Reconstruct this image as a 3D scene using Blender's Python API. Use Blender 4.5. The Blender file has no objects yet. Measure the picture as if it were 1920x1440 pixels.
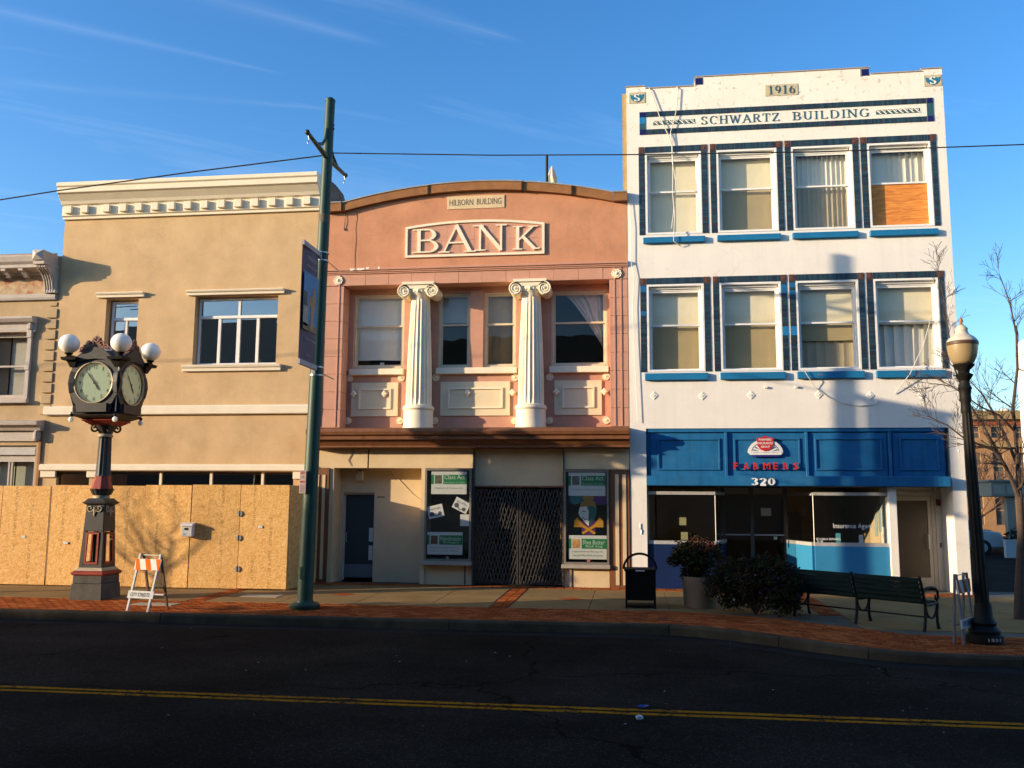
import bpy, bmesh, math, random
from mathutils import Vector, Matrix
R = math.radians
random.seed(7)
sc = bpy.context.scene

# ------------------------------------------------------------------ camera, sky, sun, exposure
cam_d = bpy.data.cameras.new('camera')
cam = bpy.data.objects.new('camera', cam_d)
sc.collection.objects.link(cam)
cam_d.sensor_width = 36.0
cam_d.lens = 31.5
cam_d.clip_start = 0.1
cam_d.clip_end = 3000
CAM = Vector((0, -20.2, 1.95))
FW = Vector((-0.13213566, 0.98289752, 0.12826783))
RT = Vector((0.99117488, 0.13240197, 0.00648623))
UP = Vector((0.01060762, -0.12799291, 0.99171835))
cam.matrix_world = Matrix(((RT.x, UP.x, -FW.x, CAM.x), (RT.y, UP.y, -FW.y, CAM.y), (RT.z, UP.z, -FW.z, CAM.z), (0, 0, 0, 1)))
sc.camera = cam

SUN_AZ = R(67.0)      # from the street's normal, towards the left
SUN_EL = R(11.0)
SUN = Vector((-math.sin(SUN_AZ) * math.cos(SUN_EL), -math.cos(SUN_AZ) * math.cos(SUN_EL), math.sin(SUN_EL)))
world = bpy.data.worlds.new('World')
sc.world = world
world.use_nodes = True
wn = world.node_tree.nodes
wl = world.node_tree.links
wn.clear()

def mnode(tree, op, a, b=None, c=None, clamp=False):
    n = tree.nodes.new('ShaderNodeMath'); n.operation = op; n.use_clamp = clamp
    for i, v in enumerate((a, b, c)):
        if v is None: continue
        if isinstance(v, (int, float)): n.inputs[i].default_value = v
        else: tree.links.new(v, n.inputs[i])
    return n.outputs[0]

def build_sky():
    t = world.node_tree
    out = wn.new('ShaderNodeOutputWorld'); bg = wn.new('ShaderNodeBackground')
    sky = wn.new('ShaderNodeTexSky'); sky.sky_type = 'NISHITA'; sky.sun_disc = False
    sky.sun_elevation = SUN_EL
    sky.sun_rotation = math.atan2(SUN.x, SUN.y)
    sky.altitude = 20; sky.air_density = 1.0; sky.dust_density = 0.9; sky.ozone_density = 2.6
    tc = wn.new('ShaderNodeTexCoord'); sp = wn.new('ShaderNodeSeparateXYZ')
    wl.new(tc.outputs['Generated'], sp.inputs[0])
    zc = mnode(t, 'MAXIMUM', sp.outputs[2], 0.04)
    u = mnode(t, 'DIVIDE', sp.outputs[0], zc); v = mnode(t, 'DIVIDE', sp.outputs[1], zc)
    # thin cirrus drawn out along one wind direction, all over the sky
    ang = R(CIRRUS_ANGLE)
    a1 = mnode(t, 'ADD', mnode(t, 'MULTIPLY', u, math.cos(ang)), mnode(t, 'MULTIPLY', v, math.sin(ang)))
    b1 = mnode(t, 'SUBTRACT', mnode(t, 'MULTIPLY', v, math.cos(ang)), mnode(t, 'MULTIPLY', u, math.sin(ang)))
    cb = wn.new('ShaderNodeCombineXYZ')
    wl.new(mnode(t, 'MULTIPLY', a1, 0.55), cb.inputs[0]); wl.new(mnode(t, 'MULTIPLY', b1, 3.2), cb.inputs[1])
    nz = wn.new('ShaderNodeTexNoise'); nz.inputs['Scale'].default_value = 0.9; nz.inputs['Detail'].default_value = 7
    nz.inputs['Roughness'].default_value = 0.62; nz.inputs['Distortion'].default_value = 0.5
    wl.new(cb.outputs[0], nz.inputs['Vector'])
    cir = mnode(t, 'MULTIPLY', mnode(t, 'SUBTRACT', nz.outputs[0], 0.55, clamp=True), 0.35)
    # soft breakup used on the distinct streaks
    cb2 = wn.new('ShaderNodeCombineXYZ')
    wl.new(mnode(t, 'MULTIPLY', a1, 2.0), cb2.inputs[0]); wl.new(mnode(t, 'MULTIPLY', b1, 14.0), cb2.inputs[1])
    nz2 = wn.new('ShaderNodeTexNoise'); nz2.inputs['Scale'].default_value = 1.0; nz2.inputs['Detail'].default_value = 6
    wl.new(cb2.outputs[0], nz2.inputs['Vector'])
    brk = mnode(t, 'MULTIPLY', mnode(t, 'SUBTRACT', nz2.outputs[0], 0.22, clamp=True), 1.9, clamp=True)
    total = cir
    for (A, B, w, k) in STREAKS:
        dx, dy = B[0] - A[0], B[1] - A[1]; L = math.hypot(dx, dy); ex, ey = dx / L, dy / L
        s = mnode(t, 'ADD', mnode(t, 'MULTIPLY', mnode(t, 'SUBTRACT', u, A[0]), ex), mnode(t, 'MULTIPLY', mnode(t, 'SUBTRACT', v, A[1]), ey))
        d = mnode(t, 'ABSOLUTE', mnode(t, 'SUBTRACT', mnode(t, 'MULTIPLY', mnode(t, 'SUBTRACT', v, A[1]), ex), mnode(t, 'MULTIPLY', mnode(t, 'SUBTRACT', u, A[0]), ey)))
        sn = mnode(t, 'DIVIDE', s, L)
        endm = mnode(t, 'MULTIPLY', mnode(t, 'MULTIPLY', mnode(t, 'SUBTRACT', 1.0, sn), 6.0, clamp=True), mnode(t, 'MULTIPLY', mnode(t, 'ADD', sn, 0.5), 1.5, clamp=True))
        ww = mnode(t, 'MAXIMUM', mnode(t, 'MULTIPLY', mnode(t, 'SUBTRACT', 1.25, sn), w), 0.002)
        fall = mnode(t, 'SUBTRACT', 1.0, mnode(t, 'DIVIDE', d, ww), clamp=True)
        total = mnode(t, 'ADD', total, mnode(t, 'MULTIPLY', mnode(t, 'MULTIPLY', mnode(t, 'MULTIPLY', fall, fall), endm), mnode(t, 'MULTIPLY', brk, k)))
    total = mnode(t, 'MINIMUM', total, 0.5)
    # the veil thins out towards the zenith and lies densest low over the horizon
    hs = wn.new('ShaderNodeHueSaturation'); hs.inputs['Hue'].default_value = 0.508; hs.inputs['Saturation'].default_value = SKY_SAT; hs.inputs['Value'].default_value = 1.0
    wl.new(sky.outputs[0], hs.inputs['Color'])
    mx = wn.new('ShaderNodeMixRGB'); mx.blend_type = 'MIX'
    wl.new(total, mx.inputs[0]); wl.new(hs.outputs[0], mx.inputs[1]); mx.inputs[2].default_value = CLOUD
    wl.new(mx.outputs[0], bg.inputs[0]); bg.inputs[1].default_value = SKY_STRENGTH
    wl.new(bg.outputs[0], out.inputs[0])

CIRRUS_ANGLE = 33
STREAKS = [((-1.29, 1.59), (-0.80, 1.935), 0.045, 0.065), ((-1.00, 1.47), (-0.52, 1.835), 0.10, 0.05), ((-0.62, 1.56), (-0.22, 1.85), 0.07, 0.06), ((-1.6, 1.86), (-0.72, 2.14), 0.06, 0.035)]
SKY_SAT = 1.28
SKY_STRENGTH = 0.138
CLOUD = (5.0, 5.3, 5.8, 1)
build_sky()

sun_d = bpy.data.lights.new('sun', 'SUN'); sun_d.energy = 3.18; sun_d.angle = R(0.53); sun_d.color = (1.0, 0.79, 0.53)
sun = bpy.data.objects.new('sun', sun_d); sc.collection.objects.link(sun)
sun.rotation_euler = SUN.to_track_quat('Z', 'Y').to_euler()
sun.location = (-40, -20, 20)

vs = sc.view_settings
vs.view_transform = 'Standard'; vs.look = 'None'; vs.gamma = 1.0; vs.use_curve_mapping = False
vs.exposure = 1.25
sc.render.engine = 'CYCLES'
sc.cycles.use_denoising = True
sc.cycles.max_bounces = 5; sc.cycles.diffuse_bounces = 3; sc.cycles.glossy_bounces = 2
sc.cycles.use_adaptive_sampling = True; sc.cycles.adaptive_threshold = 0.02
sc.cycles.transmission_bounces = 4; sc.cycles.transparent_max_bounces = 12
sc.cycles.caustics_reflective = False; sc.cycles.caustics_refractive = False

# ------------------------------------------------------------------ materials
MATS = {}
def mat(name, col, rough=0.75, var=0.10, vs_=2.0, bump=0.0, bs=60.0, metal=0.0, spec=0.4, stain=None, streak=0.0, coat=0.0, emit=None, fine=0.0, szone=None, crack=0.0):
    """Procedural paint/plaster: base colour with two scales of variation, optional stains, streaks and bump."""
    if name in MATS: return MATS[name]
    m = bpy.data.materials.new(name); m.use_nodes = True; MATS[name] = m
    t = m.node_tree; N = t.nodes; L = t.links; N.clear()
    out = N.new('ShaderNodeOutputMaterial'); p = N.new('ShaderNodeBsdfPrincipled'); L.new(p.outputs[0], out.inputs[0])
    p.inputs['Roughness'].default_value = rough; p.inputs['Metallic'].default_value = metal
    p.inputs['Specular IOR Level'].default_value = spec
    if coat: p.inputs['Coat Weight'].default_value = coat; p.inputs['Coat Roughness'].default_value = 0.15
    geo = N.new('ShaderNodeNewGeometry'); pos = geo.outputs['Position']
    c = (col[0], col[1], col[2], 1)
    if var > 0:
        n1 = N.new('ShaderNodeTexNoise'); n1.inputs['Scale'].default_value = vs_; n1.inputs['Detail'].default_value = 6; n1.inputs['Roughness'].default_value = 0.6
        L.new(pos, n1.inputs['Vector'])
        rp = N.new('ShaderNodeMapRange'); rp.inputs['From Min'].default_value = 0.3; rp.inputs['From Max'].default_value = 0.7
        rp.inputs['To Min'].default_value = 1 - var; rp.inputs['To Max'].default_value = 1 + var
        L.new(n1.outputs[0], rp.inputs[0])
        fac = rp.outputs[0]
        if fine:
            n3 = N.new('ShaderNodeTexNoise'); n3.inputs['Scale'].default_value = bs; n3.inputs['Detail'].default_value = 3
            L.new(pos, n3.inputs['Vector'])
            fac = mnode(t, 'MULTIPLY', fac, mnode(t, 'ADD', mnode(t, 'MULTIPLY', n3.outputs[0], fine * 2), 1 - fine))
        if streak:
            mp = N.new('ShaderNodeMapping'); mp.inputs['Scale'].default_value = (9, 9, 0.35); L.new(pos, mp.inputs[0])
            n2 = N.new('ShaderNodeTexNoise'); n2.inputs['Scale'].default_value = 1.0; n2.inputs['Detail'].default_value = 5; L.new(mp.outputs[0], n2.inputs['Vector'])
            fac = mnode(t, 'MULTIPLY', fac, mnode(t, 'SUBTRACT', 1.0, mnode(t, 'MULTIPLY', mnode(t, 'SUBTRACT', n2.outputs[0], 0.52, clamp=True), streak * 5)))
        vm = N.new('ShaderNodeVectorMath'); vm.operation = 'SCALE'; vm.inputs[0].default_value = col[:3]; L.new(fac, vm.inputs['Scale'])
        csock = vm.outputs[0]
        if stain:
            scol, sscale, sthr, samt = stain
            n4 = N.new('ShaderNodeTexNoise'); n4.inputs['Scale'].default_value = sscale; n4.inputs['Detail'].default_value = 8; n4.inputs['Roughness'].default_value = 0.7
            L.new(pos, n4.inputs['Vector'])
            f = mnode(t, 'MULTIPLY', mnode(t, 'SUBTRACT', n4.outputs[0], sthr, clamp=True), samt, clamp=True)
            if szone:      # flaking paint gathers towards the exposed parapet
                sz = N.new('ShaderNodeSeparateXYZ'); L.new(pos, sz.inputs[0]); mr = N.new('ShaderNodeMapRange')
                mr.inputs['From Min'].default_value = szone[0]; mr.inputs['From Max'].default_value = szone[1]; mr.inputs['To Min'].default_value = 0.08; mr.inputs['To Max'].default_value = 1.0
                L.new(sz.outputs[2], mr.inputs[0]); f = mnode(t, 'MULTIPLY', f, mr.outputs[0])
            mx = N.new('ShaderNodeMixRGB'); L.new(f, mx.inputs[0]); L.new(csock, mx.inputs[1]); mx.inputs[2].default_value = (*scol, 1)
            csock = mx.outputs[0]
        if crack:
            nd = N.new('ShaderNodeTexNoise'); nd.inputs['Scale'].default_value = 2.2; nd.inputs['Detail'].default_value = 5; L.new(pos, nd.inputs['Vector'])
            s1 = N.new('ShaderNodeVectorMath'); s1.operation = 'SCALE'; s1.inputs['Scale'].default_value = 0.7; L.new(nd.outputs['Color'], s1.inputs[0])
            s2 = N.new('ShaderNodeVectorMath'); s2.operation = 'ADD'; L.new(pos, s2.inputs[0]); L.new(s1.outputs[0], s2.inputs[1])
            vo = N.new('ShaderNodeTexVoronoi'); vo.feature = 'DISTANCE_TO_EDGE'; vo.inputs['Scale'].default_value = 0.62; L.new(s2.outputs[0], vo.inputs['Vector'])
            nm_ = N.new('ShaderNodeTexNoise'); nm_.inputs['Scale'].default_value = 0.9; nm_.inputs['Detail'].default_value = 2; L.new(pos, nm_.inputs['Vector'])
            cf = mnode(t, 'MULTIPLY', mnode(t, 'MULTIPLY', mnode(t, 'LESS_THAN', vo.outputs['Distance'], 0.0045), mnode(t, 'GREATER_THAN', nm_.outputs[0], 0.53)), crack)
            mc = N.new('ShaderNodeMixRGB'); L.new(cf, mc.inputs[0]); L.new(csock, mc.inputs[1]); mc.inputs[2].default_value = (col[0] * .3, col[1] * .25, col[2] * .22, 1)
            csock = mc.outputs[0]
        L.new(csock, p.inputs['Base Color'])
    else:
        p.inputs['Base Color'].default_value = c
    if bump > 0:
        nb = N.new('ShaderNodeTexNoise'); nb.inputs['Scale'].default_value = bs; nb.inputs['Detail'].default_value = 5
        L.new(pos, nb.inputs['Vector'])
        b = N.new('ShaderNodeBump'); b.inputs['Strength'].default_value = bump; b.inputs['Distance'].default_value = 0.01
        L.new(nb.outputs[0], b.inputs['Height']); L.new(b.outputs[0], p.inputs['Normal'])
    return m

def glass(name, refl=0.0, tint=(1, 1, 1), rough=0.0, ior=1.45, wav=0.0):
    """Window pane: straight-through tinted light plus a mirror reflection that grows at grazing angles."""
    if name in MATS: return MATS[name]
    m = bpy.data.materials.new(name); m.use_nodes = True; MATS[name] = m
    t = m.node_tree; N = t.nodes; L = t.links; N.clear()
    out = N.new('ShaderNodeOutputMaterial'); tr = N.new('ShaderNodeBsdfTransparent'); gl = N.new('ShaderNodeBsdfGlossy')
    tr.inputs[0].default_value = (*tint, 1); gl.inputs['Roughness'].default_value = rough
    lw_ = N.new('ShaderNodeLayerWeight')          # facing term is the same from either side of the sheet
    sch = mnode(t, 'ADD', mnode(t, 'MULTIPLY', mnode(t, 'POWER', lw_.outputs['Facing'], 5.0), 0.95), 0.045)
    f = mnode(t, 'ADD', mnode(t, 'MULTIPLY', sch, 1 - refl), refl, clamp=True)
    mx = N.new('ShaderNodeMixShader'); L.new(f, mx.inputs[0]); L.new(tr.outputs[0], mx.inputs[1]); L.new(gl.outputs[0], mx.inputs[2])
    if wav:
        geo = N.new('ShaderNodeNewGeometry'); nb = N.new('ShaderNodeTexNoise'); nb.inputs['Scale'].default_value = 1.7; nb.inputs['Detail'].default_value = 1
        L.new(geo.outputs['Position'], nb.inputs['Vector'])
        b = N.new('ShaderNodeBump'); b.inputs['Strength'].default_value = wav; b.inputs['Distance'].default_value = 0.02
        L.new(nb.outputs[0], b.inputs['Height']); L.new(b.outputs[0], gl.inputs['Normal']); 
    L.new(mx.outputs[0], out.inputs[0])
    return m

def attr_mat(name, rough=0.5, spec=0.5, bump=0.0, bs=40.0, var=0.15, vs_=6.0, coat=0.0, trans=0.0):
    """Material whose colour is a per-face colour attribute (one colour per tile, brick or leaf)."""
    if name in MATS: return MATS[name]
    m = bpy.data.materials.new(name); m.use_nodes = True; MATS[name] = m
    t = m.node_tree; N = t.nodes; L = t.links; p = N['Principled BSDF']
    a = N.new('ShaderNodeVertexColor'); a.layer_name = 'Col'
    geo = N.new('ShaderNodeNewGeometry'); n1 = N.new('ShaderNodeTexNoise'); n1.inputs['Scale'].default_value = vs_; n1.inputs['Detail'].default_value = 5
    L.new(geo.outputs['Position'], n1.inputs['Vector'])
    f = mnode(t, 'ADD', mnode(t, 'MULTIPLY', n1.outputs[0], var * 4), 1 - 2 * var)
    vm = N.new('ShaderNodeVectorMath'); vm.operation = 'SCALE'; L.new(a.outputs[0], vm.inputs[0]); L.new(f, vm.inputs['Scale'])
    L.new(vm.outputs[0], p.inputs['Base Color'])
    p.inputs['Roughness'].default_value = rough; p.inputs['Specular IOR Level'].default_value = spec
    if coat: p.inputs['Coat Weight'].default_value = coat
    if bump:
        nb = N.new('ShaderNodeTexNoise'); nb.inputs['Scale'].default_value = bs; nb.inputs['Detail'].default_value = 4
        L.new(geo.outputs['Position'], nb.inputs['Vector'])
        b = N.new('ShaderNodeBump'); b.inputs['Strength'].default_value = bump; b.inputs['Distance'].default_value = 0.01
        L.new(nb.outputs[0], b.inputs['Height']); L.new(b.outputs[0], p.inputs['Normal'])
    return m

def osb_mat():
    m = bpy.data.materials.new('strand board'); m.use_nodes = True; MATS['osb'] = m
    t = m.node_tree; N = t.nodes; L = t.links; p = N['Principled BSDF']
    geo = N.new('ShaderNodeNewGeometry'); oi = N.new('ShaderNodeObjectInfo')
    ad = N.new('ShaderNodeVectorMath'); ad.operation = 'ADD'; L.new(geo.outputs['Position'], ad.inputs[0])
    cbo = N.new('ShaderNodeCombineXYZ'); L.new(mnode(t, 'MULTIPLY', oi.outputs['Random'], 37.0), cbo.inputs[2]); L.new(cbo.outputs[0], ad.inputs[1])
    cols = []
    for (rot, scl, seed) in ((18, (15, 15, 46), 0), (-62, (16, 16, 44), 9.1), (74, (14, 14, 50), 4.7)):
        vr = N.new('ShaderNodeVectorRotate'); vr.rotation_type = 'Y_AXIS'; vr.inputs['Angle'].default_value = R(rot); L.new(ad.outputs[0], vr.inputs['Vector'])
        mp = N.new('ShaderNodeMapping'); mp.inputs['Scale'].default_value = scl; mp.inputs['Location'].default_value = (seed, seed, seed)
        L.new(vr.outputs[0], mp.inputs[0])
        vo = N.new('ShaderNodeTexVoronoi'); vo.inputs['Scale'].default_value = 1.0; L.new(mp.outputs[0], vo.inputs['Vector'])
        sp = N.new('ShaderNodeSeparateColor'); L.new(vo.outputs['Color'], sp.inputs[0]); cols.append((sp.outputs[0], sp.outputs[1]))
    # the strand lying on top wins: highest of the three layers' random heights
    g01 = mnode(t, 'GREATER_THAN', cols[0][1], cols[1][1])
    c01 = mnode(t, 'ADD', mnode(t, 'MULTIPLY', cols[0][0], g01), mnode(t, 'MULTIPLY', cols[1][0], mnode(t, 'SUBTRACT', 1.0, g01)))
    g2 = mnode(t, 'GREATER_THAN', cols[2][1], mnode(t, 'MAXIMUM', cols[0][1], cols[1][1]))
    mixf = mnode(t, 'ADD', mnode(t, 'MULTIPLY', cols[2][0], g2), mnode(t, 'MULTIPLY', c01, mnode(t, 'SUBTRACT', 1.0, g2)))
    big = N.new('ShaderNodeTexNoise'); big.inputs['Scale'].default_value = 1.3; big.inputs['Detail'].default_value = 4; L.new(ad.outputs[0], big.inputs['Vector'])
    mixf = mnode(t, 'ADD', mnode(t, 'MULTIPLY', mixf, 0.75), mnode(t, 'MULTIPLY', big.outputs[0], 0.3))
    cr = N.new('ShaderNodeValToRGB'); e = cr.color_ramp.elements
    e[0].position = 0.05; e[0].color = (0.58, 0.29, 0.080, 1); e[1].position = 0.95; e[1].color = (0.85, 0.55, 0.235, 1)
    k = cr.color_ramp.elements.new(0.45); k.color = (0.72, 0.405, 0.13, 1)
    L.new(mixf, cr.inputs[0])
    # the mill's ink stamp: a faint upright line of dashes on each sheet (object space)
    tc = N.new('ShaderNodeTexCoord'); so = N.new('ShaderNodeSeparateXYZ'); L.new(tc.outputs['Object'], so.inputs[0])
    band = mnode(t, 'LESS_THAN', mnode(t, 'ABSOLUTE', mnode(t, 'SUBTRACT', so.outputs[0], 0.16)), 0.035)
    band2 = mnode(t, 'LESS_THAN', mnode(t, 'ABSOLUTE', mnode(t, 'ADD', so.outputs[0], 0.22)), 0.03)
    cbz = N.new('ShaderNodeCombineXYZ'); L.new(mnode(t, 'MULTIPLY', so.outputs[2], 38.0), cbz.inputs[2]); L.new(mnode(t, 'MULTIPLY', so.outputs[0], 14.0), cbz.inputs[0]); L.new(mnode(t, 'MULTIPLY', oi.outputs['Random'], 91.0), cbz.inputs[1])
    nd = N.new('ShaderNodeTexNoise'); nd.inputs['Scale'].default_value = 1.0; nd.inputs['Detail'].default_value = 1; L.new(cbz.outputs[0], nd.inputs['Vector'])
    ng = N.new('ShaderNodeTexNoise'); ng.inputs['Scale'].default_value = 2.2; L.new(ad.outputs[0], ng.inputs['Vector'])
    ink = mnode(t, 'MULTIPLY', mnode(t, 'MULTIPLY', mnode(t, 'ADD', band, mnode(t, 'MULTIPLY', band2, mnode(t, 'GREATER_THAN', oi.outputs['Random'], 0.5))), mnode(t, 'GREATER_THAN', nd.outputs[0], 0.5)), mnode(t, 'GREATER_THAN', ng.outputs[0], 0.47))
    mx = N.new('ShaderNodeMixRGB'); L.new(mnode(t, 'MULTIPLY', ink, 0.42), mx.inputs[0]); L.new(cr.outputs[0], mx.inputs[1]); mx.inputs[2].default_value = (0.16, 0.09, 0.04, 1)
    tone = N.new('ShaderNodeVectorMath'); tone.operation = 'SCALE'; L.new(mx.outputs[0], tone.inputs[0]); L.new(mnode(t, 'ADD', mnode(t, 'MULTIPLY', oi.outputs['Random'], 0.22), 0.88), tone.inputs['Scale'])
    L.new(tone.outputs[0], p.inputs['Base Color']); p.inputs['Roughness'].default_value = 0.8; p.inputs['Specular IOR Level'].default_value = 0.2
    b = N.new('ShaderNodeBump'); b.inputs['Strength'].default_value = 0.5; b.inputs['Distance'].default_value = 0.004
    L.new(mixf, b.inputs['Height']); L.new(b.outputs[0], p.inputs['Normal'])
    return m

def plywood_mat():
    m = bpy.data.materials.new('plywood'); m.use_nodes = True; MATS['ply'] = m
    t = m.node_tree; N = t.nodes; L = t.links; p = N['Principled BSDF']
    geo = N.new('ShaderNodeNewGeometry'); mp = N.new('ShaderNodeMapping'); mp.inputs['Scale'].default_value = (1.2, 1, 9)
    L.new(geo.outputs['Position'], mp.inputs[0])
    w = N.new('ShaderNodeTexNoise'); w.inputs['Scale'].default_value = 1.6; w.inputs['Detail'].default_value = 8; w.inputs['Distortion'].default_value = 1.8; L.new(mp.outputs[0], w.inputs['Vector'])
    cr = N.new('ShaderNodeValToRGB'); e = cr.color_ramp.elements
    e[0].position = 0.3; e[0].color = (0.50, 0.13, 0.018, 1); e[1].position = 0.7; e[1].color = (0.84, 0.34, 0.06, 1)
    L.new(w.outputs[0], cr.inputs[0]); L.new(cr.outputs[0], p.inputs['Base Color']); p.inputs['Roughness'].default_value = 0.6
    return m

def asphalt_mat(name, base, crack=True):
    m = bpy.data.materials.new(name); m.use_nodes = True; MATS[name] = m
    t = m.node_tree; N = t.nodes; L = t.links; p = N['Principled BSDF']
    geo = N.new('ShaderNodeNewGeometry'); pos = geo.outputs['Position']
    n1 = N.new('ShaderNodeTexNoise'); n1.inputs['Scale'].default_value = 0.6; n1.inputs['Detail'].default_value = 6; L.new(pos, n1.inputs['Vector'])
    mp = N.new('ShaderNodeMapping'); mp.inputs['Scale'].default_value = (0.05, 1.1, 1); L.new(pos, mp.inputs[0])
    n2 = N.new('ShaderNodeTexNoise'); n2.inputs['Scale'].default_value = 1.0; n2.inputs['Detail'].default_value = 4; L.new(mp.outputs[0], n2.inputs['Vector'])
    n3 = N.new('ShaderNodeTexNoise'); n3.inputs['Scale'].default_value = 55; n3.inputs['Detail'].default_value = 4; L.new(pos, n3.inputs['Vector'])
    f = mnode(t, 'MULTIPLY', mnode(t, 'ADD', mnode(t, 'MULTIPLY', n1.outputs[0], 0.7), 0.65), mnode(t, 'ADD', mnode(t, 'MULTIPLY', n2.outputs[0], 0.8), 0.6))
    f = mnode(t, 'MULTIPLY', f, mnode(t, 'ADD', mnode(t, 'MULTIPLY', n3.outputs[0], 0.9), 0.55))
    ag = N.new('ShaderNodeTexVoronoi'); ag.inputs['Scale'].default_value = 70; L.new(pos, ag.inputs['Vector'])
    sa = N.new('ShaderNodeSeparateColor'); L.new(ag.outputs['Color'], sa.inputs[0])
    f = mnode(t, 'MULTIPLY', f, mnode(t, 'ADD', 0.86, mnode(t, 'MULTIPLY', mnode(t, 'GREATER_THAN', sa.outputs[0], 0.90), 1.5)))
    pt = N.new('ShaderNodeTexNoise'); pt.inputs['Scale'].default_value = 0.33; pt.inputs['Detail'].default_value = 8; pt.inputs['Roughness'].default_value = 0.7; L.new(pos, pt.inputs['Vector'])
    f = mnode(t, 'MULTIPLY', f, mnode(t, 'ADD', 0.72, mnode(t, 'MULTIPLY', mnode(t, 'SUBTRACT', pt.outputs[0], 0.42, clamp=True), 3.2, clamp=True)))
    vo = N.new('ShaderNodeTexVoronoi'); vo.feature = 'DISTANCE_TO_EDGE'; vo.inputs['Scale'].default_value = 0.16
    nd = N.new('ShaderNodeTexNoise'); nd.inputs['Scale'].default_value = 1.4; nd.inputs['Detail'].default_value = 6; L.new(pos, nd.inputs['Vector'])
    va = N.new('ShaderNodeVectorMath'); va.operation = 'ADD'; vsn = N.new('ShaderNodeVectorMath'); vsn.operation = 'SCALE'; vsn.inputs['Scale'].default_value = 1.1
    L.new(nd.outputs['Color'], vsn.inputs[0]); L.new(pos, va.inputs[0]); L.new(vsn.outputs[0], va.inputs[1]); L.new(va.outputs[0], vo.inputs['Vector'])
    ck = mnode(t, 'MULTIPLY', mnode(t, 'LESS_THAN', vo.outputs['Distance'], 0.0035), 0.7 if crack else 0.0)
    f = mnode(t, 'MULTIPLY', f, mnode(t, 'SUBTRACT', 1.0, ck))
    vm = N.new('ShaderNodeVectorMath'); vm.operation = 'SCALE'; vm.inputs[0].default_value = base; L.new(f, vm.inputs['Scale'])
    L.new(vm.outputs[0], p.inputs['Base Color']); p.inputs['Roughness'].default_value = 0.95; p.inputs['Specular IOR Level'].default_value = 0.03
    b = N.new('ShaderNodeBump'); b.inputs['Strength'].default_value = 0.35; b.inputs['Distance'].default_value = 0.008
    L.new(n3.outputs[0], b.inputs['Height']); L.new(b.outputs[0], p.inputs['Normal'])
    return m

def stripe_paint_mat(name, col, under):
    """Road paint worn through to the asphalt in flecks."""
    m = bpy.data.materials.new(name); m.use_nodes = True; MATS[name] = m
    t = m.node_tree; N = t.nodes; L = t.links; p = N['Principled BSDF']
    geo = N.new('ShaderNodeNewGeometry'); pos = geo.outputs['Position']
    n = N.new('ShaderNodeTexNoise'); n.inputs['Scale'].default_value = 14; n.inputs['Detail'].default_value = 8; n.inputs['Roughness'].default_value = 0.75; L.new(pos, n.inputs['Vector'])
    n2 = N.new('ShaderNodeTexNoise'); n2.inputs['Scale'].default_value = 0.9; n2.inputs['Detail'].default_value = 3; L.new(pos, n2.inputs['Vector'])
    s = mnode(t, 'ADD', mnode(t, 'MULTIPLY', n.outputs[0], 1.0), mnode(t, 'MULTIPLY', n2.outputs[0], 0.5))
    f = mnode(t, 'MULTIPLY', mnode(t, 'SUBTRACT', s, 0.74, clamp=True), 9.0, clamp=True)
    mx = N.new('ShaderNodeMixRGB'); L.new(f, mx.inputs[0]); mx.inputs[1].default_value = (*col, 1); mx.inputs[2].default_value = (*under, 1)
    L.new(mx.outputs[0], p.inputs['Base Color']); p.inputs['Roughness'].default_value = 0.9; p.inputs['Specular IOR Level'].default_value = 0.04
    return m

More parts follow.
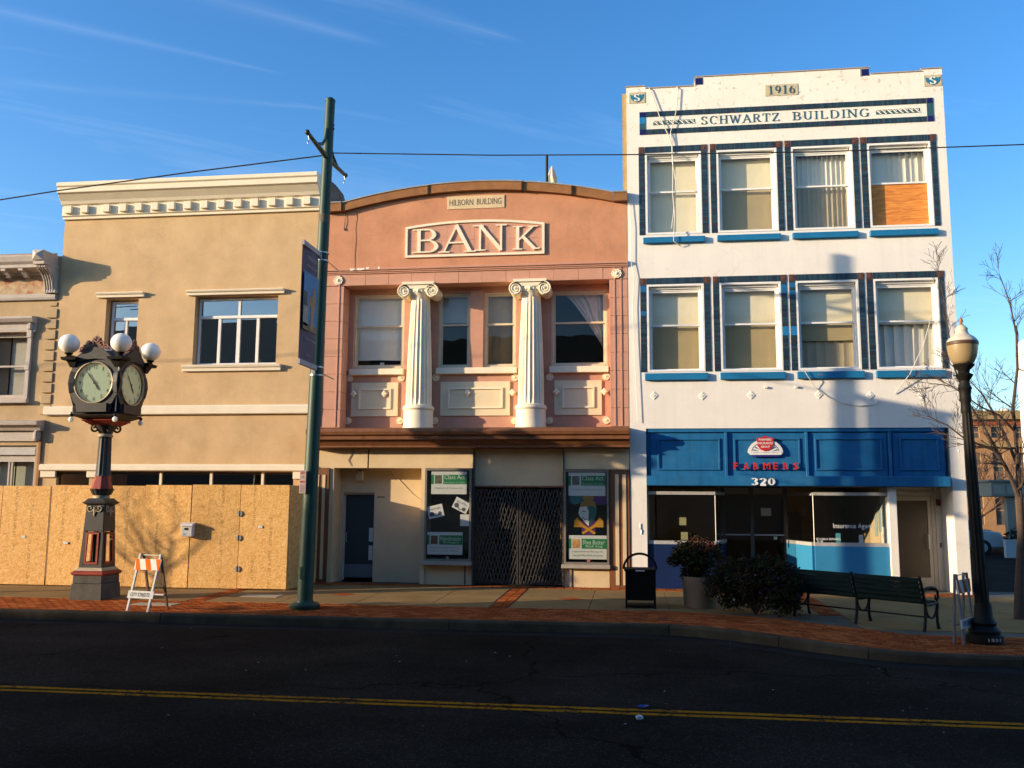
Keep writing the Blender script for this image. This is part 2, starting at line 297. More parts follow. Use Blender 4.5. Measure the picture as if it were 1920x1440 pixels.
# ------------------------------------------------------------------ mesh building
class MB:
    def __init__(s): s.v = []; s.f = []; s.c = []; s.mi = []; s.cur = None; s.m = 0
    def add(s, vs_, fs):
        o = len(s.v); s.v += [tuple(p) for p in vs_]
        for f in fs: s.f.append(tuple(i + o for i in f)); s.c.append(s.cur); s.mi.append(s.m)
        return s
    def box(s, x0, x1, y0, y1, z0, z1):
        return s.add([(x0, y0, z0), (x1, y0, z0), (x1, y1, z0), (x0, y1, z0), (x0, y0, z1), (x1, y0, z1), (x1, y1, z1), (x0, y1, z1)],
                     [(0, 3, 2, 1), (4, 5, 6, 7), (0, 1, 5, 4), (1, 2, 6, 5), (2, 3, 7, 6), (3, 0, 4, 7)])
    def quad(s, a, b, c, d): return s.add([a, b, c, d], [(0, 1, 2, 3)])
    def prism(s, poly, axis, a0, a1):
        n = len(poly)
        def P(u, w, a): return (u, a, w) if axis == 'y' else ((a, u, w) if axis == 'x' else (u, w, a))
        vs_ = [P(u, w, a0) for u, w in poly] + [P(u, w, a1) for u, w in poly]
        fs = [tuple(range(n - 1, -1, -1)), tuple(range(n, 2 * n))] + [(i, (i + 1) % n, n + (i + 1) % n, n + i) for i in range(n)]
        return s.add(vs_, fs)
    def lathe(s, prof, cx=0, cy=0, n=20, cap=True, sx=1.0, sy=1.0, z0=0.0, rot=0.0):
        o = []
        for r, z in prof:
            for i in range(n):
                a = 2 * math.pi * i / n + rot; o.append((cx + r * sx * math.cos(a), cy + r * sy * math.sin(a), z + z0))
        fs = []
        for k in range(len(prof) - 1):
            for i in range(n):
                j = (i + 1) % n; fs.append((k * n + i, k * n + j, (k + 1) * n + j, (k + 1) * n + i))
        if cap:
            fs.append(tuple(range(n - 1, -1, -1))); b = (len(prof) - 1) * n; fs.append(tuple(range(b, b + n)))
        return s.add(o, fs)
    def tube(s, pts, r, n=6, cap=True):
        pts = [Vector(p) for p in pts]; k = len(pts); rs = r if isinstance(r, (list, tuple)) else [r] * k
        t0 = (pts[1] - pts[0]).normalized(); ref = Vector((0, 0, 1)) if abs(t0.z) < 0.9 else Vector((1, 0, 0))
        a = t0.cross(ref).normalized(); o = []
        for i, p in enumerate(pts):
            t = (pts[min(i + 1, k - 1)] - pts[max(i - 1, 0)]).normalized()
            a = (a - t * a.dot(t)); a = a.normalized() if a.length > 1e-6 else t.orthogonal().normalized(); b = t.cross(a)
            for j in range(n):
                q = 2 * math.pi * j / n; o.append(tuple(p + (a * math.cos(q) + b * math.sin(q)) * rs[i]))
        fs = []
        for i in range(k - 1):
            for j in range(n):
                l = (j + 1) % n; fs.append((i * n + j, i * n + l, (i + 1) * n + l, (i + 1) * n + j))
        if cap: fs.append(tuple(range(n - 1, -1, -1))); fs.append(tuple(range((k - 1) * n, k * n)))
        return s.add(o, fs)
    def sphere(s, c, r, nu=16, nv=10, sz=1.0):
        prof = [(max(r * math.sin(math.pi * i / nv), 1e-4), -r * sz * math.cos(math.pi * i / nv)) for i in range(nv + 1)]
        return s.lathe(prof, c[0], c[1], nu, True, z0=c[2])
    def bar(s, a, b, w, h, up=(0, 0, 1)):
        """rectangular bar from a to b, w across, h along 'up'"""
        a = Vector(a); b = Vector(b); t = (b - a).normalized(); u = Vector(up); x = t.cross(u)
        if x.length < 1e-5: x = t.orthogonal()
        x.normalize(); u = x.cross(t).normalized(); x *= w / 2; u *= h / 2
        return s.add([a - x - u, a + x - u, a + x + u, a - x + u, b - x - u, b + x - u, b + x + u, b - x + u],
                     [(0, 1, 2, 3), (7, 6, 5, 4), (0, 4, 5, 1), (1, 5, 6, 2), (2, 6, 7, 3), (3, 7, 4, 0)])
    def mesh(s, name, mats, smooth=None, fixn=True):
        me = bpy.data.meshes.new(name); me.from_pydata(s.v, [], s.f)
        if not isinstance(mats, (list, tuple)): mats = [mats]
        for m in mats: me.materials.append(m)
        for p, i in zip(me.polygons, s.mi): p.material_index = i
        if any(c is not None for c in s.c):
            ca = me.color_attributes.new('Col', 'FLOAT_COLOR', 'CORNER')
            for p, c in zip(me.polygons, s.c):
                c = c or (1, 1, 1)
                for li in p.loop_indices: ca.data[li].color = (c[0], c[1], c[2], 1)
        if fixn:
            b = bmesh.new(); b.from_mesh(me); bmesh.ops.recalc_face_normals(b, faces=b.faces); b.to_mesh(me); b.free()
        if smooth is not None:
            me.shade_smooth(); me.set_sharp_from_angle(angle=R(smooth))
        me.update()
        return me
    def build(s, name, mats, parent=None, smooth=None, bevel=0.0, loc=None, rot=None, fixn=True):
        return link(name, s.mesh(name, mats, smooth, fixn), parent, loc, rot, bevel)

def link(name, me, parent=None, loc=None, rot=None, bevel=0.0, scale=None):
    o = bpy.data.objects.new(name, me); sc.collection.objects.link(o)
    if loc: o.location = loc
    if rot: o.rotation_euler = rot
    if scale: o.scale = scale
    if parent is not None:
        o.parent = parent; o.matrix_parent_inverse = WM[parent.name].inverted()
    WM[o.name] = o.matrix_basis.copy()
    if bevel:
        b = o.modifiers.new('edge', 'BEVEL'); b.width = bevel; b.segments = 1; b.limit_method = 'ANGLE'; b.angle_limit = R(50)
    return o

WM = {}     # world matrix of every object by name; part meshes are written in world coordinates

def thing(name, label, cat, loc=(0, 0, 0), group=None, rot=None):
    o = link(name, None, None, loc, rot); o.empty_display_size = 0.2
    tag(o, label, cat, group); return o
def tag(o, label=None, cat=None, group=None, kind=None):
    if label: o['label'] = label
    if cat: o['category'] = cat
    if group: o['group'] = group
    if kind: o['kind'] = kind
    return o
def struct(o): o['kind'] = 'structure'; return o
def box(name, m, parent, x0, x1, y0, y1, z0, z1, bevel=0.0): return MB().box(x0, x1, y0, y1, z0, z1).build(name, m, parent, bevel=bevel)

def wall_holes(mb, x0, x1, z0, z1, y, depth, holes, back=True):
    """front sheet of a wall at Y=y with rectangular openings (xa, xb, za, zb, reveal); outer edges go back by depth"""
    xs = sorted({x0, x1, *[h[0] for h in holes], *[h[1] for h in holes]}); zs = sorted({z0, z1, *[h[2] for h in holes], *[h[3] for h in holes]})
    xs = [x for x in xs if x0 <= x <= x1]; zs = [z for z in zs if z0 <= z <= z1]
    for i in range(len(xs) - 1):
        for j in range(len(zs) - 1):
            cx, cz = (xs[i] + xs[i + 1]) / 2, (zs[j] + zs[j + 1]) / 2
            if any(h[0] < cx < h[1] and h[2] < cz < h[3] for h in holes): continue
            mb.quad((xs[i], y, zs[j]), (xs[i + 1], y, zs[j]), (xs[i + 1], y, zs[j + 1]), (xs[i], y, zs[j + 1]))
    for h in holes:
        xa, xb, za, zb, d = h[:5]
        mb.quad((xa, y, za), (xa, y, zb), (xa, y + d, zb), (xa, y + d, za)); mb.quad((xb, y, zb), (xb, y, za), (xb, y + d, za), (xb, y + d, zb))
        mb.quad((xa, y, zb), (xb, y, zb), (xb, y + d, zb), (xa, y + d, zb))
        if za > z0 + 1e-4: mb.quad((xb, y, za), (xa, y, za), (xa, y + d, za), (xb, y + d, za))
    if depth:
        mb.quad((x0, y, z0), (x0, y, z1), (x0, y + depth, z1), (x0, y + depth, z0)); mb.quad((x1, y, z1), (x1, y, z0), (x1, y + depth, z0), (x1, y + depth, z1))
        mb.quad((x0, y, z1), (x1, y, z1), (x1, y + depth, z1), (x0, y + depth, z1))
    return mb

# ---- lettering: a serif stroke alphabet of our own, and the built-in sans face
TT, TN = 0.15, 0.062
GL = {
 'A': (.78, [('l', .07, 0, .38, 1, TN), ('l', .36, 1, .70, 0, TT), ('l', .17, .34, .58, .34, TN), ('s', .07, 0), ('s', .70, 0)]),
 'B': (.70, [('l', .14, 0, .14, 1, TT), ('l', .1, .97, .38, .97, TN), ('a', .36, .755, .17, .245, -90, 90), ('l', .1, .52, .40, .52, TN), ('a', .38, .265, .21, .265, -90, 90), ('l', .1, .03, .40, .03, TN), ('s', .12, .03), ('s', .12, .97)]),
 'C': (.78, [('a', .42, .5, .31, .5, 48, 312), ('l', .66, .74, .66, .98, TN)]),
 'D': (.80, [('l', .14, 0, .14, 1, TT), ('l', .1, .97, .36, .97, TN), ('a', .34, .5, .33, .5, -90, 90), ('l', .1, .03, .36, .03, TN)]),
 'E': (.66, [('l', .14, 0, .14, 1, TT), ('l', .1, .97, .56, .97, TN), ('l', .1, .52, .46, .52, TN), ('l', .1, .03, .58, .03, TN), ('l', .57, 0, .57, .2, TN), ('l', .55, .8, .55, 1, TN)]),
 'G': (.82, [('a', .42, .5, .31, .5, 50, 330), ('l', .68, .05, .68, .42, TT * .9), ('s', .68, .42), ('l', .66, .74, .66, .98, TN)]),
 'H': (.82, [('l', .15, 0, .15, 1, TT), ('l', .65, 0, .65, 1, TT), ('l', .15, .52, .65, .52, TN), ('s', .15, .03), ('s', .65, .03), ('s', .15, .97), ('s', .65, .97)]),
 'I': (.34, [('l', .17, 0, .17, 1, TT), ('s', .17, .03), ('s', .17, .97)]),
 'K': (.80, [('l', .15, 0, .15, 1, TT), ('l', .18, .40, .60, .97, TN * 1.3), ('l', .30, .55, .66, .02, TT), ('s', .15, .03), ('s', .15, .97), ('s', .60, .97), ('l', .62, .03, .80, .05, TN)]),
 'L': (.64, [('l', .14, 0, .14, 1, TT), ('l', .1, .03, .56, .03, TN), ('l', .56, 0, .56, .22, TN), ('s', .14, .97)]),
 'N': (.80, [('l', .12, 0, .12, 1, TN * 1.3), ('l', .12, .98, .66, .02, TT), ('l', .66, 0, .66, 1, TN * 1.3), ('s', .12, .03), ('s', .07, .97), ('s', .66, .97)]),
 'R': (.74, [('l', .14, 0, .14, 1, TT), ('l', .1, .97, .38, .97, TN), ('a', .36, .745, .19, .255, -90, 90), ('l', .1, .5, .38, .5, TN), ('l', .36, .5, .62, .02, TT), ('s', .14, .03), ('s', .66, .03)]),
 'S': (.64, [('a', .31, .745, .20, .245, 25, 265), ('a', .31, .255, .22, .255, 95, -155), ('l', .50, .74, .50, .98, TN), ('l', .10, .02, .10, .26, TN)]),
 'T': (.72, [('l', .36, 0, .36, 1, TT), ('l', .04, .97, .68, .97, TN), ('l', .05, .76, .05, .99, TN), ('l', .67, .76, .67, .99, TN), ('s', .36, .03)]),
 'U': (.78, [('l', .16, .32, .16, 1, TT), ('l', .62, .32, .62, 1, TN), ('a', .39, .33, .22, .33, 180, 360), ('s', .16, .97), ('s', .62, .97)]),
 'W': (1.04, [('l', .08, 1, .30, 0, TT), ('l', .30, 0, .50, .9, TN), ('l', .48, .95, .70, 0, TT), ('l', .70, 0, .92, 1, TN), ('s', .08, .97), ('s', .92, .97)]),
 'Z': (.70, [('l', .08, .97, .62, .97, TN), ('l', .58, .95, .10, .05, TT), ('l', .06, .03, .64, .03, TN), ('l', .09, .78, .09, .99, TN), ('l', .63, .01, .63, .22, TN)]),
 '1': (.46, [('l', .23, 0, .23, 1, TT), ('l', .08, .86, .22, .97, TN), ('s', .23, .03)]),
 '9': (.62, [('a', .30, .68, .19, .32, 0, 360), ('a', .10, .62, .40, .60, 5, -62)]),
 '6': (.62, [('a', .30, .32, .19, .32, 0, 360), ('a', .50, .38, .40, .60, 185, 118)]),
 '3': (.66, [('a', .30, .74, .21, .26, 150, -90), ('a', .30, .27, .24, .27, 90, -150)]),
 '2': (.66, [('a', .31, .70, .22, .30, 165, -35), ('l', .50, .56, .12, .07, TT * .8), ('l', .08, .06, .58, .06, TT)]),
 '0': (.70, [('a', .34, .5, .24, .5, 0, 360)]),
}
def serif(mb, s, x0, z0, w, h, y0, y1, heavy=1.0, gap=0.06, skew=0.0):
    """lettering between x0 and x0+w, baseline z0, cap height h; raised from y0 (back) to y1 (front)"""
    adv = [(.42 if ch == ' ' else GL[ch][0]) + gap for ch in s]; k = w / (sum(adv) - gap); x = x0; eps = 0.0
    step = (y0 - y1) * 0.012 + 0.00015
    def fin(poly):
        nonlocal eps
        eps += step
        mb.prism([(px + skew * (pz - z0), pz) for px, pz in poly], 'y', y0, y1 - eps)
    for ch, a in zip(s, adv):
        if ch != ' ':
            eps = 0.0
            for st in GL[ch][1]:
                if st[0] == 'l':
                    _, xa, za, xb, zb, tw = st; xa, xb = x + xa * k, x + xb * k; za, zb = z0 + za * h, z0 + zb * h
                    d = Vector((xb - xa, zb - za)).normalized(); hw = tw * heavy * (k * .6 + h * .4) / 2; nx, nz = -d.y * hw, d.x * hw
                    fin([(xa - nx, za - nz), (xb - nx, zb - nz), (xb + nx, zb + nz), (xa + nx, za + nz)])
                elif st[0] == 's':
                    xc, zc = x + st[1] * k, z0 + st[2] * h; hw = 0.14 * k; hh = TN * heavy * h / 2
                    fin([(xc - hw, zc - hh), (xc + hw, zc - hh), (xc + hw, zc + hh), (xc - hw, zc + hh)])
                else:
                    _, cx, cz, rx, rz, a0, a1 = st; n = max(8, int(abs(a1 - a0) / 15)); o = []; inn = []
                    closed = abs(a1 - a0) >= 359
                    for i in range(n + 1):
                        q = R(a0 + (a1 - a0) * i / n); tw = heavy * (TN + (TT - TN) * abs(math.cos(q))) ; txx = tw * .5
                        o.append((x + (cx + (rx + txx) * math.cos(q)) * k, z0 + (cz + (rz) * math.sin(q)) * h))
                        inn.append((x + (cx + (rx - txx) * math.cos(q)) * k, z0 + (cz + (rz - tw * .8) * math.sin(q)) * h))
                    eps += step
                    sk = lambda p: (p[0] + skew * (p[1] - z0), p[1])
                    for i in range(n):
                        A, B, C_, D_ = sk(o[i]), sk(o[i + 1]), sk(inn[i + 1]), sk(inn[i])
                        yf = y1 - eps
                        mb.add([(A[0], yf, A[1]), (B[0], yf, B[1]), (C_[0], yf, C_[1]), (D_[0], yf, D_[1]), (A[0], y0, A[1]), (B[0], y0, B[1]), (C_[0], y0, C_[1]), (D_[0], y0, D_[1])],
                               [(0, 1, 2, 3), (0, 4, 5, 1), (2, 6, 7, 3)] + ([] if closed else ([(0, 3, 7, 4)] if i == 0 else []) + ([(1, 5, 6, 2)] if i == n - 1 else [])))
        x += a * k
    return mb

def sans(mb, s, x0, z0, w, h, y, depth=0.004, xf=None, bold=0.0):
    """built-in sans lettering fitted into the box x0..x0+w, z0..z0+h on the plane Y=y (xf maps (x, y, z) elsewhere)"""
    cu = bpy.data.curves.new('lettering', 'FONT'); cu.body = s; cu.size = 1; cu.resolution_u = 2; cu.extrude = 0.0; cu.offset = bold
    ob = bpy.data.objects.new('lettering', cu); sc.collection.objects.link(ob)
    dg = bpy.context.evaluated_depsgraph_get(); me = bpy.data.meshes.new_from_object(ob.evaluated_get(dg))
    vs_ = [v.co.copy() for v in me.vertices]; fs = [tuple(p.vertices) for p in me.polygons]
    bpy.data.objects.remove(ob); bpy.data.curves.remove(cu); bpy.data.meshes.remove(me)
    if not vs_: return mb
    ax, bx = min(v.x for v in vs_), max(v.x for v in vs_); az, bz = min(v.y for v in vs_), max(v.y for v in vs_)
    kx, kz = w / (bx - ax), h / (bz - az); pts = []
    for v in vs_:
        q = (x0 + (v.x - ax) * kx, y, z0 + (v.y - az) * kz); pts.append(xf(*q) if xf else q)
    mb.add(pts, fs); return mb

# ------------------------------------------------------------------ palette
STUCCO = mat('tan stucco', (0.60, 0.41, 0.22), 0.9, 0.12, 1.5, 0.35, 35, spec=0.2, fine=0.12, stain=((0.46, 0.29, 0.13), 1.1, 0.50, 2.0), streak=0.03, crack=0.10)
CREAMT = mat('cream trim', (0.80, 0.70, 0.53), 0.75, 0.06, 2.5, 0.05, 40)
TERRA = mat('terracotta stucco', (0.56, 0.262, 0.148), 0.9, 0.13, 1.6, 0.5, 30, spec=0.2, fine=0.14, stain=((0.44, 0.20, 0.10), 1.5, 0.50, 1.8), streak=0.05, crack=0.10)
PINK = mat('pink terracotta', (0.56, 0.285, 0.19), 0.7, 0.07, 4, 0.12, 50)
CREAM = mat('cream terracotta', (0.86, 0.75, 0.55), 0.6, 0.06, 3, 0.05, 60)
CREAMS = mat('cream stucco', (0.66, 0.50, 0.30), 0.85, 0.10, 1.4, 0.25, 45, spec=0.2, stain=((0.48, 0.37, 0.23), 1.8, 0.56, 1.3))
BROWN = mat('brown cornice paint', (0.20, 0.078, 0.030), 0.55, 0.14, 3, 0.1, 40, streak=0.25)
CAPB = mat('ochre brown coping', (0.28, 0.12, 0.042), 0.8, 0.18, 5, 0.2, 50)
GREYF = mat('grey flashing', (0.30, 0.31, 0.31), 0.5, 0.12, 5)
WHITEB = mat('white painted masonry', (0.82, 0.77, 0.69), 0.8, 0.05, 1.1, 0.22, 26, spec=0.25, fine=0.05, stain=((0.46, 0.39, 0.30), 6.5, 0.565, 12.0), streak=0.05, szone=(9.6, 11.5), crack=0.12)
WHITEF = mat('white window paint', (0.82, 0.79, 0.74), 0.6, 0.05, 8, stain=((0.52, 0.44, 0.34), 22, 0.66, 4))
ALUM = mat('aluminium', (0.55, 0.54, 0.52), 0.4, 0.08, 6, metal=0.3)
ALUMD = mat('dark bronze aluminium', (0.10, 0.09, 0.08), 0.45, 0.08, 6, metal=0.4)
BLUE = mat('blue fascia paint', (0.010, 0.128, 0.30), 0.6, 0.14, 2.4, 0.10, 30, streak=0.22, stain=((0.06, 0.17, 0.29), 3.0, 0.50, 1.6), spec=0.3)
BLUES = mat('bright blue sill', (0.010, 0.16, 0.34), 0.5, 0.10, 4, stain=((0.28, 0.17, 0.10), 9, 0.62, 8))
BLUEL = mat('light blue bulkhead', (0.03, 0.22, 0.42), 0.55, 0.05, 2)
NAVY = mat('navy glazed tile', (0.010, 0.008, 0.085), 0.25, 0.2, 8, spec=0.5)
SKYT = mat('light blue glazed tile', (0.02, 0.19, 0.42), 0.3, 0.12, 8)
TILE = attr_mat('glazed tile', 0.3, 0.5, 0.15, 60, 0.12)
ROSB = mat('brown rosette tile', (0.10, 0.042, 0.028), 0.6, 0.25, 20, 0.5, 70)
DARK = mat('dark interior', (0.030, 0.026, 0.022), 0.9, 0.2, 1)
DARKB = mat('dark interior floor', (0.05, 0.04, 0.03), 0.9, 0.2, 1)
BLIND = mat('cream roller blind', (0.82, 0.74, 0.54), 0.9, 0.04, 3)
BLINDV = mat('white vertical blind', (0.84, 0.81, 0.72), 0.8, 0.04, 3)
LACE = mat('white curtain', (0.60, 0.58, 0.54), 0.95, 0.08, 10)
GLASS = glass('window glass', 0.0, (0.96, 0.96, 0.93), wav=0.08)
SCREEN = glass('screened glass', 0.0, (0.70, 0.66, 0.57), wav=0.12)
COATED = glass('coated glass', 0.30, (0.45, 0.48, 0.5), wav=0.03)
SHOPGL = glass('shop glass', 0.05, (0.92, 0.93, 0.92))
GREYV = mat('grey victorian trim', (0.47, 0.41, 0.36), 0.7, 0.10, 4, 0.1, 40, stain=((0.22, 0.17, 0.13), 7, 0.6, 2))
TANV = mat('weathered tan stucco', (0.47, 0.33, 0.18), 0.9, 0.14, 1.7, 0.3, 32, stain=((0.55, 0.47, 0.36), 2.2, 0.55, 2))
RUST = mat('peeling rusty frieze', (0.50, 0.38, 0.24), 0.85, 0.2, 6, 0.3, 40, stain=((0.36, 0.09, 0.03), 3.2, 0.45, 5))
CONC = mat('sidewalk concrete', (0.265, 0.170, 0.070), 0.95, 0.16, 1.1, 0.25, 60, spec=0.04, fine=0.12, stain=((0.11, 0.085, 0.05), 2.6, 0.55, 2.5))
KERBM = mat('kerb concrete', (0.075, 0.058, 0.036), 0.95, 0.35, 1.6, 0.3, 40, spec=0.04, stain=((0.035, 0.032, 0.03), 1.7, 0.48, 3))
BRICKP = attr_mat('paving brick', 0.95, 0.03, 0.3, 60, 0.14)
ROAD = asphalt_mat('asphalt', (0.0185, 0.0138, 0.0098))
LOT = asphalt_mat('lot asphalt', (0.018, 0.015, 0.013), False)
YELLOW = stripe_paint_mat('worn yellow paint', (0.40, 0.145, 0.004), (0.02, 0.015, 0.010))
IRON = mat('black iron', (0.011, 0.0095, 0.008), 0.6, 0.2, 8, 0.1, 50, spec=0.2)
CLOCKB = mat('charcoal clock paint', (0.036, 0.033, 0.029), 0.55, 0.2, 6, 0.1, 50)
CLOCKR = mat('red clock paint', (0.30, 0.035, 0.018), 0.55, 0.15, 8, 0.1, 50)
CLOCKG = mat('gilt beige clock trim', (0.42, 0.34, 0.22), 0.6, 0.12, 10)
GREENP = mat('green pole paint', (0.016, 0.052, 0.034), 0.5, 0.18, 2.0, 0.04, 30, spec=0.4, stain=((0.07, 0.115, 0.082), 1.3, 0.54, 1.6))
BENCHG = mat('dark green slat', (0.004, 0.014, 0.011), 0.7, 0.2, 6, spec=0.12)
ZINC = mat('galvanised steel', (0.5, 0.5, 0.48), 0.35, 0.1, 10, metal=0.6)
BLACK = mat('black rubber', (0.01, 0.01, 0.01), 0.6, 0.1, 5)
OSB = osb_mat(); PLY = plywood_mat()
INK = mat('dark ink', (0.03, 0.03, 0.032), 0.7, 0.0)
LETB = mat('teal lettering', (0.025, 0.085, 0.12), 0.5, 0.15, 30)
PAPER = mat('paper white', (0.66, 0.66, 0.60), 0.8, 0.04, 10)
SIGNG = mat('sign green', (0.008, 0.20, 0.060), 0.6, 0.06, 10)

def GZ(y): return 0.05 + 0.012 * y     # the sidewalk falls gently towards the kerb
ROADZ = -0.17

# ------------------------------------------------------------------ ground
struct(MB().quad((-600, -600, -0.6), (600, -600, -0.6), (600, 600, -0.6), (-600, 600, -0.6)).build('ground', LOT))
road_mb = MB()
road_mb.box(-110, 70, -16.2, -3.0, -0.5, ROADZ)
road = struct(road_mb.build('road', ROAD))
def painted_line(y0, y1, x0, x1):
    m = MB(); n = 260; a = []; b = []
    for i in range(n + 1):
        x = x0 + (x1 - x0) * i / n
        a.append((x, y0 + random.uniform(-.008, .008), ROADZ + .004)); b.append((x, y1 + random.uniform(-.008, .008), ROADZ + .004))
    m.add(a + b, [(i, i + 1, n + 2 + i, n + 1 + i) for i in range(n)]); return m
for (ya, yb) in ((-10.665, -10.575), (-10.83, -10.74)):
    painted_line(ya, yb, -40, 30).build('centre_line', YELLOW, road)

random.seed(77)
gr = MB()
for _ in range(46):
    gx_, gy_ = random.uniform(-9, 6), random.uniform(-12.2, -5.8); g_ = random.uniform(.006, .02); q = [(gx_ + g_ * math.cos(a_) * random.uniform(.6, 1.2), gy_ + g_ * math.sin(a_) * random.uniform(.6, 1.2), ROADZ + .008 + random.uniform(0, .006)) for a_ in (0, 1.3, 2.6, 3.9, 5.2)]
    gr.add(q, [(0, 1, 2, 3, 4)])
gr.build('road_grit', mat('pale grit', (.32, .30, .26), .9, .3, 30), road)['kind'] = 'stuff'
# kerb line: straight along the street, then swinging out into the bulb on the right
kerb_pts = [(-60, -5.50), (-20, -5.50), (-8, -5.48), (-3, -5.44), (0.0, -5.36), (0.55, -5.38), (1.0, -5.52), (1.5, -5.80), (2.1, -6.28), (2.7, -6.80), (3.15, -7.12), (3.6, -7.32), (4.1, -7.42), (5.0, -7.44), (8, -7.44), (16, -7.44), (40, -7.44)]
def offset_path(pts, d):
    o = []
    for i, p in enumerate(pts):
        a = pts[max(i - 1, 0)]; b = pts[min(i + 1, len(pts) - 1)]; t = Vector((b[0] - a[0], b[1] - a[1])).normalized()
        o.append((p[0] - t.y * d, p[1] + t.x * d))
    return o
kerb_in = offset_path(kerb_pts, 0.16)
walk_mb = MB()
n = len(kerb_in)
top = [(x, y, GZ(y) - 0.012) for x, y in kerb_in]; back = [(x, 0.9 if x > 7.02 else 0.35, GZ(0) - 0.012) for x, y in kerb_in]
walk_mb.add(top + back, [(i, i + 1, n + i + 1, n + i) for i in range(n - 1)])
walk = struct(walk_mb.build('sidewalk', mat('joint mortar', (0.10, 0.085, 0.06), 0.95, 0.2, 4)))
kerb = struct(link('kerb', None))
cuts = [0, 1, 2, 3, 5, 8, 10, 13, 14, 15, 16]
for a, b in zip(cuts[:-1], cuts[1:]):
    m = MB(); o = kerb_pts[a:b + 1]; i_ = kerb_in[a:b + 1]; k = len(o)
    if b == 16: k = len(o)
    prof = []
    for (ox, oy), (ix, iy) in zip(o, i_):
        zt = GZ(iy) + 0.004
        ex, ey = ox * .85 + ix * .15, oy * .85 + iy * .15
        prof.append([(ix, iy, -0.45), (ix, iy, zt), (ex, ey, zt), (ox, oy, zt - 0.035), (ox - (ix - ox) * .12, oy - (iy - oy) * .12, -0.45)])
    # a hairline gap at either end keeps the segments apart
    vs_ = [p for r_ in prof for p in r_]; fs = []
    for i in range(k - 1):
        for j in range(4): fs.append((i * 5 + j, (i + 1) * 5 + j, (i + 1) * 5 + j + 1, i * 5 + j + 1))
    fs += [(0, 1, 2, 3, 4), tuple((k - 1) * 5 + j for j in (4, 3, 2, 1, 0))]
    for q, (ia, ib) in ((0, (0, 1)), (k - 1, (k - 1, k - 2))):
        d = (Vector(prof[ib][0]) - Vector(prof[ia][0])).normalized() * 0.006
        for j in range(5): vs_[q * 5 + j] = tuple(Vector(vs_[q * 5 + j]) + d)
    m.add(vs_, fs).build('kerb_segment', KERBM, kerb, smooth=30)
# gutter strip of concrete at the foot of the bulb
gut = offset_path(kerb_pts, -0.42); gm = MB(); ks = kerb_pts
gm.add([(x, y, ROADZ + .006) for x, y in ks] + [(x, y, ROADZ + .003) for x, y in gut], [(i, i + 1, n + i + 1, n + i) for i in range(n - 1)])
gm.build('gutter', mat('gutter asphalt', (0.013, 0.012, 0.011), 0.9, 0.4, 1.2, 0.3, 40, spec=0.1), kerb)

# concrete slabs with brick cross bands between them
slope = math.atan(0.012)
def slab_mesh(w, d):
    m = MB(); h = 0.03; e = 0.008
    m.add([(-w / 2, -d / 2, -h), (w / 2, -d / 2, -h), (w / 2, d / 2, -h), (-w / 2, d / 2, -h), (-w / 2, -d / 2, -e), (w / 2, -d / 2, -e), (w / 2, d / 2, -e), (-w / 2, d / 2, -e),
           (-w / 2 + e, -d / 2 + e, 0), (w / 2 - e, -d / 2 + e, 0), (w / 2 - e, d / 2 - e, 0), (-w / 2 + e, d / 2 - e, 0)],
          [(0, 1, 5, 4), (1, 2, 6, 5), (2, 3, 7, 6), (3, 0, 4, 7), (4, 5, 9, 8), (5, 6, 10, 9), (6, 7, 11, 10), (7, 4, 8, 11), (8, 9, 10, 11)])
    return m.mesh('paving_slab', CONC)
SW = 1.455
me = slab_mesh(SW - 0.014, 1.60)
band_x = [-19.94, -14.12, -8.30, -2.45, 3.40, 9.25]          # brick bands across the sidewalk
def bulb_y(x):
    for (a, b), (c, d) in zip(kerb_in[:-1], kerb_in[1:]):
        if a <= x <= c: return b + (d - b) * (x - a) / (c - a)
    return kerb_in[-1][1]
spots = []
for bx_ in band_x:
    for k in range(4):
        x0 = bx_ + 0.19 + k * SW * 0.995 - (0.36 * k / 4 if False else 0)
        if k == 3: w = 5.85 - 0.38 - 3 * SW * 0.995
        else: w = SW
        spots.append((x0 + w / 2, w))
for (cx, w) in spots:
    if cx > 14: continue
    m_ = me if abs(w - SW) < .02 else slab_mesh(w - .014, 1.60)
    for cy in (-1.26, -2.88):
        link('paving_slab', m_, walk, (cx, cy, GZ(cy)), (slope, 0, random.uniform(-.001, .001)))
    if cx > 3.6:
        m2 = slab_mesh(w - .014, 1.5)
        for cy in (-4.46,): 
            if bulb_y(cx) < -6.6: link('paving_slab', m2, walk, (cx, cy, GZ(cy)), (slope, 0, 0))
# paving bricks: border along the kerb, a strip along the walls, and the cross bands (too many and too thin to be picked apart)
bm_ = MB()
def brick(cx, cy, lx, ly, rot=0.0):
    bm_.cur = random.choice([(.32, .080, .020), (.36, .098, .026), (.28, .066, .017), (.40, .115, .034), (.24, .058, .017)])
    h = random.uniform(-.0015, .0015); c_, s_ = math.cos(rot), math.sin(rot); z = GZ(cy) + h; e = .004
    q = [(-lx / 2, -ly / 2), (lx / 2, -ly / 2), (lx / 2, ly / 2), (-lx / 2, ly / 2)]; vs_ = []
    for (ax, ay) in q: vs_.append((cx + ax * c_ - ay * s_, cy + ax * s_ + ay * c_, z - .022))
    for (ax, ay) in q:
        ax *= 1 - 2 * e / lx; ay *= 1 - 2 * e / ly; vs_.append((cx + ax * c_ - ay * s_, cy + ax * s_ + ay * c_, z))
    bm_.add(vs_, [(4, 5, 6, 7), (0, 1, 5, 4), (1, 2, 6, 5), (2, 3, 7, 6), (3, 0, 4, 7)])
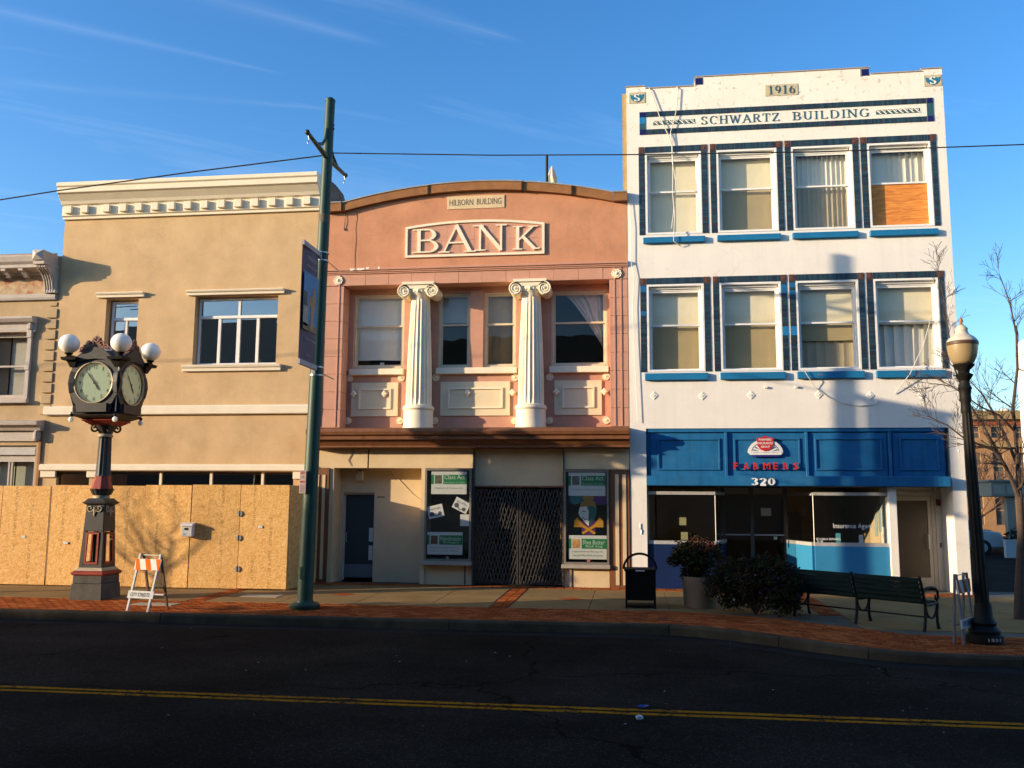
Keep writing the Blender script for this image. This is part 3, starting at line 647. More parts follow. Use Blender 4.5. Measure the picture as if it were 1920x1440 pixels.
# along the kerb: courses parallel to the kerb line
fine = []
for (a, b) in zip(kerb_in[:-1], kerb_in[1:]):
    L_ = math.hypot(b[0] - a[0], b[1] - a[1]); k = max(1, int(L_ / 0.18))
    fine += [(a[0] + (b[0] - a[0]) * i / k, a[1] + (b[1] - a[1]) * i / k) for i in range(k)]
fine = [p for p in fine if -21 < p[0] < 13]
for c in range(15):
    op = offset_path(fine, 0.055 + c * 0.106)
    for i in range(len(op) - 1):
        if c % 2 and i % 2 == 0 and False: continue
        ax, ay = op[i]; bx2, by2 = op[i + 1]; L_ = math.hypot(bx2 - ax, by2 - ay)
        if L_ < .05: continue
        sh = 0.5 if c % 2 else 0.0
        mx_, my_ = ax + (bx2 - ax) * (.5 + sh), ay + (by2 - ay) * (.5 + sh)
        brick(mx_, my_, L_ - .013, .093, math.atan2(by2 - ay, bx2 - ax))
for bx_ in band_x:                                           # cross bands
    for r_ in range(16):
        for q in range(2): brick(bx_ - .085 + q * .17 + (0.0), -0.55 - r_ * .2 - .0, .162, .19)
x = -21.0
while x < 7.0:                                               # strip along the walls
    for q in range(4): brick(x, -.02 - q * .106 - .03, .19, .098)
    x += .2
bm_.build('paving_bricks', BRICKP, walk, fixn=False)['kind'] = 'stuff'
# small brick diamonds let into the slabs
for (dx_, dy_) in ((-5.84, -2.2), (-1.22, -2.2), (-9.75, -2.6)):
    m = MB(); z = GZ(dy_) + .004
    m.cur = (.34, .085, .024); m.quad((dx_ - .26, dy_, z), (dx_, dy_ - .26, z - .003), (dx_ + .26, dy_, z), (dx_, dy_ + .26, z + .003)); m.build('brick_inset', BRICKP, walk)
for (cx_, cy_, w_, d_) in ((-7.35, -2.75, .75, .42), (-8.75, -4.3, .8, .35), (7.9, -2.0, .8, .5)):
    box('utility_cover', mat('cover concrete', (0.36, 0.31, 0.22), 0.8, 0.1, 3), walk, cx_ - w_ / 2, cx_ + w_ / 2, cy_ - d_ / 2, cy_ + d_ / 2, GZ(cy_) - .03, GZ(cy_) + .008)
# the lot and side street right of the last building, and the sidewalk on the viewer's side
lot = struct(MB().quad((7.05, 0.9, GZ(0) - .03), (60, 0.9, GZ(0) - .03), (110, 90, GZ(0) - .3), (7.05, 90, GZ(0) - .3)).build('side_lot', LOT))
struct(MB().box(-110, 70, -21.8, -16.2, -0.5, -0.03).build('near_sidewalk', CONC))
for (xa, ya, xb, yb) in ((8.6, -1.9, 10.4, -1.95), (8.9, -.9, 10.6, -.95)):
    m = MB().bar((xa, ya, GZ(ya) + .006), (xb, yb, GZ(yb) + .006), .05, .006); m.build('painted_mark', PAPER, walk)

# ------------------------------------------------------------------ shared window builder
def sash_window(parent, x0, x1, z0, z1, y, meet=None, fm=None, fw=0.06, fd=0.08, up=None, low=None, blind=None, nm='window', lab=None, stagger=0.035, rail=0.045):
    """double-hung window: frame (the part) with an upper and a lower sash, panes and what hangs behind them"""
    fm = fm or WHITEF; up = up or GLASS; low = low or GLASS
    m = MB()
    m.box(x0, x0 + fw, y, y + fd, z0, z1); m.box(x1 - fw, x1, y, y + fd, z0, z1); m.box(x0 + fw, x1 - fw, y, y + fd, z1 - fw, z1); m.box(x0 + fw, x1 - fw, y - .012, y + fd, z0, z0 + fw)
    w = m.build(nm, fm, parent, bevel=.004)
    if lab: w['label'] = lab
    a, b = x0 + fw, x1 - fw; c, d = z0 + fw, z1 - fw; meet = meet if meet else (c + d) / 2
    for (za, zb, yy, gm_, nmz) in ((meet - rail / 2, d, y + fd * .35, up, 'upper_sash'), (c, meet + rail / 2, y + fd * .35 + stagger, low, 'lower_sash')):
        q = MB(); r = rail
        q.box(a, a + r, yy, yy + .03, za, zb); q.box(b - r, b, yy, yy + .03, za, zb); q.box(a + r, b - r, yy, yy + .03, zb - r, zb); q.box(a + r, b - r, yy, yy + .03, za, za + r)
        q.build(nmz, fm, w)
        MB().quad((a + r, yy + .015, za + r), (b - r, yy + .015, za + r), (b - r, yy + .015, zb - r), (a + r, yy + .015, zb - r)).build('pane', gm_, w)
    return w
def roller(w, x0, x1, z0, z1, y, m=None, wob=0.0):
    k = MB(); n_ = 6; a = []
    for i in range(n_ + 1):
        f = i / n_; a.append((x0 + (x1 - x0) * f, y + wob * math.sin(f * 9.0), z0 + (wob * .6 * math.sin(f * 5)))); a.append((x0 + (x1 - x0) * f, y, z1))
    k.add(a, [(2 * i, 2 * i + 2, 2 * i + 3, 2 * i + 1) for i in range(n_)])
    return k.build('blind', m or BLIND, w)
def vblinds(w, x0, x1, z0, z1, y, n_=9, lean=0.0):
    me_ = None; wd = (x1 - x0) / n_
    for i in range(n_):
        if me_ is None:
            k = MB(); seg = 4
            for s_ in range(seg): 
                f0, f1 = s_ / seg, (s_ + 1) / seg
                k.quad((wd * (f0 - .5) * 1.15, .02 * math.sin(math.pi * f0) + .03 * f0, 0), (wd * (f1 - .5) * 1.15, .02 * math.sin(math.pi * f1) + .03 * f1, 0), (wd * (f1 - .5) * 1.15, .02 * math.sin(math.pi * f1) + .03 * f1, z1 - z0), (wd * (f0 - .5) * 1.15, .02 * math.sin(math.pi * f0) + .03 * f0, z1 - z0))
            me_ = k.mesh('blind_slat', BLINDV, 60)
        link('blind_slat', me_, w, (x0 + wd * (i + .5), y, z0), (0, lean * (i / n_ - .3), random.uniform(-.12, .12)))

def shell(parent, x0, x1, y0, y1, z0, z1, m_wall, m_roof, name='side_walls'):
    """party walls, back wall and roof that close a building behind its front"""
    k = MB(); t = .18
    k.box(x0, x0 + t, y0, y1, z0, z1); k.box(x1 - t, x1, y0, y1, z0, z1); k.box(x0 + t, x1 - t, y1 - t, y1, z0, z1)
    k.build(name, m_wall, parent)
    box('roof', m_roof, parent, x0 + t, x1 - t, y0, y1 - t, z1 - .5, z1 - .35)
TARR = mat('tar roof', (0.05, 0.05, 0.05), 0.9, 0.2, 2)

# ------------------------------------------------------------------ tan stucco building
tan = thing('stucco_building', 'plain tan stucco building with cream dentil cornice, behind the street clock', 'building', (-10.85, 2, 0))
TX0, TX1 = -14.12, -7.38
holes = [(-12.85, -12.00, 5.13, 6.81, .26), (-10.52, -8.41, 5.13, 6.82, .26), (-13.86, -13.00, 1.2, 2.57, .3), (-12.72, -7.86, 1.2, 2.56, .3)]
wm = wall_holes(MB(), TX0, TX1, 0, 9.1, 0, .28, holes); wm.build('wall', STUCCO, tan)
shell(tan, TX0, TX1 - .01, .26, 14, -.3, 9.1, STUCCO, TARR)
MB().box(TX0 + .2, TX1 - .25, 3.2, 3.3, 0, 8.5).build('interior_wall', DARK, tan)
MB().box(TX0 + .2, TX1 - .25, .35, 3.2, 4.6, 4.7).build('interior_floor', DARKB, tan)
# cornice: sloped fascia, cap and bed mould, with dentils below
prof = [(0.0, 8.87), (-.06, 8.87), (-.06, 8.93), (-.10, 8.95), (-.10, 9.20), (-.16, 9.23), (-.20, 9.30), (-.30, 9.44), (-.36, 9.47), (-.36, 9.60), (-.40, 9.63), (-.40, 9.72), (0.0, 9.75)]
MB().prism(prof, 'x', -14.15, TX1 - .02).build('cornice', CREAMT, tan, bevel=.006)
MB().prism([(-.302, 9.44), (-.205, 9.305), (-.200, 9.305), (-.297, 9.44)], 'x', -14.14, TX1 - .03).build('cornice_band', mat('grey beige band', (0.64, 0.55, 0.40), .8, .06, 3), tan)
box('parapet', STUCCO, tan, TX0, TX1, .002, .3, 9.1, 9.72)
box('roof_stub', CREAMT, tan, -14.05, -13.66, .05, .5, 9.72, 9.86, .01)
dm = MB().box(-.09, .09, -.085, 0, -.095, .095).mesh('dentil', CREAMT)
for xx in (-13.94, -13.50, -12.92, -12.47, -12.06, -11.63, -11.20, -10.77, -10.34, -9.90, -9.47, -9.04, -8.60, -8.16, -7.72): link('dentil', dm, tan, (xx, -.10, 9.09), bevel=.006)
# the right-hand parapet wall that shows above the bank's roof
sp_ = [(.30, 8.6), (.30, 9.80), (.9, 9.84), (1.5, 9.80), (1.75, 9.62), (1.95, 9.50), (2.3, 9.46), (2.3, 8.6)]
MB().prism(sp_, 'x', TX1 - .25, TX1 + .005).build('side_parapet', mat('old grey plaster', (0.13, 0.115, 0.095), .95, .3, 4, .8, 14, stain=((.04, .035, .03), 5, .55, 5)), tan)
for (bx0, bx1, bz0, bz1, nm) in ((-14.28, -7.40, 3.93, 4.15, 'band'), (-14.28, -7.40, 2.58, 2.74, 'band')):
    MB().prism([(.0, bz0), (-.07, bz0), (-.09, bz0 + .02), (-.09, bz1 - .03), (-.05, bz1), (0, bz1)], 'x', bx0, bx1).build(nm, CREAMT, tan, bevel=.004)
# the small window
def hood(x0, x1, z0, z1, y=0.0, p=.12):
    return MB().prism([(y, z0), (y - p * .55, z0), (y - p * .6, (z0 + z1) / 2), (y - p * .85, (z0 + z1) / 2 + .01), (y - p, z1 - .02), (y - p, z1), (y, z1)], 'x', x0, x1)
def casement(x0, x1, z0, z1, y, tr, cols, nm, lab):
    """white framed window: a row of transom panes above tall lights"""
    m = MB(); f = .055; d = .07
    m.box(x0, x0 + f, y, y + d, z0, z1); m.box(x1 - f, x1, y, y + d, z0, z1); m.box(x0 + f, x1 - f, y, y + d, z1 - f, z1); m.box(x0 + f, x1 - f, y, y + d, z0, z0 + f); m.box(x0 + f, x1 - f, y - .015, y + d, tr - .035, tr + .035)
    w = m.build(nm, WHITEF, tan, bevel=.004); w['label'] = lab
    q = MB(); top_n, low_n = cols
    for i in range(1, low_n):
        x_ = x0 + f + (x1 - x0 - 2 * f) * i / low_n; hw = .035 if i % 2 else .045
        q.box(x_ - hw, x_ + hw, y + .004, y + d - .01, z0 + f, tr - .035)
    for i in range(1, top_n):
        x_ = x0 + f + (x1 - x0 - 2 * f) * i / top_n; q.box(x_ - .03, x_ + .03, y + .004, y + d - .01, tr + .035, z1 - f)
    q.build('mullion', WHITEF, w)
    for (cn, za, zb) in ((top_n, tr + .035, z1 - f), (low_n, z0 + f, tr - .035)):
        for i in range(cn):
            xa = x0 + f + (x1 - x0 - 2 * f) * i / cn; xb = x0 + f + (x1 - x0 - 2 * f) * (i + 1) / cn
            MB().quad((xa, y + .04, za), (xb, y + .04, za), (xb, y + .04 + random.uniform(-.004, .004), zb), (xa, y + .04 + random.uniform(-.004, .004), zb)).build('pane', COATED, w)
    return w
w = casement(-12.80, -12.02, 5.14, 6.78, .18, 6.33, (1, 2), 'window', 'narrow two-light window behind the clock')
hood(-13.08, -11.84, 6.84, 6.96).build('window_hood', CREAMT, w, bevel=.004)
hood(-13.06, -11.80, 4.97, 5.12, 0, .10).build('sill', CREAMT, w, bevel=.004)
w = casement(-10.50, -8.43, 5.14, 6.80, .18, 6.33, (2, 4), 'window', 'wide four-light window with two blue transom panes')
hood(-10.71, -8.24, 6.84, 6.96).build('window_hood', CREAMT, w, bevel=.004)
hood(-10.74, -8.26, 4.97, 5.12, 0, .12).build('sill', CREAMT, w, bevel=.004)
box('ledge_clutter', mat('pale jars', (.4, .38, .33), .6), w, -9.05, -8.98, .45, .5, 5.14, 5.32); box('ledge_clutter', MATS['pale jars'], w, -9.72, -9.64, .45, .5, 5.14, 5.30)
# shop transoms over the hoarding, columns between them
for (a, b) in ((-13.86, -13.00), (-12.72, -11.23), (-11.16, -9.95), (-9.89, -8.67), (-8.61, -7.86)):
    m = MB(); m.box(a, a + .02, .1, .16, 1.25, 2.55); m.box(b - .02, b, .1, .16, 1.25, 2.55); m.box(a + .02, b - .02, .1, .16, 2.50, 2.55)
    t_ = m.build('transom_window', ALUMD, tan); MB().quad((a, .13, 1.25), (b, .13, 1.25), (b, .13, 2.5), (a, .13, 2.5)).build('pane', SHOPGL, t_)
for x_ in (-11.195, -9.92, -8.64): box('transom_post', CREAMT, tan, x_ - .03, x_ + .03, .05, .2, 1.2, 2.56)
box('column_cap', CREAMT, tan, -13.05, -12.66, -.05, .1, 2.42, 2.578, .01); box('column_cap', CREAMT, tan, -14.26, -13.86, -.05, .1, 2.42, 2.578, .01); box('column_cap', CREAMT, tan, -7.86, -7.40, -.05, .1, 2.40, 2.578, .01)

# ------------------------------------------------------------------ strand-board hoarding
hoard = thing('plywood_hoarding', 'strand-board hoarding with a hinged door, boarding up the tan shop front', 'hoarding', (-11.5, -1.8, 0))
seams = [-17.3, -16.15, -15.0, -13.88, -12.73, -11.62, -10.50, -9.43, -8.32, -7.23]
for i, (a, b) in enumerate(zip(seams[:-1], seams[1:])):
    ht = 2.20 + (a + 14) * .006 + random.uniform(-.012, .012); y_ = -1.80 + random.uniform(-.012, .012); zb = .05 if a < -8.4 else .06
    hw = (b - a) / 2 - .006
    p_ = MB().box(-hw, hw, 0, .018, 0, ht - zb).build('board', OSB, hoard, loc=((a + b) / 2, y_, zb), rot=(0, 0, random.uniform(-.002, .002)))
    if i == len(seams) - 2: p_['label'] = 'hinged door sheet at the right end of the hoarding'
for (a, b) in ((-1.78, -.9), (-.895, -.02)):
    MB().box(0, .018, 0, b - a, 0, 2.18).build('board', OSB, hoard, loc=(-7.245, a, .05))
for x_ in (-16.1, -13.88, -11.62, -9.43, -8.36, -7.28): box('post', mat('framing timber', (.40, .27, .13), .85, .15, 5), hoard, x_ - .02, x_ + .06 if x_ < -7.3 else x_ + .02, -1.77, -1.70, .03, 2.16)
for zz in (1.62, 1.11, .46):
    for sx in (-1, 1):
        MB().prism([(0, -.05), (.05 * sx, -.04), (.055 * sx, .02), (.03 * sx, .05), (0, .055)], 'y', -.012, 0).build('hinge', ZINC, hoard, loc=(-8.32 + sx * .004, -1.812, zz))
    MB().lathe([(.012, -.06), (.012, .06)], 0, 0, 8).build('hinge_pin', IRON, hoard, loc=(-8.32, -1.822, zz))
for (x_, z_) in ((-13.3, 1.05), (-12.28, .93), (-7.85, 1.32)): box('paper_label', PAPER, hoard, x_ - .05, x_ + .05, -1.818, -1.810, z_, z_ + .05)
# mailbox hung on the hoarding
mbx = thing('mailbox', 'small white metal mailbox with oval badge on the strand-board hoarding', 'mailbox', (-9.42, -1.82, 1.13))
WM_ = mat('white enamel', (.74, .72, .68), .35, .05, 8)
MB().prism([(-1.825, 1.13), (-1.96, 1.13), (-1.96, 1.36), (-1.93, 1.40), (-1.825, 1.42)], 'x', -9.55, -9.31).build('body', WM_, mbx, bevel=.006)
MB().prism([(-1.825, 1.425), (-1.97, 1.395), (-1.985, 1.35), (-1.975, 1.35), (-1.965, 1.385), (-1.825, 1.412)], 'x', -9.565, -9.295).build('lid', WM_, mbx)
k = MB(); k.add([(-9.43 + .055 * math.cos(2 * math.pi * i / 14), -1.963, 1.29 + .026 * math.sin(2 * math.pi * i / 14)) for i in range(14)], [tuple(range(14))]); k.build('badge', IRON, mbx)
sans(MB(), '20', -9.50, 1.16, .06, .035, -1.9625).build('house_number', INK, mbx)

# ------------------------------------------------------------------ victorian building at the left edge
vic = thing('victorian_building', 'weathered tan building with grey bracketed cornice and quoins at the left edge', 'building', (-17, 2, 0))
VX1 = -14.13
wm = wall_holes(MB(), -24, VX1, 0, 7.95, .02, .25, [(-16.2, -14.86, 4.36, 6.02, .22), (-24, -14.46, 0, 3.20, .3)]); wm.build('wall', TANV, vic)
shell(vic, -24, VX1 - .005, .3, 13, -.3, 7.9, TANV, TARR)
box('interior_wall', DARK, vic, -23.5, VX1 - .2, 2.6, 2.7, 0, 7)
MB().prism([(.02, 6.83), (-.05, 6.83), (-.07, 6.88), (-.07, 6.95), (-.03, 6.99), (.02, 6.99)], 'x', -24, -14.20).build('frieze_moulding', GREYV, vic)
MB().box(-24, -14.5, -.012, .02, 6.99, 7.46).build('frieze', RUST, vic)
MB().prism([(.02, 7.46), (-.10, 7.46), (-.12, 7.52), (-.42, 7.56), (-.42, 7.64), (-.48, 7.70), (-.52, 7.82), (-.52, 7.86), (-.2, 7.93), (.02, 7.99)], 'x', -24, -14.27).build('cornice', GREYV, vic, bevel=.006)
MB().prism([(.02, 7.988), (-.2, 7.928), (-.5, 7.868), (-.5, 7.89), (-.2, 7.96), (.02, 8.03)], 'x', -24, -14.27).build('cornice_cap', mat('rusty flashing', (.34, .20, .11), .8, .25, 6), vic)
br = MB().prism([(0, 0), (-.06, .0), (-.12, .06), (-.16, .10), (-.28, .12), (-.28, .18), (0, .18)], 'x', -.06, .06).mesh('bracket', GREYV)
for x_ in (-14.95, -15.42, -15.89, -16.36): link('bracket', br, vic, (x_, -.12, 7.38))
# great scrolled corner bracket with its ribs and capstone
cor = link('corner_bracket', MB().prism([(.02, 6.98), (-.10, 6.98), (-.11, 7.10), (-.16, 7.28), (-.26, 7.42), (-.38, 7.50), (-.46, 7.54), (-.46, 7.60), (.02, 7.60)], 'x', -14.46, -14.20).mesh('corner_bracket', GREYV), vic)
for i in range(4):
    xa = -14.452 + i * .066
    pts = [(xa + .02, -.115, 6.99), (xa + .02, -.125, 7.10), (xa + .02, -.175, 7.28), (xa + .02, -.275, 7.42), (xa + .02, -.39, 7.49), (xa + .02, -.46, 7.52)]
    MB().tube(pts, .022, 6).build('rib', GREYV, cor)
    MB().tube([(xa + .005, -.48, 7.555), (xa + .045, -.48, 7.555)], .035, 8).build('scroll', GREYV, cor)
MB().box(-14.50, -14.20, -.56, .02, 7.60, 7.70).build('capital', GREYV, cor, bevel=.01)
k = MB(); k.add([(-14.50, -.60, 7.70), (-14.22, -.60, 7.70), (-14.22, -.60, 7.95), (-14.50, -.60, 7.95), (-14.36, -.68, 7.825), (-14.50, .0, 7.70), (-14.22, .0, 7.70), (-14.22, .0, 7.95), (-14.50, .0, 7.95)], [(0, 1, 4), (1, 2, 4), (2, 3, 4), (3, 0, 4), (0, 5, 6, 1), (1, 6, 7, 2), (2, 7, 8, 3), (3, 8, 5, 0), (5, 8, 7, 6)])
k.build('capstone', GREYV, cor); box('capital_foot', GREYV, cor, -14.45, -14.16, -.13, .02, 6.98, 7.06, .006)
q_ = MB().box(-.14, .14, -.05, .0, -.115, .115).mesh('quoin', TANV); q2 = MB().box(-.10, .10, -.035, .0, -.045, .045).mesh('quoin', TANV)
z_ = 6.48; i = 0
while z_ > 3.9:
    link('quoin', q_, vic, (-14.275, .02, z_), bevel=.012); z_ -= .268; i += 1
link('quoin', q2, vic, (-14.27, .02, 6.72))
w = sash_window(vic, -16.2, -14.86, 4.36, 6.02, .10, 5.18, GREYV, blind=None, lab='grey trimmed upper window with half-drawn blinds')
MB().prism([(.02, 6.02), (-.05, 6.02), (-.06, 6.10), (-.04, 6.12), (-.04, 6.22), (-.14, 6.26), (-.20, 6.34), (-.20, 6.39), (.02, 6.42)], 'x', -16.4, -14.68).build('window_hood', GREYV, w, bevel=.005)
box('jamb_moulding', GREYV, w, -14.87, -14.76, -.05, .02, 4.32, 6.02, .006); box('sill', GREYV, w, -16.3, -14.74, -.11, .1, 4.24, 4.33, .006); box('jamb_block', GREYV, w, -14.89, -14.74, -.075, .0, 5.86, 6.06, .02); box('jamb_block', GREYV, w, -14.885, -14.745, -.07, .0, 5.05, 5.22, .02)
box('hood_bracket', GREYV, w, -14.86, -14.74, -.12, .02, 6.06, 6.24, .03)
roller(w, -15.55, -14.93, 4.45, 5.95, .34, mat('grey blind', (.46, .44, .38), .9, .08, 3)); roller(w, -16.15, -15.56, 4.45, 5.95, .30, mat('brown drape', (.30, .2, .12), .9))
# shop front below
MB().prism([(.02, 3.55), (-.12, 3.55), (-.16, 3.62), (-.28, 3.68), (-.30, 3.77), (.02, 3.82)], 'x', -24, -14.28).build('shop_cornice', GREYV, vic, bevel=.005)
box('shop_bracket', GREYV, vic, -14.46, -14.34, -.16, .02, 3.30, 3.56, .04); box('shop_frieze', GREYV, vic, -24, -14.40, -.04, .02, 3.30, 3.549); box('shop_panel', mat('light grey panel', (.48, .46, .43), .7, .06, 4), vic, -24, -14.48, .03, .09, 2.96, 3.14, .01); box('shop_panel_rail', GREYV, vic, -24, -14.42, .095, .16, 2.80, 3.2)
for (a, b) in ((-15.15, -14.50), (-15.84, -15.19), (-16.55, -15.88)):
    m = MB(); m.box(a, a + .04, .1, .16, .5, 2.80); m.box(b - .04, b, .1, .16, .5, 2.80); t_ = m.build('shop_window', GREYV, vic)
    MB().quad((a + .04, .13, .5), (b - .04, .13, .5), (b - .04, .13, 2.8), (a + .04, .13, 2.8)).build('pane', SHOPGL, t_); roller(t_, a, b, .5, 2.78, .3, mat('pale green blind', (.46, .47, .36), .9, .08, 2))
box('corner_post', mat('rust brown post', (.28, .13, .06), .8, .2, 4), vic, -14.38, -14.32, -.02, .3, .03, 3.54)

# ------------------------------------------------------------------ the bank
bank = thing('bank_building', 'terracotta-pink bank with arched parapet, two fluted columns and raised BANK sign', 'building', (-3.7, 2, 0))
BX0, BX1 = -7.37, -0.06
def arch(x):    # height of the parapet top along the front
    x = max(-6.85, min(-.36, x)); c = -3.605; t = (x - c) / 3.245; return 9.40 - .40 * t * t
pts = [(BX0, 7.38), (BX1, 7.38), (BX1, 8.80)]
xs_ = [-.36 - (6.49) * i / 20 for i in range(21)]
pts += [(x, arch(x) - .18) for x in xs_] + [(BX0, 8.80)]
MB().prism(pts, 'y', 0, .30).build('upper_wall', TERRA, bank)
# coping in segments, grey flashing on top
def arc_strip(xa, xb, dz0, dz1, y0, y1, name, m, n_=6):
    k = MB(); o = []
    for i in range(n_ + 1):
        x = xa + (xb - xa) * i / n_; z = arch(x); o += [(x, y0, z + dz0), (x, y0, z + dz1), (x, y1, z + dz1), (x, y1, z + dz0)]
    fs = []
    for i in range(n_):
        for j in range(4): fs.append((i * 4 + j, i * 4 + (j + 1) % 4, i * 4 + 4 + (j + 1) % 4, i * 4 + 4 + j))
    fs += [(0, 3, 2, 1), (n_ * 4, n_ * 4 + 1, n_ * 4 + 2, n_ * 4 + 3)]
    return k.add(o, fs).build(name, m, bank)
for (a, b, p) in ((-7.36, -6.86, .16), (-6.855, -4.74, .12), (-4.73, -2.50, .13), (-2.49, -1.33, .11), (-1.32, -.385, .115), (-.375, -.05, .15)):
    arc_strip(a, b, -.20, 0, -p, .12, 'coping', CAPB, 1 if b - a < .6 else 8)
    arc_strip(a, b, .001, .028, -p - .02, .36, 'flashing', GREYF, 1 if b - a < .6 else 8)
for x_ in (-4.735, -2.495, -1.325): box('coping_joint', mat('dark joint', (.05, .03, .02), .9), bank, x_ - .014, x_ + .014, -.155, .0, arch(x_) - .21, arch(x_) + .002)
# name plate
box('name_plate', CREAMS, bank, -4.29, -2.92, -.018, .01, 8.78, 9.095, .004)
sans(MB(), 'HILBORN', -4.24, 8.865, .57, .15, -.0215, bold=.002).build('name_lettering', mat('weathered ink', (.13, .12, .10), .8, .3, 20), bank)
sans(MB(), 'BUILDING', -3.58, 8.87, .585, .15, -.0215, bold=.002).build('name_lettering', MATS['weathered ink'], bank)
# BANK panel: block background, raised border with a gently arched top, serif letters
def ftop(x): t = (x + 3.63) / 1.66; return 8.495 - .125 * t * t
jx = [-5.27 + 3.28 * i / 10 for i in range(11)]
for i in range(10):
    for j in range(2):
        za, zb = (7.66, 8.03) if j == 0 else (8.034, None); xa, xb = jx[i] + .002, jx[i + 1] - .002
        k = MB().prism([(xa, za), (xb, za), (xb, zb or ftop(xb) - .02), (xa, zb or ftop(xa) - .02)], 'y', -.012, .01); k.build('panel_block', PINK, bank)
fr = MB(); n_ = 16
o = []
for i in range(n_ + 1):
    x = -5.29 + 3.32 * i / n_; z = ftop(x); o += [(x, -.050, z - .055), (x, -.050, z), (x, .0, z), (x, .0, z - .055)]
fs = []
for i in range(n_):
    for j in range(4): fs.append((i * 4 + j, i * 4 + (j + 1) % 4, i * 4 + 4 + (j + 1) % 4, i * 4 + 4 + j))
fr.add(o, fs + [(0, 3, 2, 1), (n_ * 4, n_ * 4 + 1, n_ * 4 + 2, n_ * 4 + 3)])
fr.box(-5.29, -5.235, -.048, 0, 7.625, 8.32); fr.box(-2.025, -1.97, -.048, 0, 7.625, 8.32); fr.box(-5.235, -2.025, -.0485, 0, 7.625, 7.68)
fr.build('sign_border', CREAM, bank)
for ch, xa, w_, za, h_ in (('B', -5.09, .66, 7.73, .58), ('A', -4.42, .77, 7.735, .65), ('N', -3.60, .74, 7.735, .63), ('K', -2.72, .64, 7.735, .575)):
    serif(MB(), ch, xa, za, w_, h_, -.012, -.050, .70).build('letter', CREAM, bank)
# flaked paint, a hanging wire and a hairline crack on the stucco
for (x_, w_, z_) in ((-6.62, .12, 7.345), (-6.45, .20, 7.35), (-6.22, .08, 7.37), (-5.93, .05, 7.37)):
    MB().prism([(x_, z_), (x_ + w_ * .4, z_ - .012), (x_ + w_, z_ + .006), (x_ + w_ * .9, z_ + .045), (x_ + w_ * .5, z_ + .036), (x_ + w_ * .1, z_ + .048)], 'y', -.0935, -.0895).build('paint_flake', WHITEB, bank)
MB().tube([(-6.80, -.02, 8.80), (-6.79, -.025, 8.6), (-6.81, -.02, 8.42), (-6.80, -.02, 8.36)], [.006, .006, .008, .022], 6).build('hanging_wire', INK, bank)
MB().tube([(-6.52, -.001, 8.82), (-6.50, -.001, 8.66), (-6.53, -.001, 8.4), (-6.51, -.001, 8.1), (-6.53, -.001, 7.7), (-6.52, -.001, 7.42)], .007, 4).build('crack', mat('crack shade', (.20, .09, .05), .9), bank)
# moulding over the frieze, frieze blocks, pilasters
MB().prism([(0, 7.27), (-.03, 7.27), (-.03, 7.30), (-.055, 7.305), (-.055, 7.335), (-.09, 7.345), (-.09, 7.395), (-.05, 7.40), (0, 7.41)], 'x', BX0, BX1).build('frieze_moulding', PINK, bank)
nb_ = 13; bw = (7.31) / nb_
fb = MB().box(-bw / 2 + .003, bw / 2 - .003, 0, .12, 6.992, 7.268).mesh('frieze_block', PINK)
for i in range(nb_): link('frieze_block', fb, bank, (BX0 + bw * (i + .5), random.uniform(-.004, .002), 0), bevel=.004)
box('lintel', PINK, bank, -6.77, -.48, .121, .47, 7.0, 7.38)
for (xa, xb) in ((BX0, -6.775), (-.478, BX1)):
    for j in range(8):
        box('pilaster_block', PINK, bank, xa + .002, xb - .002, random.uniform(-.003, .003), .44, 3.60 + j * .423, 3.60 + (j + 1) * .423 - .005, .004)
    q = MB(); xm = (xa + xb) / 2
    for (dx0, dx1) in (((xa + .10), (xa + .13)), ((xb - .13) if xb < -3 else (xb - .17), (xb - .10) if xb < -3 else (xb - .14))): q.box(dx0, dx1, -.014, 0, 3.62, 7.26)
    q.build('pilaster_fillet', PINK, bank)
def rosette(x, z, y, r, nm='rosette', par=bank):
    k = MB(); pr = [(r, 0), (r, .012), (r * .92, .03), (r * .72, .022), (r * .60, .034), (r * .42, .024), (r * .26, .045), (r * .02, .052)]
    n2 = 20; o = []
    for (rr, hh) in pr:
        for i in range(n2):
            a = 2 * math.pi * i / n2; m_ = 1 + (.06 * math.cos(a * 10) if rr > r * .5 else 0); o.append((x + rr * m_ * math.cos(a), y - hh, z + rr * m_ * math.sin(a)))
    fs = []
    for q in range(len(pr) - 1):
        for i in range(n2): fs.append((q * n2 + i, q * n2 + (i + 1) % n2, (q + 1) * n2 + (i + 1) % n2, (q + 1) * n2 + i))
    return k.add(o, fs).build(nm, CREAM, par, smooth=40)
rosette(-6.92, 7.125, -.006, .115); rosette(-.31, 7.115, -.006, .115)
# recess: back wall with windows, sills, panels
holes = [(-6.66, -5.40, 5.06, 6.87, .1), (-4.56, -3.79, 5.05, 6.86, .1), (-3.46, -2.69, 5.05, 6.86, .1), (-1.855, -.545, 5.05, 6.85, .1)]
wall_holes(MB(), -6.79, -.46, 3.55, 7.05, .46, .2, holes).build('recess_wall', PINK, bank)
shell(bank, BX0 + .01, BX1 - .01, .68, 14, -.3, 8.7, TERRA, TARR)
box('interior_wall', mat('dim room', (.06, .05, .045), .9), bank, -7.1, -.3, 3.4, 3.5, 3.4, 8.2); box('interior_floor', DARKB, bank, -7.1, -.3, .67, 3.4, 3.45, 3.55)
CRF = mat('cream window paint', (0.66, 0.55, 0.38), .65, .06, 8)
W1 = sash_window(bank, -6.66, -5.40, 5.06, 6.87, .50, 6.09, CRF, .05, lab='window with torn white roller blind, left of the columns')
roller(W1, -6.60, -5.46, 5.28, 6.82, .66, BLINDV, .012); box('paper_scrap', PAPER, W1, -6.02, -5.92, .62, .63, 5.12, 5.22)
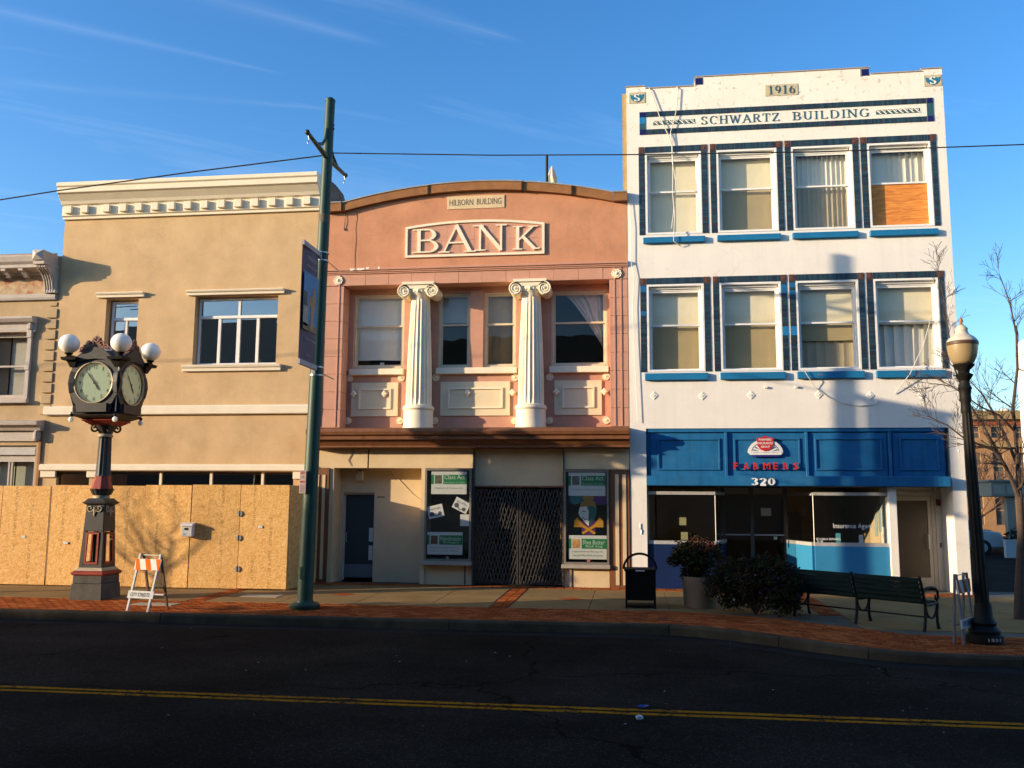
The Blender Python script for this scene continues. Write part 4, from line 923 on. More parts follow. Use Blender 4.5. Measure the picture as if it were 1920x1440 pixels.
W2 = sash_window(bank, -4.56, -3.79, 5.05, 6.86, .50, 6.09, CRF, .045, low=SCREEN, lab='narrow dark window with a half blind beside the left column')
roller(W2, -4.52, -3.83, 6.16, 6.82, .66, mat('grey half blind', (.50, .49, .45), .9))
W3 = sash_window(bank, -3.46, -2.69, 5.05, 6.86, .50, 6.09, CRF, .045, low=SCREEN, lab='narrow window with drawn pale curtain beside the right column')
roller(W3, -3.42, -2.73, 5.10, 6.82, .70, mat('pale sheer', (.40, .36, .27), .95, .1, 3), .02)
W4 = sash_window(bank, -1.855, -.545, 5.05, 6.85, .50, 6.09, CRF, .05, lab='window with a white lace curtain swept to the right')
k = MB(); o = []; rows, cols_ = 14, 14
for i in range(rows + 1):
    f = i / rows; z = 6.80 - 1.35 * f; lft = -1.55 + .93 * (f ** .8); rgt = -.62
    for j in range(cols_ + 1):
        g = j / cols_; o.append((lft + (rgt - lft) * g, .68 + .03 * math.sin(g * 34), z - .12 * g * f))
k.add(o, [(i * (cols_ + 1) + j, i * (cols_ + 1) + j + 1, (i + 1) * (cols_ + 1) + j + 1, (i + 1) * (cols_ + 1) + j) for i in range(rows) for j in range(cols_)])
k.build('curtain', LACE, W4, smooth=80)
for (a, b, w_) in ((-6.70, -5.38, W1), (-4.58, -2.66, W2), (-1.89, -.52, W4)): box('sill', CREAM, w_, a, b, .34, .50, 4.89, 5.035, .008)
box('mullion_pier', PINK, bank, -3.78, -3.47, .42, .462, 5.045, 6.9)
for (a, b) in ((-6.66, -5.51), (-4.48, -2.82), (-1.78, -.68)):
    p_ = box('spandrel_panel', mat('cream panel', (.78, .64, .42), .8, .07, 2), bank, a, b, .425, .462, 3.90, 4.71, .006)
    q = MB(); za, zb = 4.07, 4.56; xa, xb = a + .19, b - .17
    q.prism([(xa, za), (xb, za), (xb - .035, za + .035), (xa + .035, za + .035)], 'y', .395, .426); q.prism([(xa, zb), (xa + .035, zb - .035), (xb - .035, zb - .035), (xb, zb)], 'y', .395, .426)
    q.prism([(xa, za), (xa + .035, za + .035), (xa + .035, zb - .035), (xa, zb)], 'y', .396, .426); q.prism([(xb, za), (xb, zb), (xb - .035, zb - .035), (xb - .035, za + .035)], 'y', .396, .426)
    q.build('panel_moulding', CREAM, p_)
for (x_, z_) in ((-6.72, 4.83), (-5.45, 4.82), (-4.60, 4.82), (-2.71, 4.80), (-1.89, 4.80), (-.58, 4.80), (-6.73, 3.80), (-5.46, 3.79), (-4.61, 3.79), (-2.71, 3.78), (-1.89, 3.78), (-.58, 3.78)): rosette(x_, z_, .46, .088, 'small_rosette')
dia = MB(); dia.add([(-.09, 0, 0), (0, 0, -.09), (.09, 0, 0), (0, 0, .09), (-.06, -.035, 0), (0, -.035, -.06), (.06, -.035, 0), (0, -.035, .06)], [(4, 5, 6, 7), (0, 1, 5, 4), (1, 2, 6, 5), (2, 3, 7, 6), (3, 0, 4, 7)])
dme = dia.mesh('anchor_plate', CREAM)
for x_ in (-5.84, -3.83, -2.76, -1.73, -.62, -6.60): link('anchor_plate', dme, bank, (x_, .40, 4.44))
# fluted ionic columns
def ionic(cx, lab):
    cy = .20
    k = MB(); nseg = 96; fl = 20; o = []; prof = []
    for i in range(15):
        f = i / 14; z = 4.10 + (6.66 - 4.10) * f; r = .305 - .085 * (f ** 1.6); prof.append((r, z, 1.0 if .03 < f < .965 else 0.25))
    for (r, z, a) in prof:
        for j in range(nseg):
            t = 2 * math.pi * j / nseg; q = abs(math.sin(t * fl / 2)); rr = r * (1 - .105 * a * (q ** .8 if q > .28 else 0)); o.append((cx + rr * math.cos(t), cy + rr * math.sin(t), z))
    fs = [(i * nseg + j, i * nseg + (j + 1) % nseg, (i + 1) * nseg + (j + 1) % nseg, (i + 1) * nseg + j) for i in range(14) for j in range(nseg)]
    col = k.add(o, fs).build('column_shaft', CREAM, bank, smooth=25); col['label'] = lab
    MB().lathe([(.36, 3.575), (.36, 3.62), (.345, 3.66), (.345, 4.0), (.372, 4.03), (.372, 4.06), (.355, 4.075), (.355, 4.10), (.31, 4.125)], cx, cy, 40).build('column_base', CREAM, col, smooth=30)
    MB().lathe([(.20, 6.60), (.235, 6.65), (.235, 6.69), (.25, 6.72), (.30, 6.80), (.31, 6.86), (.29, 6.88)], cx, cy, 32).build('echinus', CREAM, col, smooth=40)
    MB().prism([(cx - .37, 6.955), (cx + .37, 6.955), (cx + .385, 6.985), (cx + .385, 7.02), (cx - .385, 7.02), (cx - .385, 6.985)], 'y', -.135, .45).build('abacus', CREAM, col)
    MB().prism([(cx - .36, 6.95), (cx - .40, 6.90), (cx - .30, 6.86), (cx + .30, 6.86), (cx + .40, 6.90), (cx + .36, 6.95)], 'y', -.10, .45).build('volute_band', CREAM, col)
    for s_ in (-1, 1):
        vx = cx + s_ * .335; vz = 6.80
        q = MB(); n3 = 28; ring = [(vx + .15 * math.cos(2 * math.pi * i / n3), vz + .15 * math.sin(2 * math.pi * i / n3)) for i in range(n3)]
        q.prism(ring, 'y', -.10, .42); v_ = q.build('volute', CREAM, col, smooth=30)
        sp = []
        for i in range(44):
            a = i / 43; ang = R(90) + s_ * -1 * a * R(360 * 2.4); rr = .142 * (1 - a) ** .85 + .012; sp.append((vx + rr * math.cos(ang), -.108, vz + rr * math.sin(ang)))
        MB().tube(sp, [.017 * (1 - .5 * i / 43) for i in range(44)], 6).build('spiral', CREAM, v_, smooth=60)
        MB().sphere((vx, -.112, vz), .028, 10, 6).build('volute_eye', CREAM, v_, smooth=60)
    egg = MB().sphere((0, 0, 0), .042, 10, 6, 1.25).mesh('egg', CREAM, 60)
    for i in range(5): link('egg', egg, col, (cx - .17 + .085 * i, -.075 + .02 * abs(i - 2), 6.815))
ionic(-4.945, 'left fluted ionic column'); ionic(-2.300, 'right fluted ionic column')
# brown cornice over the shop front
MB().prism([(.45, 3.575), (-.40, 3.56), (-.47, 3.53), (-.485, 3.47), (-.46, 3.40), (-.40, 3.37), (-.40, 3.335), (-.43, 3.32), (-.43, 3.295), (-.36, 3.28), (-.31, 3.22), (-.27, 3.165), (-.30, 3.155), (-.30, 3.125), (-.10, 3.11), (.3, 3.10)], 'x', -7.42, -.055).build('shop_cornice', BROWN, bank)
# shop front: header, alcove with door, display cases, gate
box('header', CREAMS, bank, -7.36, -6.08, 0, .62, 2.66, 3.105, .004); box('header', CREAMS, bank, -6.055, -3.60, .012, .62, 2.66, 3.105, .004); box('header', CREAMS, bank, -1.52, -.065, 0, .62, 2.64, 3.105, .004)
box('gate_header', CREAMS, bank, -3.575, -1.545, .10, .62, 2.26, 3.10); box('gate_header_trim', mat('rusty trim', (.24, .09, .04), .7, .2, 6), bank, -3.57, -1.55, .06, .1, 2.235, 2.27)
for xx in (-3.60, -1.545): box('gate_jamb', ALUMD, bank, xx - .0, xx + .028, -.03, .62, .05, 3.0)
alc = MB(); yb = .52
alc.box(-6.98, -6.88, 0, yb + .1, .03, 2.66)
alc.box(-6.04, -4.72, yb, yb + .1, .03, 2.66); alc.box(-6.88, -6.82, yb, yb + .1, .03, 2.66); alc.box(-6.82, -6.04, yb, yb + .1, 2.10, 2.66)
alc.box(-4.80, -4.70, .0, yb - .002, .03, 2.66)
alc.build('alcove_wall', CREAMS, bank)
dr = box('door', mat('slate blue door', (.030, .044, .050), .5, .1, 3), bank, -6.80, -6.06, yb + .16, yb + .2, .10, 2.06, .004)
q = MB(); q.box(-6.82, -6.78, yb + .1, yb + .17, .06, 2.10); q.box(-6.08, -6.04, yb + .1, yb + .17, .06, 2.10); q.box(-6.78, -6.08, yb + .1, yb + .17, 2.05, 2.10); q.build('door_frame', ALUM, dr)
box('kick_plate', mat('grey kick plate', (.17, .17, .18), .5), dr, -6.77, -6.09, yb + .145, yb + .16, .12, .42); MB().tube([(-6.74, yb + .16, .95), (-6.74, yb + .11, .95), (-6.74, yb + .11, 1.16), (-6.74, yb + .16, 1.16)], .011, 6).build('door_handle', ZINC, dr)
for (za, zb_) in ((.95, 1.27), (.52, .86)): box('door_notice', PAPER, dr, -6.20, -6.10, yb + .148, yb + .152, za, zb_)
box('wall_lamp', mat('beige lamp box', (.62, .52, .36), .7, .1, 9), bank, -6.47, -6.31, yb - .15, yb - .001, 2.38, 2.60, .012)
MB().tube([(-6.44, yb - .02, 2.62), (-6.46, -.012, 2.72), (-6.54, -.012, 2.84), (-6.44, -.012, 3.02), (-6.42, -.012, 3.10)], .007, 5).build('loose_cable', INK, bank)
MB().tube([(-5.72, yb - .008, 2.62), (-5.45, yb - .008, 2.40), (-5.1, yb - .008, 2.05), (-4.85, yb - .008, 1.88), (-4.82, yb - .008, 1.84)], .012, 5).build('loose_cable', CREAMS, bank)
box('slot_vent', INK, bank, -5.98, -5.80, yb - .006, yb, 1.985, 2.01)
# left pilaster of the shop front: brown with pale strips
box('shop_pilaster', BROWN, bank, -7.36, -6.985, -.04, .30, .03, 2.655)
for x_ in (-7.25, -7.10): box('pilaster_strip', CREAMS, bank, x_ - .035, x_ + .035, -.055, -.041, .12, 2.50)
box('shop_pilaster', BROWN, bank, -.515, -.07, -.02, .30, .03, 2.635)
for x_ in (-.345, -.185): box('pilaster_strip', CREAMS, bank, x_ - .04, x_ + .04, -.036, -.021, .11, 2.53)
# bulkheads below the display cases
box('bulkhead', CREAMS, bank, -4.70, -3.60, .06, .2, .03, .56, .004); box('bulkhead', CREAMS, bank, -1.53, -.52, .02, .2, .03, .52, .004); box('bulkhead_slot', INK, bank, -1.36, -1.33, .012, .02, .05, .45); box('bulkhead_slot', INK, bank, -3.78, -3.755, .05, .06, .05, .50)
MASKG = mat('mask green', (.02, .13, .10), .6); MASKP = mat('mask purple', (.09, .02, .12), .6); MASKY = mat('mask gold', (.55, .26, .012), .5); MASKW = mat('mask white', (.72, .70, .62), .6)
def display_case(x0, x1, z0, z1, yf, lab):
    m = MB(); f = .045
    m.box(x0, x0 + f, yf, .5, z0, z1); m.box(x1 - f, x1, yf, .5, z0, z1); m.box(x0 + f, x1 - f, yf, .5, z1 - f, z1); m.box(x0 + f, x1 - f, yf, .5, z0, z0 + f); m.box(x0 + f, x1 - f, .45, .5, z0 + f, z1 - f)
    c = m.build('display_case', mat('bronze case frame', (.19, .165, .13), .5, .1, 6), bank); c['label'] = lab
    MB().box(x0 - .05, x1 + .02, yf - .05, .3, z0 - .09, z0 - .002).build('case_sill', mat('grey sill', (.33, .29, .24), .7, .1, 4), c, bevel=.006)
    MB().box(x0 + f, x1 - f, .40, .445, z0 + f, z1 - f).build('backing', mat('brown backing', (.085, .068, .045), .9, .25, 3), c)
    MB().quad((x0 + f, yf + .02, z0 + f), (x1 - f, yf + .02, z0 + f), (x1 - f, yf + .02, z1 - f), (x0 + f, yf + .02, z1 - f)).build('pane', SHOPGL, c)
    return c
def shop_sign(c, x0, x1, z0, z1, y, t1, t2, foot, pic, nm='poster'):
    s_ = box(nm, PAPER, c, x0, x1, y, y + .004, z0, z1); w_ = x1 - x0; h = z1 - z0
    box('green_bar', SIGNG, s_, x0 + w_ * .34, x1 - .003, y - .002, y, z0 + h * .44, z0 + h * .86); box('green_bar', SIGNG, s_, x0, x0 + w_ * .07, y - .002, y, z0 + h * .44, z0 + h * .86)
    box('picture', mat('picture ' + pic, {'olive': (.12, .12, .06), 'grey': (.12, .13, .11), 'rust': (.16, .06, .03), 'orange': (.55, .27, .09)}[pic], .7, .45, 14), s_, x0 + w_ * .10, x0 + w_ * .30, y - .002, y, z0 + h * .46, z0 + h * .84)
    k_ = MB(); sans(k_, t1, x0 + w_ * .37, z0 + h * (.62 if not t2 or len(t2) < 14 else .66), w_ * .58, h * .19, y - .0035, bold=.004)
    if t2: sans(k_, t2, x0 + w_ * (.45 if len(t2) < 14 else .37), z0 + h * .47, w_ * (.45 if len(t2) < 14 else .58), h * (.13 if len(t2) < 14 else .07), y - .0035, bold=.002)
    k_.build('lettering', mat('pale sign lettering', (.55, .62, .5), .7), s_)
    k_ = MB()
    for i, ln in enumerate(foot): sans(k_, ln, x0 + w_ * .10, z0 + h * (.27 - .15 * i) if len(foot) > 1 else z0 + h * .22, w_ * .8, h * .085, y - .0015)
    k_.build('lettering', mat('grey print', (.14, .18, .16), .8), s_)
    return s_
cl = display_case(-4.68, -3.61, .58, 2.65, -.14, 'left display case with green posters')
yp = -.108
shop_sign(cl, -4.54, -3.72, 2.07, 2.58, yp, 'Class Act', 'Boutique & Gifts', ['Fragrance & Accessories'], 'olive')
shop_sign(cl, -4.61, -3.80, .72, 1.22, yp, 'Handmade', 'Soaps', ['Shea Butter, Incense & Lotions', 'Imported Oils and 100% Pure'], 'rust')
for (cx_, cz_, rot_, w_, h_) in ((-4.43, 1.68, R(-13), .36, .28), (-3.84, 1.82, R(26), .36, .26)):
    p_ = MB().box(-w_ / 2, w_ / 2, 0, .004, -h_ / 2, h_ / 2).build('notice_card', mat('card white', (.72, .72, .68), .8), cl, loc=(cx_, yp, cz_), rot=(0, rot_, 0))
    q = MB()
    for (ax, az, rr) in ((-w_ * .27, -h_ * .16, .055), (w_ * .25, -h_ * .22, .045)):
        q.add([(ax + rr * math.cos(2 * math.pi * i / 12), -.003, az + rr * math.sin(2 * math.pi * i / 12)) for i in range(12)], [tuple(range(12))])
    q.tube([(-w_ * .2, -.003, -h_ * .26), (0, -.003, -h_ * .38), (w_ * .2, -.003, -h_ * .27)], .008, 4)
    sans(q, "One's & More" if rot_ > 0 else 'Toys & Light', -w_ * .36, h_ * .12, w_ * .7, h_ * .18, -.003)
    q.build('print', mat('soft grey print', (.10, .10, .11), .8), p_, loc=(cx_, yp, cz_), rot=(0, rot_, 0))
box('notice_card', MATS['card white'], cl, -3.86, -3.66, yp, yp + .004, 1.36, 1.62)
k = MB(); k.add([(-4.14 + .04 * math.cos(2 * math.pi * i / 12), yp, .645 + .04 * math.sin(2 * math.pi * i / 12)) for i in range(12)], [tuple(range(12))]); k.build('round_sticker', mat('sticker grey', (.35, .33, .33), .7), cl)
cr_ = display_case(-1.525, -.525, .55, 2.63, -.06, 'right display case with a mardi gras mask')
yp = -.028
shop_sign(cr_, -1.42, -.60, 2.05, 2.57, yp, 'Class Act', 'Boutique & Gifts', ['Fragrance & Accessories'], 'grey')
shop_sign(cr_, -1.42, -.58, .66, 1.18, yp, 'Shea Butter', 'Black Soap', ['Fragrant Body and Burning Oils', 'Scented Wax Melts & Incense'], 'orange')
k = MB(); k.add([(-.98 + .04 * math.cos(2 * math.pi * i / 12), yp - .004, .635 + .04 * math.sin(2 * math.pi * i / 12)) for i in range(12)], [tuple(range(12))]); k.build('round_sticker', mat('sticker red', (.5, .2, .17), .7), cr_)
# paper carnival mask: cap of three lobes, two-tone face, gold crossed ribbons
mk = MB(); 
def blob(k_, cx_, cz_, rx, rz, y, n_=18, a0=0): k_.add([(cx_ + rx * math.cos(2 * math.pi * i / n_ + a0), y, cz_ + rz * math.sin(2 * math.pi * i / n_ + a0)) for i in range(n_)], [tuple(range(n_))])
k = MB(); blob(k, -1.20, 2.00, .17, .11, yp + .012); blob(k, -.72, 1.97, .17, .12, yp + .013); msk = k.build('carnival_mask', MASKP, cr_); msk['label'] = 'paper carnival mask with two-tone face and gold ribbons'
k = MB(); blob(k, -1.26, 1.98, .15, .12, yp + .006); k.build('cap_lobe', mat('mask teal', (.015, .12, .14), .6), msk)
k = MB(); blob(k, -.98, 2.02, .13, .10, yp + .004); k.add([(-1.16, yp + .006, 1.76), (-1.15, yp + .006, 1.92), (-1.0, yp + .006, 1.97), (-.84, yp + .006, 1.93), (-.80, yp + .006, 1.78), (-.98, yp + .006, 1.70)], [(0, 1, 2, 3, 4, 5)]); k.build('cap_lobe', mat('mask dull gold', (.34, .17, .02), .6), msk)
k = MB(); k.add([(-1.17, yp, 1.80), (-1.20, yp, 1.66), (-1.16, yp, 1.58), (-1.05, yp, 1.46), (-.97, yp, 1.38), (-.98, yp, 1.56), (-.97, yp, 1.70), (-1.02, yp, 1.82)], [(0, 1, 2, 3, 4, 5, 6, 7)]); k.build('face_half', MASKW, msk)
k = MB(); k.add([(-1.00, yp - .002, 1.80), (-.97, yp - .002, 1.70), (-.98, yp - .002, 1.56), (-.96, yp - .002, 1.42), (-.86, yp - .002, 1.52), (-.80, yp - .002, 1.66), (-.80, yp - .002, 1.78), (-.9, yp - .002, 1.84)], [(0, 1, 2, 3, 4, 5, 6, 7)]); k.build('face_half', MASKG, msk)
k = MB(); k.tube([(-1.12, yp - .002, 1.70), (-1.08, yp - .002, 1.715), (-1.04, yp - .002, 1.70)], .008, 4); k.tube([(-1.12, yp - .002, 1.58), (-1.06, yp - .002, 1.53), (-.99, yp - .002, 1.54)], .008, 4); k.build('face_line', INK, msk)
k = MB()
for s_ in (-1, 1):
    c_ = -.975; yy = yp - .004 - (.002 if s_ > 0 else 0)
    k.add([(c_ + s_ * .33, yy, 1.36), (c_ + s_ * .32, yy, 1.50), (c_ + s_ * .25, yy, 1.58), (c_ + s_ * .12, yy, 1.42), (c_ - s_ * .16, yy, 1.24), (c_ - s_ * .12, yy, 1.20), (c_ + s_ * .0, yy, 1.28), (c_ + s_ * .14, yy, 1.36)], [(0, 1, 2, 3, 4, 5, 6, 7)])
k.build('ribbon', MASKY, msk)
k = MB(); k.add([(-1.12, yp + .004, 1.22), (-.98, yp + .004, 1.16), (-.84, yp + .004, 1.22), (-.80, yp + .004, 1.50), (-1.15, yp + .004, 1.50)], [(0, 1, 2, 3, 4)]); k.build('collar', MASKP, msk)
# vestibule behind the gate
VEST = mat('brown vestibule', (.20, .13, .075), .8, .2, 2)
q = MB(); q.quad((-3.57, .3, .06), (-3.0, 2.4, .06), (-3.0, 2.4, 2.6), (-3.57, .3, 2.6)); q.quad((-1.56, .3, .06), (-2.1, 2.4, .06), (-2.1, 2.4, 2.6), (-1.56, .3, 2.6)); q.quad((-3.6, .1, .055), (-1.5, .1, .055), (-1.5, 2.4, .055), (-3.6, 2.4, .055)); q.quad((-3.0, 2.4, 0), (-2.1, 2.4, 0), (-2.1, 2.4, 2.6), (-3.0, 2.4, 2.6)); q.quad((-3.6, .3, 2.6), (-1.5, .3, 2.6), (-1.5, 2.4, 2.6), (-3.6, 2.4, 2.6))
q.build('vestibule', VEST, bank); box('bottom_track', IRON, bank, -3.57, -1.56, .10, .16, .05, .075); box('top_track', IRON, bank, -3.57, -1.56, .10, .16, 2.215, 2.235)
# folding scissor gate: two families of steep flat bars and its uprights
gate = link('scissor_gate', MB().box(-2.60, -2.57, .12, .14, .075, 2.215).box(-2.545, -2.515, .12, .14, .075, 2.215).box(-3.565, -3.54, .12, .14, .075, 2.215).box(-1.595, -1.57, .12, .14, .075, 2.215).mesh('scissor_gate', mat('gate steel', (.055, .05, .046), .35, .3, 9, spec=.7)), bank); gate['label'] = 'dark folding scissor gate across the bank entrance'
def lattice(x0, x1, z0, z1, dx, run, ybar, sgn):
    i = 0; x = x0 - run
    while x < x1 + run:
        xa, za, xb, zb_ = x, z0, x + sgn * run, z1
        # clip to the opening
        def at(xx): return z0 + (xx - x) / (sgn * run) * (z1 - z0)
        if xa < x0: za = at(x0); xa = x0
        if xa > x1: za = at(x1); xa = x1
        if xb < x0: zb_ = at(x0); xb = x0
        if xb > x1: zb_ = at(x1); xb = x1
        if z0 <= za < z1 and z0 < zb_ <= z1 and zb_ - za > .12:
            jit = random.uniform(-.012, .012); MB().bar((xa + jit, ybar + random.uniform(-.004, .004), za), (xb + jit + random.uniform(-.008, .008), ybar + random.uniform(-.004, .004), zb_), .006, .021, (1, 0, 0)).build('lattice_bar', MATS['gate steel'], gate)
        x += dx
for (xa, xb) in ((-3.54, -2.60), (-2.515, -1.595)):
    lattice(xa, xb, .09, 2.20, .078, .62, .122, 1); lattice(xa, xb, .09, 2.20, .078, .62, .138, -1)
# flag furled on the roof behind the coping
fl = thing('rooftop_umbrella', 'furled white umbrella and dark pole standing on the bank roof', 'umbrella', (-2.05, 2.0, 8.3))
MB().tube([(-2.09, 1.80, 8.2), (-2.09, 1.80, 10.72)], .034, 8).build('pole', IRON, fl)
k = MB(); o = []; n3 = 22
for (r_, z_) in ((.015, 10.56), (.04, 10.50), (.075, 10.38), (.11, 10.26), (.12, 10.12), (.12, 9.9), (.10, 9.5)):
    for i in range(n3):
        a = 2 * math.pi * i / n3; m_ = 1 + .28 * math.sin(a * 5.5 + z_ * 3); o.append((-1.99 + r_ * m_ * math.cos(a), 2.12 + r_ * m_ * math.sin(a), z_))
k.add(o, [(i * n3 + j, i * n3 + (j + 1) % n3, (i + 1) * n3 + (j + 1) % n3, (i + 1) * n3 + j) for i in range(6) for j in range(n3)]); k.build('canopy', mat('canvas white', (.62, .58, .50), .9, .15, 12), fl)

# ------------------------------------------------------------------ the white three-storey building
sw = thing('white_building', 'white three-storey building dated 1916 with blue tile window surrounds', 'building', (3.5, 2, 0))
SX0, SX1 = -0.05, 7.0
TXs = [(.22, 1.78), (1.845, 3.46), (3.51, 5.12), (5.165, 6.79)]; FXs = [(.365, 1.645), (1.985, 3.335), (3.645, 4.995), (5.305, 6.68)]; SXs = [(.30, 1.69), (1.96, 3.36), (3.615, 5.03), (5.275, 6.71)]
ROWS = [(8.00, 10.11, 9.955, 7.79, 7.925), (4.82, 6.985, 6.835, 4.63, 4.785)]
holes = [(a, b, r_[0], r_[2], .30) for r_ in ROWS for (a, b) in FXs] + [(.31, 6.73, 0, 3.55, .40)]
wall_holes(MB(), SX0, SX1, 0, 11.52, 0, .4, holes).build('wall', WHITEB, sw)
shell(sw, SX0 + .01, SX1 - .004, .405, 14, -.3, 11.3, WHITEB, TARR)
box('interior_wall', DARK, sw, .2, 6.8, 1.6, 1.7, 3.8, 11); 
box('party_wall_edge', mat('tan party wall', (.36, .26, .12), .9, .15, 3), sw, -.15, -.052, .12, 3.0, 8.4, 11.50)
MB().tube([(-.02, -.045, 8.9), (.03, -.05, 8.2), (.02, -.05, 7.4), (.09, -.05, 7.0), (.05, -.05, 6.3), (.07, -.05, 5.4), (.10, -.05, 4.6), (.13, -.05, 3.7)], .008, 6).build('conduit', WHITEB, sw, smooth=60)
# stepped parapet with thin coping
par = MB()
for (a, b, zt) in ((SX0, .40, 11.60), (.40, 1.55, 11.54), (1.55, 5.43, 11.755), (5.43, 6.57, 11.60), (6.57, SX1, 11.65)): par.box(a, b, .002, .38, 11.515, zt)
par.build('parapet', WHITEB, sw)
cp = MB()
for (a, b, zt) in ((SX0 - .02, .40, 11.60), (.40, 1.53, 11.54), (1.53, 5.45, 11.755), (5.45, 6.57, 11.60), (6.55, SX1 + .01, 11.65)): cp.box(a + .001, b - .001, -.02, .40, zt + .001, zt + .022)
cp.build('coping', mat('pinkish coping', (.38, .31, .27), .8, .15, 5), sw)
for x_ in (1.56, 5.27): box('navy_tile', NAVY, sw, x_, x_ + .16, -.008, .002, 11.57, 11.735, .004)
for x_ in (1.535, 5.235): box('tile_edging', GREYF, sw, x_, x_ + .02, -.012, .01, 11.56, 11.74)
# S shields
def shield(x0, z0):
    p_ = box('shield_plate', mat('sand tile', (.52, .45, .31), .7, .15, 12), sw, x0, x0 + .38, -.012, .002, z0, z0 + .27, .004)
    cx_, cz_ = x0 + .19, z0 + .13
    MB().prism([(cx_ - .16, cz_ + .085), (cx_ - .10, cz_ + .06), (cx_, cz_ + .11), (cx_ + .10, cz_ + .06), (cx_ + .16, cz_ + .085), (cx_ + .145, cz_ - .01), (cx_ + .08, cz_ - .08), (cx_, cz_ - .11), (cx_ - .08, cz_ - .08), (cx_ - .145, cz_ - .01)], 'y', -.020, -.011).build('shield', mat('shield blue', (.02, .17, .30), .4, .15, 20), p_)
    serif(MB(), 'S', cx_ - .075, cz_ - .09, .15, .185, -.020, -.028, 1.3).build('letter', WHITEB, p_)
shield(.01, 11.19); shield(6.60, 11.235)
dp = box('date_plate', mat('sand tile', (.52, .45, .31)), sw, 3.12, 3.855, -.012, .002, 11.20, 11.47, .004)
serif(MB(), '1916', 3.195, 11.235, .60, .20, -.012, -.022, .75, .14).build('date', LETB, dp)
# tile frieze and name
TC = [(.020, .045, .068), (.024, .055, .076), (.030, .066, .088), (.016, .034, .058), (.026, .060, .066), (.034, .050, .066), (.040, .032, .034), (.030, .075, .10), (.018, .030, .05)]
def tiles(x0, x1, z0, z1, vert, y, pitch, extra=None):
    """a border of thin glazed tiles: upright ones in a lintel (vert) or lying ones in a jamb"""
    k_ = MB(); L_ = (x1 - x0) if vert else (z1 - z0); n_ = int(L_ / pitch)
    k_.cur = (.05, .045, .045); k_.box(x0, x1, y, .002, z0, z1)
    for i in range(n_):
        a = i / n_; b = (i + 1) / n_; k_.cur = random.choice(TC)
        if extra:
            for (ea, eb, ec) in extra:
                if ea <= a < eb: k_.cur = ec
        pr = y - .008 - random.uniform(0, .003); e = .003
        if vert: k_.box(x0 + L_ * a + e, x0 + L_ * b - e, pr, y, z0 + .002, z1 - .002)
        else: k_.box(x0 + .002, x1 - .002, pr, y, z0 + L_ * a + e, z0 + L_ * b - e)
    return k_
FZ0, FZ1 = 10.41, 10.965
fz = tiles(.39, 6.63, FZ1 - .125, FZ1, True, -.006, .031).build('tile_border', TILE, sw)
tiles(.39, 6.63, FZ0, FZ0 + .125, True, -.006, .031).build('tile_border', TILE, sw)
for x_, z_ in ((.25, FZ0), (.25, FZ1 - .125), (6.632, FZ0), (6.632, FZ1 - .125)): box('navy_tile', NAVY, sw, x_, x_ + .138, -.016, .002, z_, z_ + .125, .004)
box('sky_blue_tile', SKYT, sw, .25, .388, -.012, .002, 10.68, 10.838); box('blue_tile', LETB, sw, .25, .388, -.012, .002, 10.537, 10.678); box('blue_tile', LETB, sw, 6.632, 6.77, -.012, .002, 10.537, 10.838)
for (word, xw, ww) in (('SCHWARTZ', 1.65, 1.77), ('BUILDING', 3.71, 1.68)):
    gp = .13; adv = [GL[c_][0] + gp for c_ in word]; kk = ww / (sum(adv) - gp); xq = xw
    for c_, a_ in zip(word, adv):
        serif(MB(), c_, xq, 10.592, GL[c_][0] * kk, .195, .002, -.012, .62).build('name_letter', LETB, sw); xq += a_ * kk
for (xa, xb) in ((.57, 1.52), (5.54, 6.48)):
    orn = box('scroll_ornament', mat('scroll teal', (.045, .12, .15), .6, .2, 20), sw, xa, xb, -.006, .002, 10.632, 10.738)
    n_ = 8; wv = (xb - xa) / n_
    for i in range(n_):
        x_ = xa + wv * i; pts_ = []
        for q in range(13):
            f = q / 12; pts_.append((x_ + wv * f, -.008, 10.685 + .040 * math.cos(math.pi * f)))
        MB().tube(pts_, [.012] * 13, 5).build('wave', WHITEB, orn)
        MB().tube([(x_ + wv * (.62 + .16 * math.cos(R(a_))), -.008, 10.706 + .016 * math.sin(R(a_))) for a_ in range(-90, 200, 40)], .007, 4).build('curl', WHITEB, orn)
